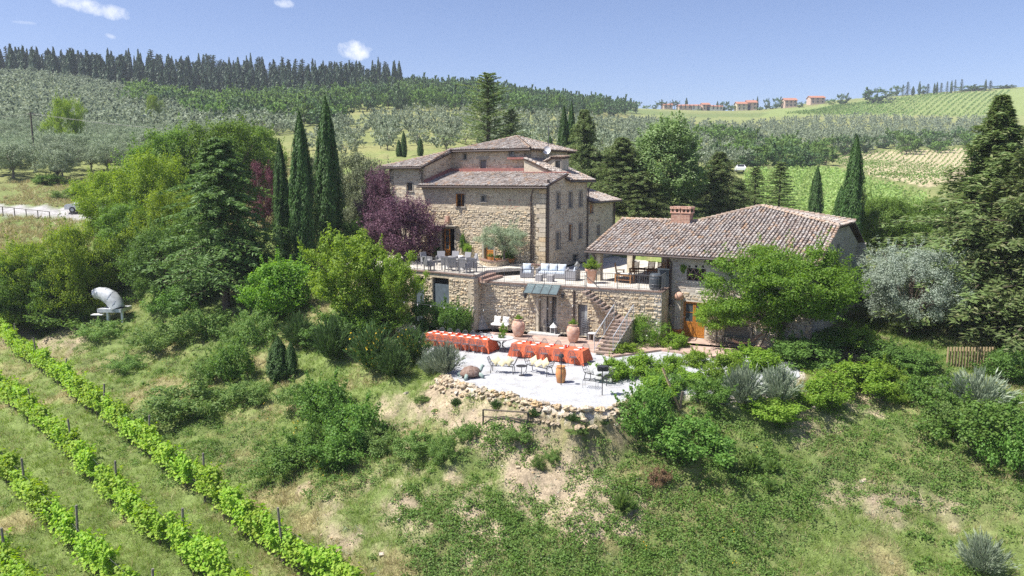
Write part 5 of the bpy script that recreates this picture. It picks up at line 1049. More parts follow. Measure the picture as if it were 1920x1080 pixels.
at_px('oakA',1660,68,352,130,'green tree just right of the barn end cypress'); at_px('oakA',1725,68,356,125,'light green tree between the barn cypress and the right conifers'); at_px('oakA',1785,78,350,120,'green tree behind the silver leaved tree'); at_px('oakA',1640,80,395,70,'low green tree behind the barn end')
at_px('conifR',1860,47,180,290,'big dark conifer with a dead ragged top at the right'); at_px('conifR',1945,43,205,260,'big dark conifer cut by the right edge of the picture'); at_px('conifR',1800,58,330,120,'dark conifer behind the silver leaved tree'); at_px('conifR',1905,50,300,170,'shaded dark conifer low behind the big one')
at_px('silver',1708,44.5,440,215,'silver grey leaved tree with a leaning trunk'); at_px('silver',1648,50,470,120,'smaller silver grey tree tucked behind the larger one')
at_px('barnT',1468,43,424,276,'spreading bright green tree in front of the barn'); at_px('small',1345,44.4,548,125,'small thin trunked tree in front of the orange barn door')
at_px('darkT',1606,56,520,60,'dark tree in shade behind the barn end')
for px,y,lab in ((748,262,'left one of a pair of small cypresses above the long house roof'),(757,246,'right one of a pair of small cypresses above the long house roof'),(788,258,'single small cypress above the left roof wing')): at_px('cyp2',px,112,y,13,lab,group='small cypresses behind the house')
# --- shrubs: px, D (None: by base pixel), top, base, width, kind, label
SH=[(1213,586,655,95,'oleander','white flowering oleander beside the stair foot',None),(1165,636,668,62,'shrubL','yellow green low bush at the foot of the stairs',None),(1262,612,655,60,'shrubA','glossy shrub right of the oleander',43.8),
(1148,657,716,70,'shrubA','clipped green shrub at the left end of the garden hedge',None),(1200,652,712,92,'shrubA','garden hedge shrub second from its left end',None),(1255,654,706,55,'shrubA','thin open twigged hedge shrub third from the left',None),(1306,646,692,66,'shrubA','round hedge shrub before the brick paving',None),(1356,640,730,72,'shrubA','tall hedge shrub before the hammock',None),(1412,636,700,110,'shrubA','wide hedge shrub before the hammock end',None),
(1215,700,830,110,'shrubB','big ivy like shrub at the right end of the stone edging',None),(1232,690,760,80,'shrubA','low clipped shrub above the ivy like one',None),(1292,768,868,170,'shrubB','wide bramble mound on the slope below the garden hedge',None),(1330,700,770,90,'shrubB','tangled shrub with bare red twigs behind the leaning plank',None),
(1252,694,738,92,'shrubB','green shrub behind the leaning plank at the gravel corner',None),(1305,690,730,84,'shrubA','low hedge shrub right of the leaning plank',None),(1360,694,738,70,'shrubB','green shrub left of the silver grey bushes',None),(1395,682,775,95,'santo','silver grey bush in the middle of the garden edge',None),(1462,684,765,95,'santo','silver grey bush right of the similar one',None),(1440,738,800,105,'shrubL','bright light green patch shrub below the silver bushes',None),
(1538,690,772,95,'shrubA','yellowish hedge shrub right of the silver bushes',None),(1602,662,745,125,'shrubA','large yellowish hedge shrub at the path bend',None),(1655,662,738,90,'shrubA','hedge shrub right of the path bend',None),(1682,708,762,44,'shrubA','small shrub alone on the slope edge',None),
(1515,622,692,130,'shrubC','dark clipped hedge block in the shade of the barn tree',None),(1560,610,660,90,'shrubC','dark hedge behind the clipped block',None),(1605,602,668,95,'shrubA','sunlit topped hedge before the silver tree',None),(1475,628,680,60,'shrubC','shaded shrub at the trunk of the barn tree',None),
(1755,688,772,120,'shrubB','green shrub below the silver tree trunk',None),(1830,692,790,160,'santo','wide grey green shrub at the right on the slope rim',None),(1862,730,860,185,'shrubB','large shrub spilling down the slope at right',None),(1925,760,900,120,'shrubB','shrub at the right edge of the slope',None),(1790,730,830,100,'shrubW','green shrub between the two large right ones',None),(1720,650,700,90,'shrubC','shaded shrub left of the cane screen',None),(1660,630,690,90,'shrubC','shaded shrub below the silver tree crown',None),(1890,640,720,90,'shrubC','dark undergrowth at the foot of the big conifer',None),
(610,690,800,110,'shrubB','tallest bramble thicket in the middle of the slope',None),(668,735,840,120,'shrubB','wide bramble thicket right of the tallest one',None),(640,800,880,120,'shrubB','bramble mound at the foot of the two tall thickets',None),(585,780,860,90,'shrubB','bramble at the left foot of the tall thicket',None),(712,790,850,90,'shrubW','bramble at the right foot of the wide thicket',None),(548,822,888,130,'shrubB','low bramble left below the large thicket',None),(780,800,860,90,'shrubW','low weedy bush right of the large thicket',None),
(436,625,722,88,'shrubB','leafy shrub with a dark red weed on the left bank',None),(522,632,722,46,'cyp2','upright juniper on the left bank',None),(546,640,712,24,'cyp2','smaller upright juniper touching the other one',None),(345,700,790,160,'shrubW','low bramble patch with yellow flowers on the left bank',None),(238,655,700,68,'shrubW','small round weed bush above the top vine row',None),(300,588,660,110,'shrubW','pale weed mound before the white duct',None),(190,590,640,90,'shrubW','weed mound at the foot of the dark thicket',None),(110,560,620,130,'shrubB','bramble mound above the first vine row',None),(25,545,620,120,'shrubC','dark bramble at the left edge above the vines',None),
(335,520,600,90,'shrubB','shaded bramble below the dark tree',None),(385,560,640,110,'shrubW','dry weedy mound left of the cedar trunk',None),(450,590,650,70,'shrubW','weedy mound under the cedar',None),(480,560,650,80,'shrubW','weedy bush right of the cedar trunk',None),(560,585,660,80,'broom','dark broom below the bright bush',None),(622,588,690,90,'broom','tall dark broom bush left of the yellow ones',None),(700,600,712,110,'broomY','broom bush with few yellow flowers',None),(770,604,690,90,'broomY','yellow flowering broom at the end of the long table',None),(738,640,715,80,'broom','low broom before the yellow flowering one',None),(836,640,708,82,'santo','grey lavender bush at the left end of the white gravel',None),(808,655,712,60,'santo','smaller grey lavender bush beside the gravel edge',None),
(660,560,640,120,'shrubB','dark leafy undergrowth at the foot of the lime green tree',None),(600,600,650,80,'shrubC','shaded undergrowth left of the lime green tree',None),(400,650,720,90,'shrubW','grey green weed mound on the left bank',None),(470,700,760,90,'shrubW','low weed mound below the junipers',None),(570,700,770,90,'shrubW','weedy bush above the large thicket',None),(620,720,770,60,'shrubB','dark bramble shoulder of the large thicket',None),
(790,738,758,30,'shrubW','small green tuft below the stone edging at left',None),(855,745,765,28,'broom','small heather like cushion left on the bare bank',None),(930,748,770,30,'broom','small cushion plant above the wooden rail',None),(1000,766,790,36,'broom','round cushion plant right of the wooden rail',None),(1075,775,800,34,'broom','second round cushion plant on the bare bank',None),(1133,785,805,26,'broom','small cushion plant near the big ivy shrub',None),(1085,795,828,40,'shrubW','blue green weed on the bare bank',None),(970,795,835,60,'shrubW','green weed bush under the wooden rail',None),(1035,835,870,34,'shrubW','small upright green weed on the bare bank',None),(1010,845,885,26,'shrubW','small thin weed beside the upright one',None),
(1412,852,892,40,'iris','left one of two iris clumps on the green slope',None),(1450,862,893,32,'iris','right one of two iris clumps on the green slope',None),(1445,900,930,26,'iris','small iris clump below the pair',None),(1168,925,970,44,'iris','light green leafy thistle on the dirt patch',None),(830,800,870,60,'shrubW','weed bush left of the wooden rail',None),(95,322,352,60,'shrubC','dark bush in the dry grass below the olive grove',None),(175,335,372,90,'shrubC','dark bush between the olives and the gravel road',None),(120,352,378,60,'shrubW','green tuft beside the gravel road',None),(1845,1000,1090,110,'santo','grey green olive shoot in the bottom right corner',None),(880,780,830,50,'shrubW','weed bush on the bank near the wooden rail',None)]
for px,yt,yb,w,key,lab,D in SH:
    if D is None: D=float(hit(px,yb-4)[1])
    q=hit(px,yb-4); 
    if D!=q[1]: zb=h1((px-960)/FPX*D,D)
    at_px(key,px,float(D)+ (w/FPX*D*.12),yt,w*(1.2 if key.startswith('shrub') else 1.05),lab,cat='shrub',sink=.08)
rst=hit(1270,900)
t=at_px('shrubW',1236,float(hit(1236,905)[1]),868,52,'rust brown dead leaved weed on the slope',cat='shrub'); 
for c in t.children:
    if c.name.startswith('foliage'): c.data=c.data.copy(); c.data.materials[0]=MATS['rust_leaf']

# --- vineyard in the foreground
def mk_vine(key,seed):
    g=np.random.default_rng(seed); n=620; x=g.uniform(-.62,.62,n); z=.55+1.25*g.uniform(0,1,n)**.85; y=g.normal(size=n)*.14*(1+.4*np.sin(z*3+seed))
    C=np.stack([x,y,z],1); sh=[]
    for k in range(13):
        p=np.array([g.uniform(-.6,.6),g.normal()*.12,1.3+g.uniform(-.3,.3)]); d=np.array([g.normal()*.35,g.normal()*.5,1.]); d/=np.linalg.norm(d); L=g.uniform(.4,.85)
        for s in np.linspace(0,1,16): sh.append(p+d*L*s+g.normal(size=3)*.035-np.array([0,0,.25*s*s*abs(d[1])]))
    C=np.concatenate([C,np.array(sh)]); N=np.stack([g.normal(size=len(C))*.5,np.sign(C[:,1])*.5+g.normal(size=len(C))*.5,np.full(len(C),.7)],1)
    me=qmesh('foliage',leafquads(C,N,.15,.135),'vine_leaf'); m=MB().tube([(0,0,-.1),(.05,.02,.4),(.0,0,.85)],[.035,.028,.02],5); m.tube([(0,0,.8),(-.55,0,.9)],.015,4); m.tube([(0,0,.8),(.55,0,.9)],.015,4)
    return tree(key,'grapevine',me,m,'bark',2.,1.2)
for i in range(5): mk_vine('vine%d'%i,60+i)
ROWS=[[(-150,505),(-60,560),(0,603),(65,662),(150,728),(260,805),(350,878),(450,952),(525,1003),(600,1045),(660,1080),(760,1150)],
 [(-150,620),(-60,672),(0,715),(60,765),(125,822),(250,938),(350,1018),(425,1075),(520,1140)],
 [(-150,760),(-60,812),(0,858),(75,935),(150,1012),(225,1078),(290,1135)],
 [(-150,925),(-60,975),(0,1032),(40,1078),(90,1130)]]
ordn=['uppermost','second','third','lowest']; pst=[]
wire_pts=[]
for ri,row in enumerate(ROWS):
    pts=[hit(a,b,1.15) for a,b in row]; seg=[]; 
    for A,Bq in zip(pts[:-1],pts[1:]):
        seg.append((A[:2],Bq[:2]))
    s=0; nxt=.3; k=0; acc=0; line=[]
    for A,Bq in seg:
        L=float(np.linalg.norm(Bq-A))
        while nxt<acc+L:
            u=(nxt-acc)/L; p=A+(Bq-A)*u; line.append((p,math.atan2(*(Bq-A)[::-1]))); nxt+=.98
        acc+=L
    for k,(p,an) in enumerate(line):
        z=h1(*p)
        uvp,_z=proj([[p[0],p[1],z+1]]); 
        if uvp[0,0]<-90 or uvp[0,1]>1190: continue
        if random.random()<.07: continue
        t=grow('vine%d'%random.randrange(5),(float(p[0]),float(p[1]),z-.02),2.*random.uniform(.74,1.05),1.2*random.uniform(.92,1.08),'bright green grapevine on the wires of the %s vine row'%ordn[ri],'grapevine','grapevines in the %s row of the vineyard'%ordn[ri],rz=an+random.choice((0,math.pi)))
        t.rotation_euler[0]=random.uniform(-.05,.05)
    for k in range(2,len(line),7):
        p=line[k][0]; pst.append((p,h1(*p),ri))
    m=MB(); w3=[(float(p[0]),float(p[1]),h1(*p)) for p,_ in line[::6]]
    for hh in (.85,1.5):
        for A,Bq in zip(w3[:-1],w3[1:]): m.bar((A[0],A[1],A[2]+hh),(Bq[0],Bq[1],Bq[2]+hh),.012)
    tag(P(m,'trellis_wire','rail_metal'),'thin steel trellis wires of the %s vine row'%ordn[ri],'wire')
p0=None
for p,z,ri in pst:
    if p0 is None:
        p0=thing('vineyard_post',None,None); P(MB().tube([(0,0,-.3),(.01,0,1.2),(0,.01,2.35)],[.055,.05,.045],6),'post','grey_wood',p0); o=p0
    else: o=copy_tree(p0)
    o.location=(float(p[0])+.05,float(p[1]),z); o.rotation_euler=(random.uniform(-.06,.06),random.uniform(-.06,.06),0); tag(o,'grey wooden stake standing in the %s vine row'%ordn[ri],'post','wooden stakes in the %s row of vines'%ordn[ri])
m=MB().tube([(0,0,-.4),(-.1,0,1.2),(-.3,0,2.3)],.05,6)

# --- grass and ground cover on the near slopes
def blades(P_,hgt_,wid,k,lean=.5):
    n=len(P_); B0=np.repeat(P_,k,0)+rng.normal(size=(n*k,3))*np.array([.10,.10,0]); hh=np.repeat(hgt_,k)*rng.uniform(.5,1.2,n*k); az=rng.uniform(0,6.283,n*k); w=wid*rng.uniform(.6,1.4,n*k)
    sd=np.stack([np.cos(az),np.sin(az),0*az],1)*w[:,None]/2; tip=B0+np.stack([rng.normal(size=n*k)*lean*hh,rng.normal(size=n*k)*lean*hh,hh],1)
    return np.stack([B0-sd,B0+sd,tip],1).reshape(-1,3)
def scatter(n,r0=19,r1=78,a0=-38,a1=38):
    az=np.radians(rng.uniform(a0,a1,n)); r=np.exp(rng.uniform(math.log(r0),math.log(r1),n)); x=r*np.sin(az); y=r*np.cos(az); z=hgt(x,y); uv,zc=proj(np.stack([x,y,z],1)); return x,y,z,uv[:,0],uv[:,1],r
avoid=[GRAVEL,pv,UT,[tuple(R0),tuple(R1),B(0,0),B(9.3,0),B(9.3,16),(16,70),H(-1,20),H(18,20),H(18,0),tuple(L0)]]
def ok_ground(x,y,m=.15):
    k=np.ones(len(x),bool)
    for p in avoid: k&=~inside(x,y,p)
    k&=seg_dist(x,y,GRAVEL)>m; k&=seg_dist(x,y,ROADC,False)>2.6; return k
x,y,z,px,py,r=scatter(82000); k=ok_ground(x,y); dm=blobs(px,py,DIRT,x,y,11); gm=blobs(px,py,GREEN,x,y,21); k&=(rng.uniform(0,1,len(x))>dm*.96)&(rng.uniform(0,1,len(x))>gm*.5)
x,y,z,r=x[k],y[k],z[k],r[k]; t=np.clip((fbm(x,y,.35,3)-.42)*5+.5+(fbm(x,y,1.1,9)-.5)*1.5,0,1); dry=rng.uniform(0,1,len(x))>t*.86+.05
Pp=np.stack([x,y,z],1); hh=.16+.16*fbm(x,y,.8,77)
for nm,mk,sel in (('dry_grass','grass_dry',dry),('green_grass','grass_green',~dry)):
    V=blades(Pp[sel],hh[sel]*(1.1 if nm=='dry_grass' else 1),.018*np.repeat(np.clip(r[sel]/30,.8,2.2),6),6); me=mesh_np(nm,V,np.arange(len(V)).reshape(-1,3)); me.materials.append(MATS[mk]); tag(link(nm,me),kind='stuff')
x,y,z,px,py,r=scatter(16000,76,128,-40,-16); k=ok_ground(x,y); k&=fbm(x,y,.25,14)>.42; V=blades(np.stack([x,y,z],1)[k],np.full(int(k.sum()),.42),.07,7,.6); me=mesh_np('roadside_grass',V,np.arange(len(V)).reshape(-1,3)); me.materials.append(MATS['grass_dry']); tag(link('roadside_grass',me),kind='stuff')
def cover(name,material,n,mask,per,rad,ht,L,Wd,thr=.35,extra=None,seed=0):
    x,y,z,px,py,r=scatter(n); m=mask(px,py,x,y); k=ok_ground(x,y,.3)&(rng.uniform(0,1,n)<m)&(m>thr); x,y,z=x[k],y[k],z[k]
    n=len(x); R_=rad*rng.uniform(.5,1.3,n); q=rng.normal(size=(n,per,3)); q=unit(q)*rng.uniform(0,1,(n,per,1))**.5; q[...,2]=np.abs(q[...,2])
    C=np.stack([x,y,z],1)[:,None]+q*np.stack([R_,R_,R_*ht],1)[:,None]; N=q*.7+np.array([0,0,.7])+rng.normal(size=q.shape)*.5
    V=leafquads(C.reshape(-1,3),N.reshape(-1,3),L,Wd); tag(link(name,qmesh(name,V,material)),kind='stuff'); return n
cover('ground_cover','weed_leaf',28000,lambda a,b,x,y: blobs(a,b,GREEN,x,y,21)*(a<4000),34,.34,.6,.085,.055,.3)
cover('bramble_cover','bramble_leaf',14000,lambda a,b,x,y: blobs(a,b,GREEN[:8]+[(400,820,160,80,.7),(560,900,90,40,.7),(310,560,200,60,.9),(60,560,130,60,1),(480,620,180,60,.8),(330,700,160,60,.7),(120,450,140,60,.9),(1800,720,150,60,.8)],x,y,31),34,.42,.9,.095,.07,.35)
cover('scrub_clumps','bramble_leaf',9000,lambda a,b,x,y: np.clip((fbm(x,y,.55,81)-.5)*7,0,1)*np.where(a<430+(b-600)*.9,.12,.55)*(1-blobs(a,b,DIRT,x,y,11)*.85),60,.42,.75,.10,.07,.05)
cover('dead_stalks','grass_dry',9000,lambda a,b,x,y: np.clip((fbm(x,y,.7,91)-.52)*6,0,1),16,.34,.8,.24,.014,.08)
cover('sparse_weeds','weed_leaf',12000,lambda a,b,x,y: np.clip((fbm(x,y,1.3,51)-.56)*6,0,1),14,.2,.6,.07,.045,.1)
cover('grey_weeds','santolina_leaf',6000,lambda a,b,x,y: np.clip((fbm(x,y,.9,61)-.6)*6,0,1),18,.22,.8,.09,.02,.1)
YB=[(190,720,1,1,1),(345,705,60,18,1),(300,695,60,16,.8),(605,895,45,22,1),(585,880,40,20,.8),(540,870,40,20,.6),(450,780,40,16,.5),(880,685,14,6,.5),(300,640,30,14,.5),(500,790,60,30,.4),(1500,840,80,30,.12),(1340,1030,120,40,.1)]
cover('yellow_wildflowers','yellow_flower',26000,lambda a,b,x,y: blobs(a,b,YB,x,y,71)*.45,3,.14,2.2,.055,.05,.02)
cover('red_poppies','red_flower',20000,lambda a,b,x,y: blobs(a,b,[(988,842,12,10,1),(980,835,8,8,.8)],x,y,72)*.8,4,.12,2.5,.08,.07,.1)
# small stones lying on the bare bank
x,y,z,px,py,r=scatter(9000,20,40); m_=blobs(px,py,DIRT,x,y,11); k=ok_ground(x,y)&(m_>.3)&(rng.uniform(0,1,len(x))<.5); mb=MB()
for a,b,c in list(zip(x[k],y[k],z[k]))[:700]:
    s=random.uniform(.02,.07)*(1 if random.random()<.93 else 2.2); M=Matrix.Rotation(random.uniform(0,6),3,'Z')@Matrix.Rotation(random.uniform(-.5,.5),3,'X'); mb.box((a,b,c+s*.2),(s*random.uniform(1,2),s*1.2,s*.8),M=M)
tag(P(mb,'loose_stones','rock'),kind='stuff')

# --- far woods, groves, fields
def region(n,d0,d1,poly,sp,jit=True,p0=-40,p1=1960,terr=None,mx=None,seed=1):
    """points on the land whose foot falls inside poly (photograph pixels), at least sp metres apart"""
    g=np.random.default_rng(seed); xs=[q[0] for q in poly]; t0=(min(xs)-960)/FPX; t1=(max(xs)-960)/FPX; y=np.sqrt(g.uniform(d0*d0,d1*d1,n)); x=g.uniform(t0,t1,n)*y*1.0
    z=hgt(x,y); uv,zc=proj(np.stack([x,y,z],1)); k=inside(uv[:,0],uv[:,1],poly); x,y,z=x[k],y[k],z[k]; grid={}; out=[]
    for a,b,c in zip(x,y,z):
        ky=(int(a//sp),int(b//sp)); bad=False
        for i in (-1,0,1):
            for j in (-1,0,1):
                for q in grid.get((ky[0]+i,ky[1]+j),()):
                    if (q[0]-a)**2+(q[1]-b)**2<sp*sp: bad=True;break
                if bad:break
            if bad:break
        if bad: continue
        grid.setdefault(ky,[]).append((a,b)); out.append((float(a),float(b),float(c)))
    out.sort(key=lambda p:p[1]); return out[:mx] if mx else out
OL1=[(-60,362),(60,352),(160,338),(270,310),(420,260),(560,250),(560,215),(430,205),(330,190),(230,165),(120,140),(0,125),(-60,120)]
pts=region(15000,105,400,OL1,5.3,seed=2)
def lodmerge(name,pts,key,hs,ws,skip,material,parts=None):
    """the trees past the nearest three hundred, joined into one mass"""
    t,H0,W0=LIB[key]; me=[c for c in t.children if c.name.startswith('foliage')][0].data; nv=len(me.vertices); V=np.zeros(nv*3,np.float32); me.vertices.foreach_get('co',V); V=V.reshape(-1,4,3)[::skip]
    cen=V.mean(1,keepdims=True); V=cen+(V-cen)*math.sqrt(skip)*.95; out=[]
    for (x,y,z) in pts:
        a=random.uniform(0,6.28); c,s=math.cos(a),math.sin(a); h=random.uniform(*hs)/H0; w=random.uniform(*ws)/W0; U=V*np.array([w,w,h]); out.append(np.stack([U[...,0]*c-U[...,1]*s+x,U[...,0]*s+U[...,1]*c+y,U[...,2]+z-.1],-1).reshape(-1,3))
    if out: tag(link(name,qmesh(name,np.concatenate(out),material)),kind='stuff')
near_o=[p for p in pts if p[1]<185][:120]; oth=[p for p in pts if p not in near_o]
for p in near_o: grow('nol',(p[0],p[1],p[2]-.1),random.uniform(4.8,6.6),random.uniform(7.2,9.4),'grey green olive tree in the grove on the hillside at upper left','olive tree','olive trees in the hillside grove at upper left')
for p in oth[:40]: grow(random.choice(('fol','fol2')),(p[0],p[1],p[2]-.1),random.uniform(4,5.6),random.uniform(6.5,8.5),'grey green olive tree in the grove on the hillside at upper left','olive tree','olive trees in the hillside grove at upper left')
lodmerge('distant_olive_grove',oth[40:],'fol',(4.6,6.2),(7.2,9.4),4,'far_olive_leaf')
def greens(poly,d0,d1,sp,hs,ws,keys,label,cat,group,mx=300,seed=3,n=6000,rest=None):
    pts=region(n,d0,d1,poly,sp,seed=seed)
    for p in pts[:mx]: grow(random.choice(keys),(p[0],p[1],p[2]-.2),random.uniform(*hs),random.uniform(*ws),label,cat,group)
    if rest and len(pts)>mx: lodmerge(rest[0],pts[mx:],keys[0],hs,ws,rest[2],rest[1])
    return len(pts)
# specimen trees on the hill
at_px('oakB',122,150,167,85,'bright green round tree standing out among the grey olives'); at_px('oakB',290,230,168,36,'small yellow green tree at the lower edge of the cypress wood')
# cypress wood on the left ridge
CW=[(-40,160),(120,190),(250,200),(400,212),(520,205),(640,195),(745,182),(760,160),(640,150),(400,146),(200,140),(-40,140)]
pts=region(9000,370,500,CW,5.6,seed=5)
pts.sort(key=lambda p:-p[1]); print('cypress wood',len(pts))
for i,p in enumerate(pts[:300]):
    if p[0]/p[1]*FPX+960<170: k_=random.choice(('fcon','foak2','foak2','fcon'))
    else: k_=random.choice(('fcyp','fcon','fcon','fcyp','fcon'))
    grow(k_,(p[0],p[1],p[2]-.3),(random.uniform(6,13) if k_=='foak2' else random.triangular(8,21,14)),random.uniform(2.4,4.4) if k_=='fcyp' else random.uniform(5,9.5),'dark blue green tree of the cypress wood on the left ridge','tree','dark trees of the wood on the left ridge')
lodmerge('distant_cypress_wood',pts[300:],'fcyp',(12,18),(3,4.5),2,'far_cypress_leaf')
print('woods',greens([(430,215),(640,210),(830,208),(1000,215),(1130,222),(1200,212),(1150,200),(1000,190),(900,180),(760,172),(640,180),(560,190),(440,200)],250,520,7.5,(8,12),(8,12),('foak','foak','foak2'),'round green tree of the leafy wood on the middle hill','tree','leafy trees of the wood on the middle hill',mx=170,rest=('distant_leafy_wood','far_dark_leaf',4)))
print('wood2',greens([(240,205),(330,215),(420,250),(520,262),(600,268),(640,240),(640,205),(520,200),(400,195),(250,180)],230,385,8,(6,10),(8,12),('foak','foak2'),'green tree in the valley below the cypress wood','tree','green trees below the cypress wood',mx=50,seed=8,rest=('distant_valley_wood','far_oak_leaf',2)))
print('ol2',greens([(590,300),(720,300),(900,300),(1130,310),(1180,280),(1180,235),(1000,222),(850,215),(760,218),(640,232),(590,262)],125,420,7.2,(3.8,5.4),(4.8,6.6),('fol','fol2'),'grey green olive tree in the grove behind the house','olive tree','olive trees in the grove behind the house',mx=100,seed=9,rest=('distant_olives','far_olive_leaf',3)))
print('ol3',greens([(1180,262),(1290,300),(1400,300),(1520,290),(1840,275),(1900,262),(1900,224),(1700,222),(1560,222),(1440,232),(1380,238),(1300,232),(1190,228)],230,500,5.9,(3.6,5.),(4.8,6.4),('fol','fol2'),'grey green olive tree on the slope below the far vineyard at right','olive tree','olive trees on the right hillside',mx=30,seed=10,rest=('distant_right_olives','far_olive_leaf',4)))
print('hed',greens([(1310,270),(1400,290),(1440,298),(1560,296),(1640,292),(1840,283),(1840,270),(1720,270),(1540,285),(1440,285),(1390,262),(1330,252)],225,330,9.5,(5,8.5),(7,11),('foak','foak2','foak'),'dark green tree in the hedge above the striped field','tree','hedgerow trees above the striped field',mx=60,seed=11))
print('hed2',greens([(1330,305),(1400,322),(1500,322),(1560,310),(1500,300),(1400,302)],180,235,7,(4,7),(6,10),('foak','foak2'),'green bush tree along the lane at the top of the green field','tree','bushes along the lane above the green field',mx=30,seed=12))
print('ol4',greens([(1180,330),(1330,330),(1420,310),(1400,298),(1300,285),(1180,280)],150,260,6.5,(3.8,5),(4.8,6.4),('fol','fol2'),'grey green olive tree in the dip beside the poplar','olive tree','olive trees in the dip beside the poplar',mx=30,seed=13,rest=('distant_dip_olives','far_olive_leaf',3)))
for px,D,yt,w,kk,lab in ((1153,690,186,16,'foak','round tree alone on the skyline left of the village'),(1193,760,190,20,'foak2','round tree beside the leftmost far farm'),(1240,790,187,24,'fumb','umbrella pine left of the village'),(1265,790,186,20,'fumb','umbrella pine touching the first village house'),(1287,800,184,7,'fcyp','cypress pair on the skyline at the village'),(1345,800,190,6,'fcyp','thin cypress above the pink village house'),(1358,800,190,30,'foak2','dark tree in the middle of the village'),(1378,790,196,22,'foak','round tree before the stone village house'),(1412,800,186,5,'fcyp','left cypress beside the tall village house'),(1420,800,181,5,'fcyp','tallest cypress beside the tall village house'),(1438,760,184,14,'foak2','round tree right of the village cypresses'),(1458,760,182,22,'foak2','wide dark tree right of the village'),(1480,750,190,26,'foak','low green tree left of the orange farmhouse'),(1640,600,164,60,'foak2','broad green clump of trees on the right hilltop'),(1580,600,175,30,'foak2','dark bushes on the right hilltop'),(1670,600,172,30,'fol','grey bush on the right hilltop'),(1260,700,205,20,'foak2','dark tree below the village pines'),(1361,690,214,20,'foak2','small dark tree in the field below the village'),(1445,660,206,10,'foak2','small tree on the far vineyard edge')): at_px(kk,px,D,yt,w,lab)
for i,(px,yt,w,kk) in enumerate(((1693,158,7,'fcon'),(1702,153,12,'fcon'),(1712,162,7,'fcyp'),(1724,153,6,'fcyp'),(1740,157,12,'fcon'),(1752,156,5,'fcyp'),(1757,154,5,'fcyp'),(1765,155,10,'fcon'),(1776,152,8,'fcon'),(1784,151,5,'fcyp'),(1791,149,8,'fcon'),(1803,148,10,'fcon'),(1848,149,5,'fcyp'),(1857,151,12,'fcon'))): at_px(kk,px,640,yt,w,'dark pointed tree in the row on the right hilltop',group='pointed trees on the right hilltop')
for px,w in ((1815,50),(1835,40),(1875,40),(1890,36),(1680,30),(1730,20)): at_px('foak2',px,650,160,w,'low dark wood edge tree on the right hilltop',group='low trees on the right hilltop')
for i,(px,yt,w,kk) in enumerate([(1168,196,16,'foak2'),(1184,198,12,'foak'),(1212,197,20,'foak'),(1228,196,16,'foak2'),(1274,199,14,'foak'),(1292,203,12,'foak2'),(1312,204,14,'foak'),(1338,205,14,'foak2'),(1352,203,18,'foak'),(1370,198,18,'foak2'),(1384,204,14,'foak'),(1400,203,14,'foak2'),(1424,200,20,'foak'),(1446,198,20,'foak2'),(1470,196,18,'foak'),(1500,191,16,'foak2'),(1515,190,18,'foak'),(1545,186,20,'foak2'),(1560,184,18,'foak')]): at_px(kk,px,648 if i%3 else 610,yt,w,'small green tree among the far village houses on the skyline',group='small trees round the village')
# vine rows on the far slopes
def hedge_row(A,Bq,h,w,n,L,material):
    s=rng.uniform(0,1,n); P_=np.stack([A[0]+(Bq[0]-A[0])*s,A[1]+(Bq[1]-A[1])*s],1)+rng.normal(size=(n,2))*w*.3; z=hgt(P_[:,0],P_[:,1])+rng.uniform(.2,1,n)*h; N=rng.normal(size=(n,3))+[0,0,.6]
    return qmesh('row_foliage',leafquads(np.stack([P_[:,0],P_[:,1],z],1),N,L,L*.7),material)
def far_rows(tops,bots,n,label,group,h=1.5,w=.8,per=420,L=.55,material='far_oak_leaf',name='vine_row'):
    for k in range(n):
        u=(k+.5)/n
        def lp(Q):
            t=u*(len(Q)-1); i=min(int(t),len(Q)-2); f=t-i; return (Q[i][0]*(1-f)+Q[i+1][0]*f,Q[i][1]*(1-f)+Q[i+1][1]*f)
        a=lp(tops); b=lp(bots); A=hit(a[0],a[1],0,100); Bq=hit(b[0],b[1],0,100)
        if abs(A[1]-Bq[1])>220: continue
        o=link(name,hedge_row(A,Bq,h,w,per,L,material)); tag(o,label,'vine row',group)
far_rows([(1560,285),(1840,279)],[(1440,300),(1640,345)],1,'x','x') if False else None
far_rows([(1590,288),(1680,284),(1760,281),(1835,279)],[(1545,296),(1590,318),(1650,337),(1735,352)],22,'green row of vines on the pale striped field','vine rows on the pale striped field',w=.4,h=.9,per=420,L=.42,material='far_oak_leaf')
far_rows([(1560,200),(1640,190),(1760,176),(1900,170)],[(1470,214),(1580,216),(1700,217),(1840,222)],34,'row of vines on the far vineyard near the right skyline','vine rows on the far right vineyard',w=1.1,per=300,L=.9)
far_rows([(1400,327),(1480,324),(1560,322),(1640,345),(1740,375)],[(1392,375),(1450,392),(1510,405),(1600,420),(1690,430)],30,'leafy row of vines in the bright green field','vine rows in the bright green field',w=1.3,per=420,L=.48,material='field_leaf')

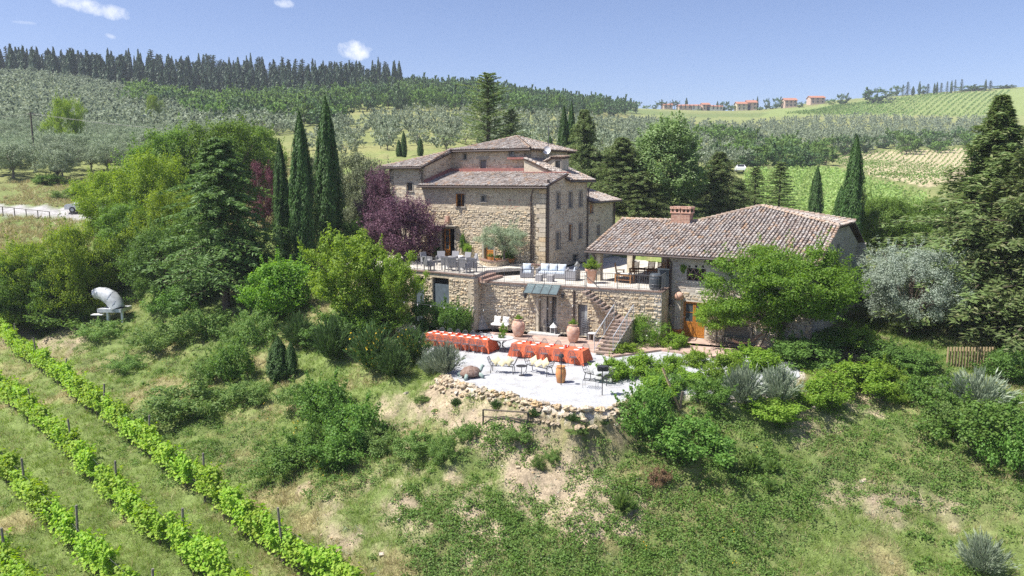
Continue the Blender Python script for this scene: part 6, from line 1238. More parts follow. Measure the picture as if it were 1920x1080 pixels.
# ------------------------------------------------------------------ village on the far crest
def far_house(px,D,yt,w,label,wallm,h=6,d=9,storeys=2,rz=0.,hip=False,name='village_house'):
    D=min(D,645)-15; q=pd(px,yt,D); x=float(q[0]); z=h1(x,D); wd=w/FPX*D; H_=min(max(q[2]-z,4.5),9); zb_=-2.0; t=thing(name,label,'house',(x,D,z),rz)
    e=H_*.72; m=MB(); m.box((0,0,(e+zb_)/2),(wd,d,e-zb_)); m.add([(-wd/2,-d/2,e),(-wd/2,d/2,e),(-wd/2,0,H_-.2)],[(0,1,2)]); m.add([(wd/2,-d/2,e),(wd/2,d/2,e),(wd/2,0,H_-.2)],[(2,1,0)]); P(m,'wall',wallm,t)
    m=MB(); 
    for sy in (-1,1): m.hexa([(-wd/2-.5,sy*(d/2+.6),e-.25),(wd/2+.5,sy*(d/2+.6),e-.25),(wd/2+.5,0,H_-.15),(-wd/2-.5,0,H_-.15),(-wd/2-.5,sy*(d/2+.6),e),(wd/2+.5,sy*(d/2+.6),e),(wd/2+.5,0,H_+.1),(-wd/2-.5,0,H_+.1)])
    P(m,'roof','village_roof',t); n=max(2,int(wd/3.2)); wm=None
    for s in range(storeys):
        for k in range(n):
            xx=-wd/2+wd*(k+.5)/n; zz=.9+s*e*.5
            if wm is None: wm=MB().box((0,0,0),(1.1,.12,1.4)).mesh('window')
            link('window',wm,'car_dark',t,(xx,-d/2-.05,zz+.7))
    return t
for a in ((1178,760,193,22,'low stone farm at the far left of the skyline','house_cream'),(1251,780,196,16,'pink tiled house under the umbrella pines','house_pink'),(1283,785,197,24,'long low red roofed house left in the village','house_pink'),(1303,780,196,17,'white house with a red roof in the middle of the village','house_white'),(1322,778,193,13,'narrow two storey house beside the white one','house_pink'),(1331,775,199,16,'white village house lowest on the slope','house_white'),(1346,772,198,13,'pale pink house at the end of the terrace of houses','house_white'),(1392,780,191,24,'large stone house with several roofs right in the village','house_cream'),(1408,778,188,17,'tall pink house beside the cypresses','house_pink'),(1480,700,184,22,'orange farmhouse alone right of the village','house_pink'),(1530,660,180,26,'farmhouse half hidden on the skyline at the hill top','house_pink')):
    far_house(*a)
# ------------------------------------------------------------------ the air over the valley
hm,hn,hl=newmat('haze'); ho=hn.new('ShaderNodeOutputMaterial'); hv=hn.new('ShaderNodeVolumePrincipled'); hv.inputs['Density'].default_value=HAZE; hv.inputs['Color'].default_value=(.86,.92,1,1); hv.inputs['Anisotropy'].default_value=.0; hl.new(hv.outputs[0],ho.inputs['Volume'])
hb_ox=MB().box((0,1200,(102+float(Z.min())-1)/2),(5600,2900,102-float(Z.min())+1)); ob=link('haze',hb_ox.mesh('haze')); ob.data.materials.append(hm); tag(ob,kind='stuff')
# ------------------------------------------------------------------ vehicles, pole, road fence
def car(label,pos,rz,paint,name='parked_car',group=None):
    t=thing(name,label,'car',pos,rz,group); L,Wd=4.2,1.75
    pr=[(-2.1,.35),(-2.08,.8),(-1.9,.95),(-1.2,1.0),(-.75,1.42),(.7,1.45),(1.25,1.0),(1.95,.88),(2.1,.7),(2.1,.35)]
    m=MB(); n=len(pr); V=[(x,-Wd/2*(1 if z<1.05 else .82),z) for x,z in pr]+[(x,Wd/2*(1 if z<1.05 else .82),z) for x,z in pr]; m.add(V,[tuple(range(n)),tuple(range(n,2*n))[::-1]]+[(i,i+n,(i+1)%n+n,(i+1)%n) for i in range(n)]); P(m,'body',paint,t)
    m=MB()
    for s in (-1,1): m.add([(-1.05,s*.86,1.03),(1.1,s*.86,1.03),(.62,s*.735,1.4),(-.7,s*.735,1.4)],[(0,1,2,3)])
    m.add([(1.22,-.7,1.04),(1.22,.7,1.04),(.74,.66,1.43),(.74,-.66,1.43)],[(0,1,2,3)]); m.add([(-1.2,-.7,1.04),(-1.2,.7,1.04),(-.79,.66,1.4),(-.79,-.66,1.4)],[(3,2,1,0)]); P(m,'windows','car_dark',t)
    for x in (-1.3,1.35):
        for s in (-1,1):
            m=MB().tube([(x,s*.72,.32),(x,s*.9,.32)],.32,14); w=P(m,'wheel','tyre',t); P(MB().tube([(x,s*.88,.32),(x,s*.91,.32)],.19,10),'rim','steel',w)
    for s in (-1,1): P(MB().box((2.08,s*.65,.72),(.08,.3,.14)),'headlight','satellite',t)
    return t
q=hit(163,378,1.2,60); car('white parked car half hidden behind the yellow green trees',(float(q[0]),float(q[1]),h1(q[0],q[1])),.2,'car_white')
q=hit(205,370,1.2,60); car('white parked car further behind the trees at left',(float(q[0])+1,float(q[1])+3,h1(q[0]+1,q[1]+3)),1.3,'car_white')
q=hit(1388,311,1.2,100); car('small white and blue car on the lane above the green field',(float(q[0]),float(q[1]),h1(q[0],q[1])),1.4,'car_white')
q=hit(1476,304,1,100); car('white van at the lane bend above the green field',(float(q[0]),float(q[1]),h1(q[0],q[1])),.1,'car_white'); q=hit(1493,302,1,100); car('white car right of the van at the lane bend',(float(q[0]),float(q[1]),h1(q[0],q[1])),.3,'car_white')
D=118; q=pd(57,210,D); zg=h1(q[0],D); up_=thing('utility_pole','dark wooden utility pole among the olive trees','pole',(float(q[0]),D,zg)); hh=float(q[2]-zg); P(MB().tube([(0,0,-.5),(0,0,hh)],[.16,.11],8),'pole','old_wood',up_); P(MB().bar((-.6,0,hh-.3),(.6,0,hh-.3),.1),'crossarm','old_wood',up_)
m=MB(); 
for dx in (-.5,.5):
    A=np.array([q[0]+dx,D,zg+hh-.2]); 
    for Bq in (np.array([q[0]-42,D+8,zg+hh+1.5]),np.array([q[0]+60,D-6,zg+hh-3])):
        pts=[tuple(A+(Bq-A)*s-np.array([0,0,4*1.6*s*(1-s)])) for s in np.linspace(0,1,12)]; m.tube(pts,.012,4)
tag(P(m,'overhead_wire','iron'),'thin overhead wires strung from the utility pole','wire')
rf=thing('road_fence','thin dark post and rail fence along the gravel road at left','fence',tuple(hit(10,405)))
prev=None
for px in range(-60,110,22):
    q=hit(px,404+px*.11,0,60); A=(float(q[0]),float(q[1]),float(q[2])); PW(MB().bar(A,(A[0],A[1],A[2]+1.0),.07),'post','old_wood',rf)
    if prev: PW(MB().bar((prev[0],prev[1],prev[2]+1.),(A[0],A[1],A[2]+1.),.05),'rail','old_wood',rf)
    prev=A

# ------------------------------------------------------------------ the white duct elbow on its stand
q=hit(214,606); D_=float(q[1]); sc=1.0; dz=h1(q[0],q[1])
du=thing('metal_duct','big white sheet metal duct elbow lying on a white stand at the wood edge','duct',(float(q[0]),D_,dz)); s_=D_*1.0/FPX
def DU(px,py): return ((px-214)*s_,0,(606-py)*s_)
pth=[DU(184,549),DU(192,547),DU(203,549),DU(216,556),DU(226,568),DU(230,577)]
rad=[10*s_,11*s_,13*s_,14.5*s_,14*s_,13*s_]; V=MB(); V.tube([(a[0],-.1*i,a[2]) for i,a in enumerate(pth)],rad,18,False); P(V,'elbow','duct_paint',du,True)
V=MB().tube([(pth[0][0]-.05,0,pth[0][2]-.02),(pth[0][0]+.02,0,pth[0][2])],[10.8*s_,10.8*s_],18,False); P(V,'flange','galvanised',du)
V=MB()
for i in (2,3,4): V.tube([(pth[i][0]-.02,-.1*i,pth[i][2]+.01),(pth[i][0]+.03,-.1*i,pth[i][2]-.015)],rad[i]*1.02,18,False)
P(V,'seam','galvanised',du)
V=MB(); a=DU(196,578);b=DU(241,576); V.box(((a[0]+b[0])/2,-.1,a[2]),(b[0]-a[0],1.7,.28)); P(V,'platform','duct_paint',du)
for px in (199,213,226,240):
    a=DU(px,578); V=MB(); V.bar((a[0],-.75 if px in (213,240) else .5,a[2]),(a[0],-.75 if px in (213,240) else .5,-.6),.16 if px!=226 else .2); P(V,'leg','concrete' if px==226 else 'white_paint',du)
V=MB(); a=DU(206,590); V.box((a[0]-.4,-.9,a[2]+.2),(.9,.5,.07)); P(V,'tray','white_paint',du)

# ------------------------------------------------------------------ furniture of the gravel yard
AW=math.atan2(FR.d[1],FR.d[0])   # direction of the walls
TA=pz(959,643.5,.76);TB=pz(1092,659,.76); TD=(TB-TA)[:2]/np.linalg.norm((TB-TA)[:2]); TN=np.array([-TD[1],TD[0]]); ta_=math.atan2(TD[1],TD[0]); WT=.95
L2a=pz(796,624.5,.76); L2b=pz(907,639,.76)
def cloth_mesh(L,Wd,h,seed):
    m=MB(); g=random.Random(seed); n=int(L/.06); k=int(Wd/.06); per=[(-L/2+L*i/n,-Wd/2) for i in range(n)]+[(L/2,-Wd/2+Wd*i/k) for i in range(k)]+[(L/2-L*i/n,Wd/2) for i in range(n)]+[(-L/2,Wd/2-Wd*i/k) for i in range(k)]
    N=len(per); rows=7; ph=[g.uniform(0,6) for _ in range(6)]
    top=[(x,y,h+.003*math.sin(x*9)) for x,y in per]; m.add([(0,0,h)]+top,[(0,i+1,(i+1)%N+1) for i in range(N)]); m.v=m.v; 
    V=[];
    for r in range(rows+1):
        q=r/rows
        for i,(x,y) in enumerate(per):
            nx=(1 if x>=L/2-1e-6 else (-1 if x<=-L/2+1e-6 else 0)); ny=(1 if y>=Wd/2-1e-6 else (-1 if y<=-Wd/2+1e-6 else 0)); s=i*.06
            w=(.045*math.sin(s*9+ph[0])+.03*math.sin(s*17+ph[1]+q)+.03*math.sin(s*4+ph[2]))*q+.07*q; c=.12*q if nx and ny else 0
            V.append((x+nx*(w+c),y+ny*(w+c),h-(h-.03+.03*math.sin(s*3+ph[3]))*q))
    m.add(V,[(r*N+i,r*N+(i+1)%N,(r+1)*N+(i+1)%N,(r+1)*N+i) for r in range(rows) for i in range(N)]); return m
def banquet(A,L,label,seed):
    A=np.array(A)[:2]; c=A+TD*L/2+TN*WT/2
    t=thing('trestle_table','folding table hidden beneath the cloth of the '+label,'table',(*c,0),ta_); m=MB().box((0,0,.72),(L-.04,WT-.04,.03)); P(m,'table_top','grey_wood',t)
    n=max(2,round(L/2))
    for k in range(n+1):
        for s in (-1,1): x=-L/2+.1+(L-.2)*k/n; P(MB().bar((x,s*.36,0),(x,s*.36,.705),.04),'leg','iron',t)
    cl=link('tablecloth',cloth_mesh(L,WT,.75,seed).mesh('tablecloth'),'tablecloth',None,(*c,0)); cl.rotation_euler=(0,0,ta_); tag(cl,'orange red floor length cloth on the '+label,'tablecloth'); return c
LT2=float(np.linalg.norm((TB-TA)[:2])); LT1=float(np.linalg.norm((L2b-L2a)[:2]))+.15
c2=banquet(TA,LT2,'shorter banquet table right of the round table',1); c1=banquet(L2a,LT1,'longer banquet table left of the round table',2)
# bistro chair of grey steel mesh
def mk_bistro():
    t=thing('metal_chair',None,None); m=MB(); m.lathe([(.0,.45),(.2,.447),(.215,.452),(.215,.462),(.0,.46)],16,cap=False); P(m,'seat','chair_metal',t)
    m=MB(); pts=[(.22*math.cos(a),.19+.04*math.sin(a)*0,.50+.38*math.sin(a)) for a in np.linspace(0,math.pi,13)]; m.tube([(-.23,.17,.44)]+[(p[0],p[1]+(p[2]-.45)*.12,p[2]) for p in pts][::-1]+[(.23,.17,.44)],.013,5,False)
    for x in np.linspace(-.16,.16,6): zt=.50+.38*math.sqrt(max(0,1-(x/.22)**2)); m.bar((x,.19,.47),(x,.19+(zt-.45)*.12,zt),.016,.006)
    for z in (.56,.64,.72,.8): w=.22*math.sqrt(max(0,1-((z-.5)/.38)**2)); m.bar((-w,.19+(z-.45)*.12,z),(w,.19+(z-.45)*.12,z),.012,.006)
    P(m,'backrest','chair_metal',t)
    for s in (-1,1):
        m=MB().tube([(s*.215,.2,.66),(s*.25,.02,.67),(s*.23,-.14,.62),(s*.19,-.16,.46)],.012,5); P(m,'armrest','chair_metal',t)
        for y in (-.15,.15): P(MB().tube([(s*.15,y,.45),(s*.20,y*1.35,0)],.012,5),'leg','chair_metal',t)
    return t
bc=mk_bistro(); used=[False]
def chair(p,rz,label,group=None,src=None,z=0.):
    src=src or bc; o=src if not src.get('_used') else copy_tree(src); src['_used']=1; o.location=(float(p[0]),float(p[1]),z); o.rotation_euler=(0,0,rz)
    for k in ('group',): 
        if k in o: del o[k]
    return tag(o,label,'chair',group)
for A,L,nf,lab,off_ in ((TA,LT2,5,'shorter',.5),(L2a,LT1,8,'longer',.5)):
    A=np.array(A)[:2]
    for k in range(nf):
        x=L*(k+off_)/nf; end='%s chair from the round table'%('nearest','second','third','fourth','fifth','sixth','seventh','farthest')[k if lab=='shorter' else nf-1-k]
        if lab=='shorter' and k==nf-1: end='chair farthest from the round table'
        chair(A+TD*x-TN*.27,ta_+math.pi+random.uniform(-.12,.12),'grey mesh metal '+end+' on the camera side of the '+lab+' orange table','metal chairs at the orange tables')
        chair(A+TD*(x+.05)+TN*(WT+.32),ta_+random.uniform(-.12,.12),'grey mesh metal '+end+' on the wall side of the '+lab+' orange table','metal chairs at the orange tables')
for o in [x for x in COL.objects if x.get('label') and 'grey mesh metal' in x['label']]: o['label']=' '.join(o['label'].replace('on the camera side of the','at near side of').replace('on the wall side of the','at far side of').split())
# plates, napkins, glasses
pm=MB().lathe([(.001,.0),(.08,.0),(.135,.018),(.138,.022),(.08,.008),(.001,.006)],18,cap=False).mesh('plate',True)
gm=MB().lathe([(.03,0),(.035,.0),(.04,.1),(.036,.1),(.03,.01)],10).mesh('tumbler',True)
for A,L,nf,lab in ((TA,LT2,5,'shorter'),(L2a,LT1,8,'longer')):
    A=np.array(A)[:2]
    for k in range(nf):
        for s,side in ((.2,'near'),(WT-.2,'far')):
            x=L*(k+.5)/nf; p=A+TD*x+TN*s; o=link('plate',pm,'porcelain',None,(*p,.757)); o.scale=(1.15,1.15,1); tag(o,'white dinner plate along the %s side of the %s orange table'%(side,lab),'plate','plates on the %s side of the %s table'%(side,lab))
            p2=A+TD*(x+.2)+TN*(s+(.1 if s<.5 else -.1)); o=link('tumbler',gm,'glass' if k%2 else 'red_glass',None,(*p2,.757)); tag(o,('clear' if k%2 else 'red')+' drinking glass beside a plate on the %s side of the %s orange table'%(side,lab),'glass',('clear' if k%2 else 'red')+' glasses on the %s side of the %s table'%(side,lab))
    for k in range(2 if lab=='shorter' else 3):
        p=A+TD*L*(k+.45)/(2 if lab=='shorter' else 3)+TN*WT/2; t=thing('candle_jar','red glass candle jar in the middle of the %s orange table'%lab,'candle jar',(*p,.757),0,'candle jars on the %s table'%lab); P(MB().lathe([(.05,0),(.075,.05),(.07,.12),(.05,.15)],10),'jar','red_glass',t); P(MB().lathe([(.052,.15),(.055,.165),(.01,.17)],10),'rim','steel',t)
# round stone table with iron legs
rc=pz(940,633,.78); rt=thing('round_table','round pale stone table on curved iron legs between the orange tables','table',(rc[0],rc[1],0)); rR=24/FPX*43
P(MB().lathe([(.01,.74),(rR-.02,.74),(rR,.755),(rR,.78),(rR-.015,.785),(.01,.785)],36),'table_top','concrete',rt)
for k in range(6):
    a=k*math.pi/3; c,s=math.cos(a),math.sin(a); P(MB().tube([(c*.55,s*.55,.74),(c*.3,s*.3,.6),(c*.08,s*.08,.42),(c*.08,s*.08,.3),(c*.3,s*.3,.1),(c*.5,s*.5,0)],.018,5),'leg','iron',rt)
grow('shrubW',(rc[0]+.0,rc[1],.78),.35,.62,'small green potted plant on the round stone table','plant'); grow('small',(rc[0]+.1,rc[1]+.7,0),1.75,.55,'little potted tree behind the round stone table','plant')
def pot(label,px,py,h,r,material,prof,name='terracotta_jar',z=0.,plant=None,ph=.5,pw=.7,plabel='',cat='jar'):
    q=pz(px,py,z); t=thing(name,label,cat,(float(q[0]),float(q[1]),z)); P(MB().lathe([(a*r,b*h) for a,b in prof],22,wob=.01),'jar_body',material,t,True)
    for a in (2.5,5.6): 
        if h>.8: P(MB().tube([(math.cos(a)*r*.72,math.sin(a)*r*.72,h*.86),(math.cos(a)*r*1.02,math.sin(a)*r*1.02,h*.82),(math.cos(a)*r*.98,math.sin(a)*r*.98,h*.68)],.03,6),'handle',material,t)
    if plant: grow(plant,(float(q[0]),float(q[1]),z+h*.9),ph,pw,plabel,'plant')
    return t
JAR=[(.45,0),(.62,.05),(.85,.28),(1.,.55),(.97,.72),(.75,.86),(.55,.93),(.6,.955),(.66,.97),(.66,1.),(.5,1.),(.45,.9)]
POT=[(.62,0),(.7,.02),(.9,.8),(1,.82),(1.04,.98),(.95,1.),(.85,.9),(.2,.85)]
pot('big terracotta oil jar left of the glazed cellar door',972,631,1.15,.43,'terracotta',JAR,z=.12,plant='shrubA',ph=.5,pw=.6,plabel='leafy plant growing in the big jar left of the cellar door')
pot('big terracotta oil jar right of the glazed cellar door',1074.5,642,1.15,.41,'terracotta',JAR,z=.12,plant='shrubA',ph=.55,pw=.58,plabel='leafy plant growing in the big jar by the grey door')
pot('square shouldered terracotta pot at the left foot of the wall',883,614,.5,.32,'terracotta_orange',POT,'terracotta_pot',z=.12,plant='shrubC',ph=.6,pw=.75,plabel='dark plant in the terracotta pot at the left foot of the wall',cat='pot')
pot('orange brown glazed jar standing on the white gravel',1051.5,717,.85,.27,'terracotta_orange',[(.6,0),(.75,.03),(1,.5),(.92,.8),(.7,.92),(.85,.97),(.85,1.),(.6,1.),(.55,.9)])
pot('low terracotta pot in the shade left of the orange barn door',1269,630,.5,.36,'terracotta_orange',POT,'terracotta_pot',z=.12,cat='pot')
# path lights on posts
def lamp_post(label,px,py,h,square=False):
    q=pz(px,py,0); t=thing('garden_lamp',label,'lamp',(float(q[0]),float(q[1]),0)); P(MB().tube([(0,0,0),(0,0,h)],.025,6),'post','iron',t)
    if square: P(MB().box((0,0,h+.1),(.5,.34,.22)),'lamp_box','iron',t); P(MB().lathe([(.3,.0),(.02,.02)],4,(0,0,h+.21)),'lid','iron',t)
    else: P(MB().lathe([(.02,0),(.12,.05),(.14,.12),(.1,.2),(.02,.24)],12,(0,0,h-.02)),'lamp_head','iron',t)
    return t
lamp_post('slim dark post lamp with round head in front of the orange jar',1052,722,1.38); lamp_post('dark post with a square lantern box by the stone edging',1129,741,1.2,True)
# iron benches with cushions
def bench(label,px0,px1,py,ncush,cm,rz,group=None,labs=()):
    A=pz(px0,py[0],0);Bq=pz(px1,py[1],0); c=(A+Bq)/2; d=(Bq-A)[:2]; L=float(np.linalg.norm(d)); rz=math.atan2(d[1],d[0])+rz
    t=thing('iron_bench',label,'bench',(float(c[0]),float(c[1]),0),rz)
    m=MB(); m.bar((-L/2,-.22,.42),(L/2,-.22,.42),.03);m.bar((-L/2,.22,.42),(L/2,.22,.42),.03)
    for k in range(13): x=-L/2+L*k/12; m.bar((x,-.22,.42),(x,.22,.42),.014)
    P(m,'seat','iron',t)
    for s in (-1,1):
        for y in (-.2,.24): P(MB().tube([(s*(L/2-.02),y*.8,.42),(s*(L/2+.02),y*1.25,0)],.02,6),'leg','iron',t)
        m=MB(); 
        for y in (-.22,.22): m.tube([(s*L/2,y,.42),(s*(L/2+.12),y,.64),(s*(L/2+.20),y,.82)],.016,5)
        for z,o in ((.55,.07),(.69,.14),(.82,.2)): m.bar((s*(L/2+o),-.22,z),(s*(L/2+o),.22,z),.02)
        for y in (-.07,.07): m.bar((s*(L/2+.02),y,.44),(s*(L/2+.2),y,.82),.014)
        P(m,'side_panel','iron',t)
    m=MB(); m.tube([(-L/2,.0,.3),(0,0,.38),(L/2,0,.3)],.01,4); P(m,'brace','iron',t)
    for k in range(ncush):
        x=(-.42+.42*k)*(L/1.5) if ncush==3 else (-.3+.6*k)*(L/1.5); M=Matrix.Rotation(rz,3,'Z')@Matrix.Rotation(-.5 if k!=1 else -.9,3,'X')@Matrix.Rotation(random.uniform(.55,.95),3,'Y'); o=link('cushion',MB().pillow((0,0,0),.44,.44,.16,M).mesh('cushion',True),cm,None); w=Matrix.Rotation(rz,3,'Z')@Vector((x,.02-(.06 if k==1 else 0),.64 if k!=1 else .57)); o.location=(c[0]+w.x,c[1]+w.y,w.z); tag(o,labs[k],'cushion')
    return t
bench('black iron bench with yellow cushions nearest the stone turtle',922,963,(698,700),3,'cream_cushion',0,labs=('pale yellow cushion at the left end of the bench by the turtle','pale yellow cushion in the middle of the bench by the turtle','pale yellow cushion at the right end of the bench by the turtle'))
bench('black iron bench with yellow cushions left of the orange jar',992,1030,(696,705),3,'cream_cushion',0,labs=('pale yellow cushion at left on the bench beside the orange jar','pale yellow cushion lying flat on the bench beside the orange jar','pale yellow cushion at right on the bench beside the orange jar'))
bench('black iron bench with grey cushions by the clipped shrub',1101,1142,(712,722),3,'grey_cushion',0,labs=('cream cushion at left on the bench nearest the clipped shrub','grey cushion in the middle of the bench nearest the clipped shrub','grey cushion at right on the bench nearest the clipped shrub'))
def side_table(label,px,py,round_=True):
    q=pz(px,py,0); t=thing('side_table',label,'side table',(float(q[0]),float(q[1]),0),AW)
    if round_:
        P(MB().lathe([(.01,.5),(.29,.5),(.3,.515),(.01,.52)],20),'table_top','iron',t); P(MB().tube([(0,0,0),(0,0,.5)],.018,6),'pedestal','iron',t); P(MB().lathe([(.01,.0),(.16,.0),(.15,.015),(.01,.03)],14),'base','iron',t)
    else:
        m=MB(); 
        for k in range(9): m.bar((-.33+.0825*k,-.2,.4),(-.33+.0825*k,.2,.4),.02)
        m.bar((-.34,-.2,.4),(.34,-.2,.4),.025);m.bar((-.34,.2,.4),(.34,.2,.4),.025); P(m,'table_top','rail_metal',t)
        for a in (-.33,.33):
            for b in (-.19,.19): P(MB().bar((a,b,0),(a,b,.4),.016),'leg','rail_metal',t)
    return t
side_table('small round black iron table between the two yellow cushioned benches',978,704); side_table('small grey metal slatted table before the grey cushioned bench',1107,727,False)
# turtle
q=pz(884,707,0); tt_=thing('turtle_statue','large stone turtle statue with a brown domed shell on the gravel','statue',(float(q[0])-.05,float(q[1]),0),.45,scale=.82)
V=MB(); n=20
prof=[(.62,.16),(.68,.22),(.66,.32),(.58,.46),(.44,.58),(.24,.66),(.02,.68)]
for r,z in prof:
    for k in range(n): a=2*math.pi*k/n; rr=r*(1+.03*math.cos(6*a)); V.v.append((rr*math.cos(a)*1.02,rr*math.sin(a)*.86,z+.02*math.cos(6*a)*(z<.6)))
for i in range(len(prof)-1):
    for k in range(n): V.f.append((i*n+k,i*n+(k+1)%n,(i+1)*n+(k+1)%n,(i+1)*n+k))
V.f.append(tuple(range(n))[::-1]); P(V,'shell','turtle_shell',tt_,True)
m=MB()
for k in range(6):
    a=k*math.pi/3; c,s=math.cos(a),math.sin(a); m.lathe([(.17,0),(.15,.05),(.04,.075)],6,(c*.38,s*.33,.5))
m.lathe([(.19,0),(.16,.05),(.04,.07)],6,(0,0,.655)); P(m,'scute','turtle_shell',tt_)
P(MB().tube([(.55,0,.28),(.72,.03,.38),(.80,.05,.54),(.84,.05,.62),(.97,.05,.60)],[.14,.11,.10,.13,.05],10),'head','turtle_skin',tt_,True)
for x,y in ((.5,-.52),(.5,.52),(-.48,-.5),(-.48,.5)): P(MB().tube([(x*.85,y*.75,.25),(x*1.1,y*1.1,.14),(x*1.25,y*1.22,.03)],[.13,.12,.11],8),'leg','turtle_skin',tt_,True)
P(MB().tube([(-.6,0,.2),(-.85,0,.08)],[.07,.02],6),'tail','turtle_skin',tt_)
# white cushioned bench by the wall
A=FR.uv(945,605)[0]; wbn=thing('wall_bench','narrow bench with a white seat pad against the stone wall','bench',FR.at(A,.12,.55),AW)
m=MB().box((0,0,.42),(1.15,.5,.05)); P(m,'seat','dark_wood',wbn); P(MB().box((0,0,.50),(1.2,.52,.11)),'seat_pad','white_cloth',wbn)
for x in (-.5,.5):
    for y in (-.2,.2): P(MB().bar((x,y,0),(x,y,.4),.05),'leg','iron',wbn)
for x,lb_ in ((-.3,'left'),(.3,'right')):
    M=Matrix.Rotation(AW,3,'Z')@Matrix.Rotation(-.25,3,'X')@Matrix.Rotation(.04,3,'Y'); o=link('cushion',MB().pillow((0,0,0),.46,.46,.17,M).mesh('cushion',True),'white_cloth'); p=FR.at(A+x,.12+.78,.4); o.location=p; tag(o,'white square cushion at the %s on the wall bench'%lb_,'cushion')
# stacked chairs beside the grey door, lantern, small stool, chair in the doorway
a_=FR.uv(1103,625)[0]
for k in range(6):
    chair(FR.at(a_+.02*k,0,.75)[:2],AW+math.pi,('lowest','second lowest','third','fourth','fifth','topmost')[k]+' metal chair of the stack beside the grey door','stacked metal chairs by the grey door',z=.12+.13*k)
chair(FR.at(FR.uv(1027,620)[0],0,-.02)[:2],AW+2.4,'single metal chair standing in the open cellar doorway',z=.17)
ln=thing('floor_lantern','white metal floor lantern at the right of the cellar doorway','lantern',FR.at(FR.uv(1040,622)[0],.22,.25),AW)
m=MB()
for a in (-.15,.15):
    for b in (-.15,.15): m.bar((a,b,0),(a,b,.42),.03)
m.box((0,0,.02),(.34,.34,.04)); P(m,'lantern_frame','white_paint',ln); P(MB().lathe([(.26,.42),(.2,.5),(.08,.62),(.05,.66),(.01,.72)],8),'lantern_roof','white_paint',ln); P(MB().box((0,0,.22),(.27,.27,.34)),'lantern_glass','glass',ln)
ws=thing('stool','small white square stool at the foot of the stair railing','stool',FR.at(FR.uv(1118,630)[0],.12,1.0),AW); P(MB().box((0,0,.5),(.42,.42,.05)),'seat','white_paint',ws)
for a in (-.17,.17):
    for b in (-.17,.17): P(MB().bar((a,b,0),(a,b,.48),.03),'leg','white_paint',ws)
lg=thing('log_stool','short sawn log standing behind the stacked chairs','log',FR.at(a_+.25,.12,.35)); P(MB().lathe([(.2,0),(.19,.2),(.2,.45)],12,wob=.05),'log_body','old_wood',lg)
# ------------------------------------------------------------------ upper terrace furniture
def cushion(w,h,t,c,mtl,parent,rx=0,rz=0): M=Matrix.Rotation(rz,3,'Z')@Matrix.Rotation(rx,3,'X'); return P(MB().pillow(c,w,h,t,M),'cushion',mtl,parent,True)
def rattan_sofa(label,pos,rz,n,name='rattan_sofa',cat='sofa',cm='blue_cushion'):
    t=thing(name,label,cat,pos,rz); W_=.62*n; m=MB().box((0,0,.19),(W_+.3,.78,.30)); P(m,'base','rattan',t); m=MB().box((0,.36,.45),(W_+.3,.1,.55)); P(m,'backrest','rattan',t)
    for s in (-1,1): P(MB().box((s*(W_/2+.1),-.02,.42),(.14,.76,.46)),'armrest','rattan',t)
    for k in range(n):
        x=-W_/2+.62*(k+.5); P(MB().box((x,-.05,.40),(.58,.66,.13)),'seat_cushion',cm,t); cushion(.58,.52,.2,(x,.24,.70),cm,t,-.2)
    return t
z3_=3.3
def tpos(px,py,z=3.3): q=pz(px,py,z); return (float(q[0]),float(q[1]),z)
def mid_px(px0,px1,py): return (px0+px1)/2,py
rattan_sofa('grey rattan three seat sofa with pale blue cushions on the terrace',tpos(1036,521),AW+.1,3)
rattan_sofa('grey rattan armchair with pale blue cushion left of the sofa',tpos(988,520),AW+.35,1,'rattan_armchair','armchair')
t=rattan_sofa('grey rattan armchair seen from behind at the right of the sofa',tpos(1073,525),AW-1.6,1,'rattan_armchair','armchair')
for px,py,lb_ in ((1011,527,'left'),(1032,528,'right')):
    t=thing('rattan_stool','small grey rattan cube stool, the %s one before the sofa'%lb_,'stool',tpos(px,py),AW); P(MB().box((0,0,.2),(.42,.42,.4)),'base','rattan',t); P(MB().box((0,0,.43),(.43,.43,.06)),'stool_top','rattan_pale',t)
q=tpos(1078,514); o=link('cushion',MB().pillow((0,0,0),.42,.42,.16,Matrix.Rotation(.6,3,'Z')@Matrix.Rotation(.7,3,'Y')).mesh('cushion',True),'grey_cushion'); o.location=(q[0]+.05,q[1]-1.2,4.1); tag(o,'pale green cushion perched on the arm of the right armchair','cushion')
def mk_dining():
    t=thing('rattan_chair',None,None); m=MB().box((0,0,.40),(.56,.54,.1)); P(m,'seat','rattan_pale',t); m=MB(); m.hexa([(-.27,.24,.4),(.27,.24,.4),(.27,.31,.4),(-.27,.31,.4),(-.29,.36,1.0),(.29,.36,1.0),(.29,.42,1.0),(-.29,.42,1.0)]); P(m,'backrest','rattan',t)
    for s in (-1,1):
        P(MB().box((s*.29,0,.5),(.07,.55,.34)),'armrest','rattan',t)
        for y in (-.23,.25): P(MB().bar((s*.27,y,0),(s*.27,y,.38),.06),'leg','rattan',t)
    return t
dc=mk_dining()
for px,py,rz,lab in ((826,497,.3,'facing the yard at left of the left terrace table'),(850,497,-.1,'facing the yard behind the left terrace table'),(800,499,1.2,'at the far left of the terrace tables'),(872,499,-.3,'facing the yard at the right terrace table'),(884,502,-.9,'turned sideways at the right terrace table'),(838,506,3.1,'seen from behind before the left terrace table'),(850,508,3.3,'seen from behind in the middle of the terrace'),(872,511,2.9,'seen from behind nearest the brick steps'),(805,507,2.6,'seen from behind at the left end of the terrace'),(885,510,3.3,'seen from behind beside the one nearest the steps')):
    chair(tpos(px,py,3.8)[:2],rz-.35,'grey rattan chair '+lab,src=dc,z=3.8)
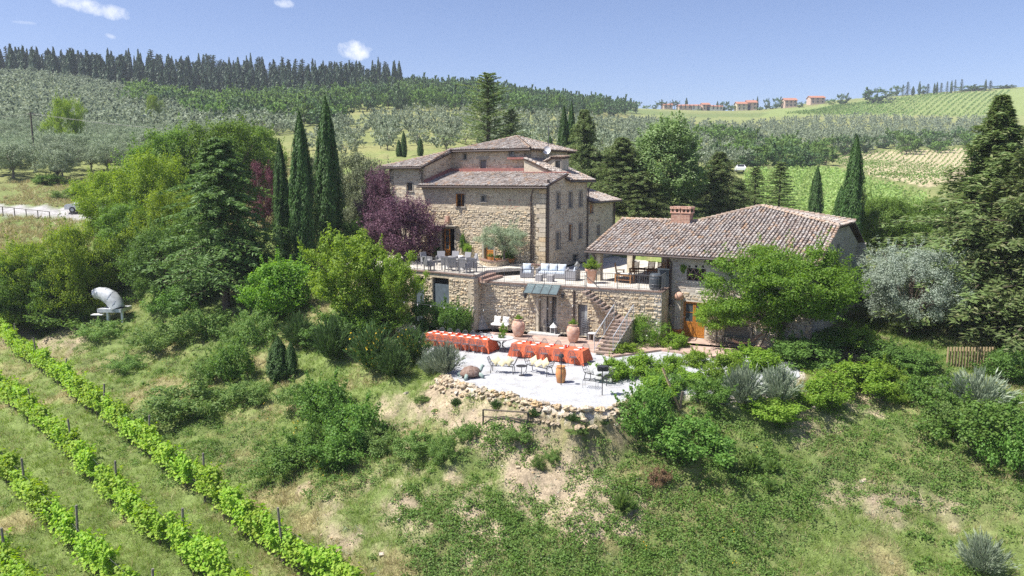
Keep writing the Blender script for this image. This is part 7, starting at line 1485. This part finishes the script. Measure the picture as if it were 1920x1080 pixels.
for px,py,r,lab in ((838,501,.45,'round glass topped rattan table at the left of the dining terrace'),(866,505,.42,'round glass topped rattan table at the right of the dining terrace')):
    t=thing('terrace_table',lab,'table',tpos(px,py,3.8)); P(MB().lathe([(.01,.7),(r,.7),(r,.73),(.01,.735)],20),'table_top','concrete',t); P(MB().lathe([(.3,0),(.14,.3),(.14,.5),(.28,.69)],12),'pedestal','rattan_pale',t)
for px,py,rz,lab in ((866,482,.2,'folded white cushion on a terrace chair'),(895,484,.8,'white and black cushion on the sideways terrace chair')):
    q=tpos(px,py,4.3); o=link('cushion',MB().pillow((0,0,0),.4,.4,.15,Matrix.Rotation(rz,3,'Z')@Matrix.Rotation(-.3,3,'X')).mesh('cushion',True),'white_cloth'); o.location=(q[0],q[1]-1.0,4.35); tag(o,lab,'cushion')
# pots along the house
for i,(px,py,lab,r,h,mt) in enumerate(((920,489,'small terracotta pot at the foot of the second house door',.2,.3,'terracotta_orange'),(935,491,'terracotta bowl with red flowers left of the olive trunk',.25,.28,'terracotta_orange'),(958,492,'terracotta trough right of the olive trunk',.3,.3,'terracotta_orange'),(972,488,'orange clay pot in the corner below the drain pipe',.32,.42,'terracotta_orange'))):
    pot(lab,px,py,h,r,mt,POT,'flower_pot',z=3.9,plant=('shrubW' if i!=3 else None),ph=.4,pw=.6,plabel='leafy plant in the pot number %s'%i if False else ('low leafy plant beside the second house door','red speckled plant left of the olive trunk','bushy plant right of the olive trunk','')[i],cat='pot')
q=tpos(1021,493,3.8); grow('redplum',(q[0],q[1],3.75),.75,.5,'red flowering plant at the corner of the house','plant'); q=tpos(1036,492,3.8); grow('shrubL',(q[0],q[1],3.35),.6,.7,'bright green plant behind the sofa','plant')
for px,y0,y1,w,key,lab in ((868,428,470,14,'shrubB','climbing rose right of the open french door'),(876,450,474,20,'shrubL','yellow green climber between the two house doors'),(818,448,482,16,'shrubB','dark climber left of the french door'),(951,455,490,30,'shrubB','green shrub below the olive crown by the wall'),(1109,475,500,10,'shrubB','climber on the loggia pillar')):
    s,z0=(FA.uv(px,y1)); D=float(FA.at(s,0,.35)[1]) if px<1000 else 50.3; z0=max(z0,3.7)
    at_px(key,px,D,y0,w,lab,'plant',zb=float(z0) if px<1000 else 4.3)
pot('tall terracotta pot on the terrace at the head of the stairs',1108,531,.95,.40,'terracotta',[(.5,0),(.55,.02),(.9,.85),(1,.87),(1.02,.99),(.95,1.),(.8,.92),(.2,.9)],'terracotta_pot',z=3.3,plant='shrubA',ph=1.0,pw=1.25,plabel='leafy green plant in the tall pot at the stair head',cat='pot')
# barrels
for px,py,lab in ((1228,543,'dark round barrel in the corner of the loggia terrace railing'),(1243,538,'dark grey bin behind the round barrel')):
    q=tpos(px,py); t=thing('barrel' if px<1230 else 'storage_bin',lab,'barrel' if px<1230 else 'bin',q,0)
    if px<1230:
        P(MB().lathe([(.30,0),(.36,.2),(.38,.5),(.36,.8),(.31,1.),(.28,.98)],16),'barrel_body','barrel',t,True)
        for z in (.15,.35,.7,.88): P(MB().lathe([(.375,z-.02),(.385,z),(.375,z+.02)],16,cap=False),'hoop','rail_metal',t)
    else: P(MB().box((0,0,.55),(.6,.6,1.1)),'bin_body','barrel',t); P(MB().box((0,0,1.13),(.66,.66,.06)),'lid','barrel',t)
# teak set in the loggia
def mk_teak(nm='teak_chair'):
    t=thing(nm,None,None); m=MB()
    for k in range(6): m.box((0,-.2+.08*k,.44),(.5,.06,.025))
    P(m,'seat','teak',t); m=MB()
    for k in range(8): m.box((0,.25+.012*k,.52+.075*k),(.44,.02,.055))
    for s in (-1,1): m.bar((s*.24,.24,.4),(s*.24,.36,1.12),.045)
    P(m,'backrest','teak_light',t)
    for s in (-1,1):
        P(MB().box((s*.27,-.02,.66),(.05,.52,.03)),'armrest','teak',t)
        for y in (-.24,.24): P(MB().bar((s*.25,y,0),(s*.25,y,.65 if y<0 else .45),.045),'leg','teak',t)
    return t
tk=mk_teak()
def LG(s,t,z=3.3): x,y=B(s,t); return (x,y,z)
for s,t,rz,lab in ((-3.55,2.5,.1,'teak slatted chair facing out in the loggia at left'),(-1.9,3.2,.2,'teak slatted chair in shade in the middle of the loggia'),(-.9,3.0,.1,'dark teak chair deepest in the loggia at right'),(-2.8,3.4,-.1,'teak slatted chair at the back of the loggia'),(-4.0,1.2,1.9,'dark teak armchair at the left end of the loggia table'),(-.5,1.6,-1.5,'teak chair at the right end of the loggia table')):
    chair(LG(s,t)[:2],-a33+rz,lab,src=tk,z=3.3)
t=thing('teak_table','long teak table in the shade of the loggia','table',LG(-2.3,1.9),-a33); m=MB()
for k in range(8): m.box((0,-.4+.115*k,.74),(2.4,.1,.03))
P(m,'table_top','teak',t)
for a in (-1.1,1.1):
    for b in (-.38,.38): P(MB().bar((a,b,0),(a,b,.72),.08),'leg','teak',t)
t=thing('teak_coffee_table','low teak table with a shelf at the sunny edge of the loggia','table',LG(-3.05,-.15),-a33); m=MB()
for k in range(6): m.box((0,-.25+.1*k,.5),(1.15,.085,.03))
P(m,'table_top','teak_light',t); 
for a in (-.54,.54):
    for b in (-.27,.27): P(MB().bar((a,b,0),(a,b,.62),.07),'leg','teak_light',t)
P(MB().box((0,0,.2),(1.05,.5,.03)),'shelf','teak',t); o=link('cushion',MB().pillow((0,0,0),.75,.5,.12,Matrix.Rotation(-a33,3,'Z')@Matrix.Rotation(math.pi/2,3,'X')).mesh('cushion',True),'white_cloth'); o.location=LG(-3.0,-.15,3.9); tag(o,'white flat cushion lying on the low teak table','cushion')
for k,(s,t) in enumerate(((-1.5,4.6),(-.6,4.4))):
    t_=thing('chair_stack','tall stack of folded slatted teak chairs against the loggia wall, the %s one'%('left','right')[k],'chair stack',LG(s,t),-a33)
    for j in range(5):
        m=MB()
        for i in range(9): m.box((0,-.1-.09*j,.25+.16*i),(.6,.03,.09))
        for sg in (-1,1): m.bar((sg*.3,-.1-.09*j,0),(sg*.3,-.1-.09*j,1.75),.04)
        P(m,'folded_chair','teak',t_)
grow('shrubL',LG(.9,-.0,4.25)[:3],.7,.45,'small hanging plant on the pale wall between loggia and downpipe','plant')
# hammock, wooden bench by the barn
ha=pz(1360,632,.9);hb_=pz(1435,612,1.5); t=thing('hammock','brown cloth hammock slung between the thin tree and a slanting pole','hammock',(float(ha[0]),float(ha[1])-.6,0)); V=MB(); n=14; base=V2(t.location)
def hp(u): p=ha+(hb_-ha)*u; return np.array([p[0]-base[0],p[1]-.6-base[1],p[2]-.55*4*u*(1-u)-.0])
for i in range(n+1):
    u=.1+.8*i/n; c=hp(u); w=.42*math.sin(math.pi*min(max(i/n,.06),.94))
    for s in (-1,-.5,0,.5,1): V.v.append((c[0]+s*w*.3,c[1]+s*w,c[2]+abs(s)**2*.16))
for i in range(n):
    for j in range(4): V.f.append((i*5+j,i*5+j+1,(i+1)*5+j+1,(i+1)*5+j))
P(V,'hammock_cloth','rope',t); P(MB().tube([tuple(hp(0)),tuple(hp(.1))],.02,5).tube([tuple(hp(.9)),tuple(hp(1))],.02,5),'hanging_rope','rope',t)
hs=hp(1); P(MB().bar((hs[0]-.6,hs[1]+.1,-hs[2]*0),(hs[0]+.15,hs[1],hs[2]+.25),.07),'pole','old_wood',t)
q=FB.uv(1386,625)[0]; t=thing('garden_bench','weathered grey wooden bench with high slatted back against the barn wall','bench',FB.at(q,.12,.55),-a33)
m=MB()
for k in range(5): m.box((0,-.2+.1*k,.44),(1.7,.085,.03))
P(m,'seat','grey_wood',t)
for k in range(6): P(MB().box((0,.27+.01*k,.5+.115*k),(1.7,.03,.1)),'slat','grey_wood',t)
for a in (-.8,.8):
    for b in (-.2,.25): P(MB().bar((a,b,0),(a,b,.44 if b<0 else 1.1),.07),'leg','grey_wood',t)
# leaning plank, wooden rail on the bank, cane screen
q=hit(1285,765); A=Vector(tuple(hit(1275,770,0))); t=thing('leaning_plank','weathered plank leaning in the shrubs at the end of the gravel','plank',tuple(A)); PW(MB().bar(tuple(A),(A.x-.75,A.y+.6,A.z+1.9),.16,.05),'board','cane',t); PW(MB().bar(tuple(A+Vector((-.0,.1,0))),(A.x+.12,A.y+.1,A.z+.9),.1),'stake','old_wood',t)
ra=hit(906,797); rb=hit(990,803); h0_=26/FPX*34*1.04; t=thing('wooden_rail','dark two bar wooden rail standing on the bare bank below the gravel','fence',(float(ra[0]),float(ra[1]),float(ra[2])))
A=Vector((float(ra[0]),float(ra[1]),float(ra[2])));Bq=Vector((float(rb[0]),float(rb[1]),float(rb[2]))); up=Vector((0,0,h0_+.08))
for p in (A,Bq): PW(MB().bar(p-Vector((0,0,.4)),p+up,.075),'post','iron',t)
PW(MB().bar(A+up,Bq+up,.07,.05),'rail','old_wood',t); PW(MB().bar(A+up*.55,Bq+up*.55,.06,.04),'rail','old_wood',t)
a0=hit(1832/1.0,670) if False else pz(1775,690,0); t=thing('cane_screen','tan cane screen in the shade beneath the silver tree','screen',(float(a0[0]),float(a0[1]),0)); 
for k in range(16): P(MB().bar((k*.16,0,-.2),(k*.16,0.02*(k%2),1.15),.14,.03),'cane_slat','cane',t)
# climbing hedge on a low frame before the dark cellar doors
for px,y0,y1,w,lab,key in ((800,545,612,75,'dark climber hedge at the left before the cellar doors','shrubC'),(845,552,612,75,'ivy hedge in the middle before the cellar doors','shrubB'),(868,560,612,50,'ivy hedge end nearest the terracotta pot','shrubB')):
    at_px(key,px,48.9 if px<830 else 48.3,y0,w,lab,'hedge',zb=0.)
# stone edging of the gravel
ed=thing('stone_edging','curved dry stone edging of tan boulders along the gravel rim','stone edging',tuple(pz(1000,755,0)))
rim=[np.array(pz(a,b,0)[:2]) for a,b in ((826,703),(843,713),(885,724),(950,740),(1020,756),(1080,769),(1140,765),(1183,749),(1196,738))]
rk=[]
for s in range(4):
    g=np.random.default_rng(s); m=MB(); n=6; pr=[(.35,-.3),(.5,-.12),(.52,.1),(.36,.3),(.1,.36)]; b=0
    for r,z in pr:
        for k in range(n): a=2*math.pi*k/n; rr=r*(1+g.normal()*.2); m.v.append((rr*math.cos(a),rr*math.sin(a)*.8,z+g.normal()*.07))
    for i in range(len(pr)-1):
        for k in range(n): m.f.append((i*n+k,i*n+(k+1)%n,(i+1)*n+(k+1)%n,(i+1)*n+k))
    m.f.append(tuple(range(n))[::-1]); m.f.append(tuple(range(4*n,5*n))); me=m.mesh('stone'); me.materials.append(MATS['rock']); rk.append(me)
cum=0; cnt=0
for A,Bq in zip(rim[:-1],rim[1:]):
    L=float(np.linalg.norm(Bq-A)); d=(Bq-A)/L; n_=np.array([d[1],-d[0]]); x=0.
    while x<L:
        step=random.uniform(.15,.26)
        for row in range(3):
            if row and random.random()<.2: continue
            if cnt>=298: break
            sz=random.uniform(.16,.38)*(1.5 if random.random()<.1 else 1)*(1 if row<2 else .8); o_=-.02+row*.27+random.uniform(-.06,.06); p=A+d*(x+random.uniform(-.1,.1))+n_*o_; zg=h1(*p)
            o=bpy.data.objects.new('stone',random.choice(rk)); COL.objects.link(o); o.parent=ed; o.location=(p[0]-ed.location.x,p[1]-ed.location.y,max(zg,-.5-row*.1)+sz*.18+.02); o.rotation_euler=(random.uniform(-.3,.3),random.uniform(-.3,.3),random.uniform(0,6)); o.scale=(sz*1.15,sz,sz*random.uniform(.6,.9)); cnt+=1
        x+=step
x_,y_=B(-2,13.5); grow('shrubC',(x_,y_,3.2),2.4,5.,'dark hedge in shade behind the loggia','hedge'); x_,y_=B(3,17); grow('darkT',(x_,y_,3.2),4.4,6,'dark tree behind the barn seen through the loggia','tree')
for k in range(26):
    px=random.uniform(800,1190); py=random.uniform(750,800); q=hit(px,py); s_=random.uniform(.07,.16)
    o=bpy.data.objects.new('stone',random.choice(rk)); COL.objects.link(o); o.location=(float(q[0]),float(q[1]),float(q[2])+s_*.1); o.scale=(s_,s_,s_*.7); o.rotation_euler=(0,0,random.uniform(0,6)); tag(o,'small pale stone lying loose on the bare bank below the edging','stone','loose stones on the bare bank')
# string lights over the yard
def string(label,A,Bq,sag,n):
    A=Vector(A);Bq=Vector(Bq); t=thing('string_lights',label,'string lights',tuple(A)); pts=[A.lerp(Bq,s)-Vector((0,0,4*sag*s*(1-s))) for s in np.linspace(0,1,20)]; PW(MB().tube(pts,.008,4),'cable','rail_metal',t); bm_=MB().lathe([(.008,0),(.012,-.03),(.032,-.07),(.03,-.11),(.005,-.135)],8).mesh('bulb',True)
    for k in range(n): s=(k+.5)/n; p=A.lerp(Bq,s)-Vector((0,0,4*sag*s*(1-s))); link('bulb',bm_,'bulb',t,p-A)
string('string of bulbs from the left trees to the stone wall',tuple(pd(745,563,46)),FR.at(FR.uv(1040,575)[0],FR.uv(1040,575)[1],.1),.35,12)
string('string of bulbs across the cellar door to the barn corner',FR.at(1.0,1.9,.4),FB.at(1.2,FB.uv(1282,593)[1],.1),.3,12)
string('upper string of bulbs hanging from the canopy corner',FR.at(c0,zc_,.7),FR.at(FR.uv(1085,565)[0],FR.uv(1085,572)[1],.1),.15,5)
for k in list(LIB):
    t=LIB[k][0]
    if not t.get('_used') :
        for c in list(t.children): bpy.data.objects.remove(c)
        bpy.data.objects.remove(t)
for o in list(S.objects):
    if '_used' in o: del o['_used']
print('objects',len(S.objects),'tris',sum(len(m.loops)-2*len(m.polygons) for m in bpy.data.meshes if m.users))
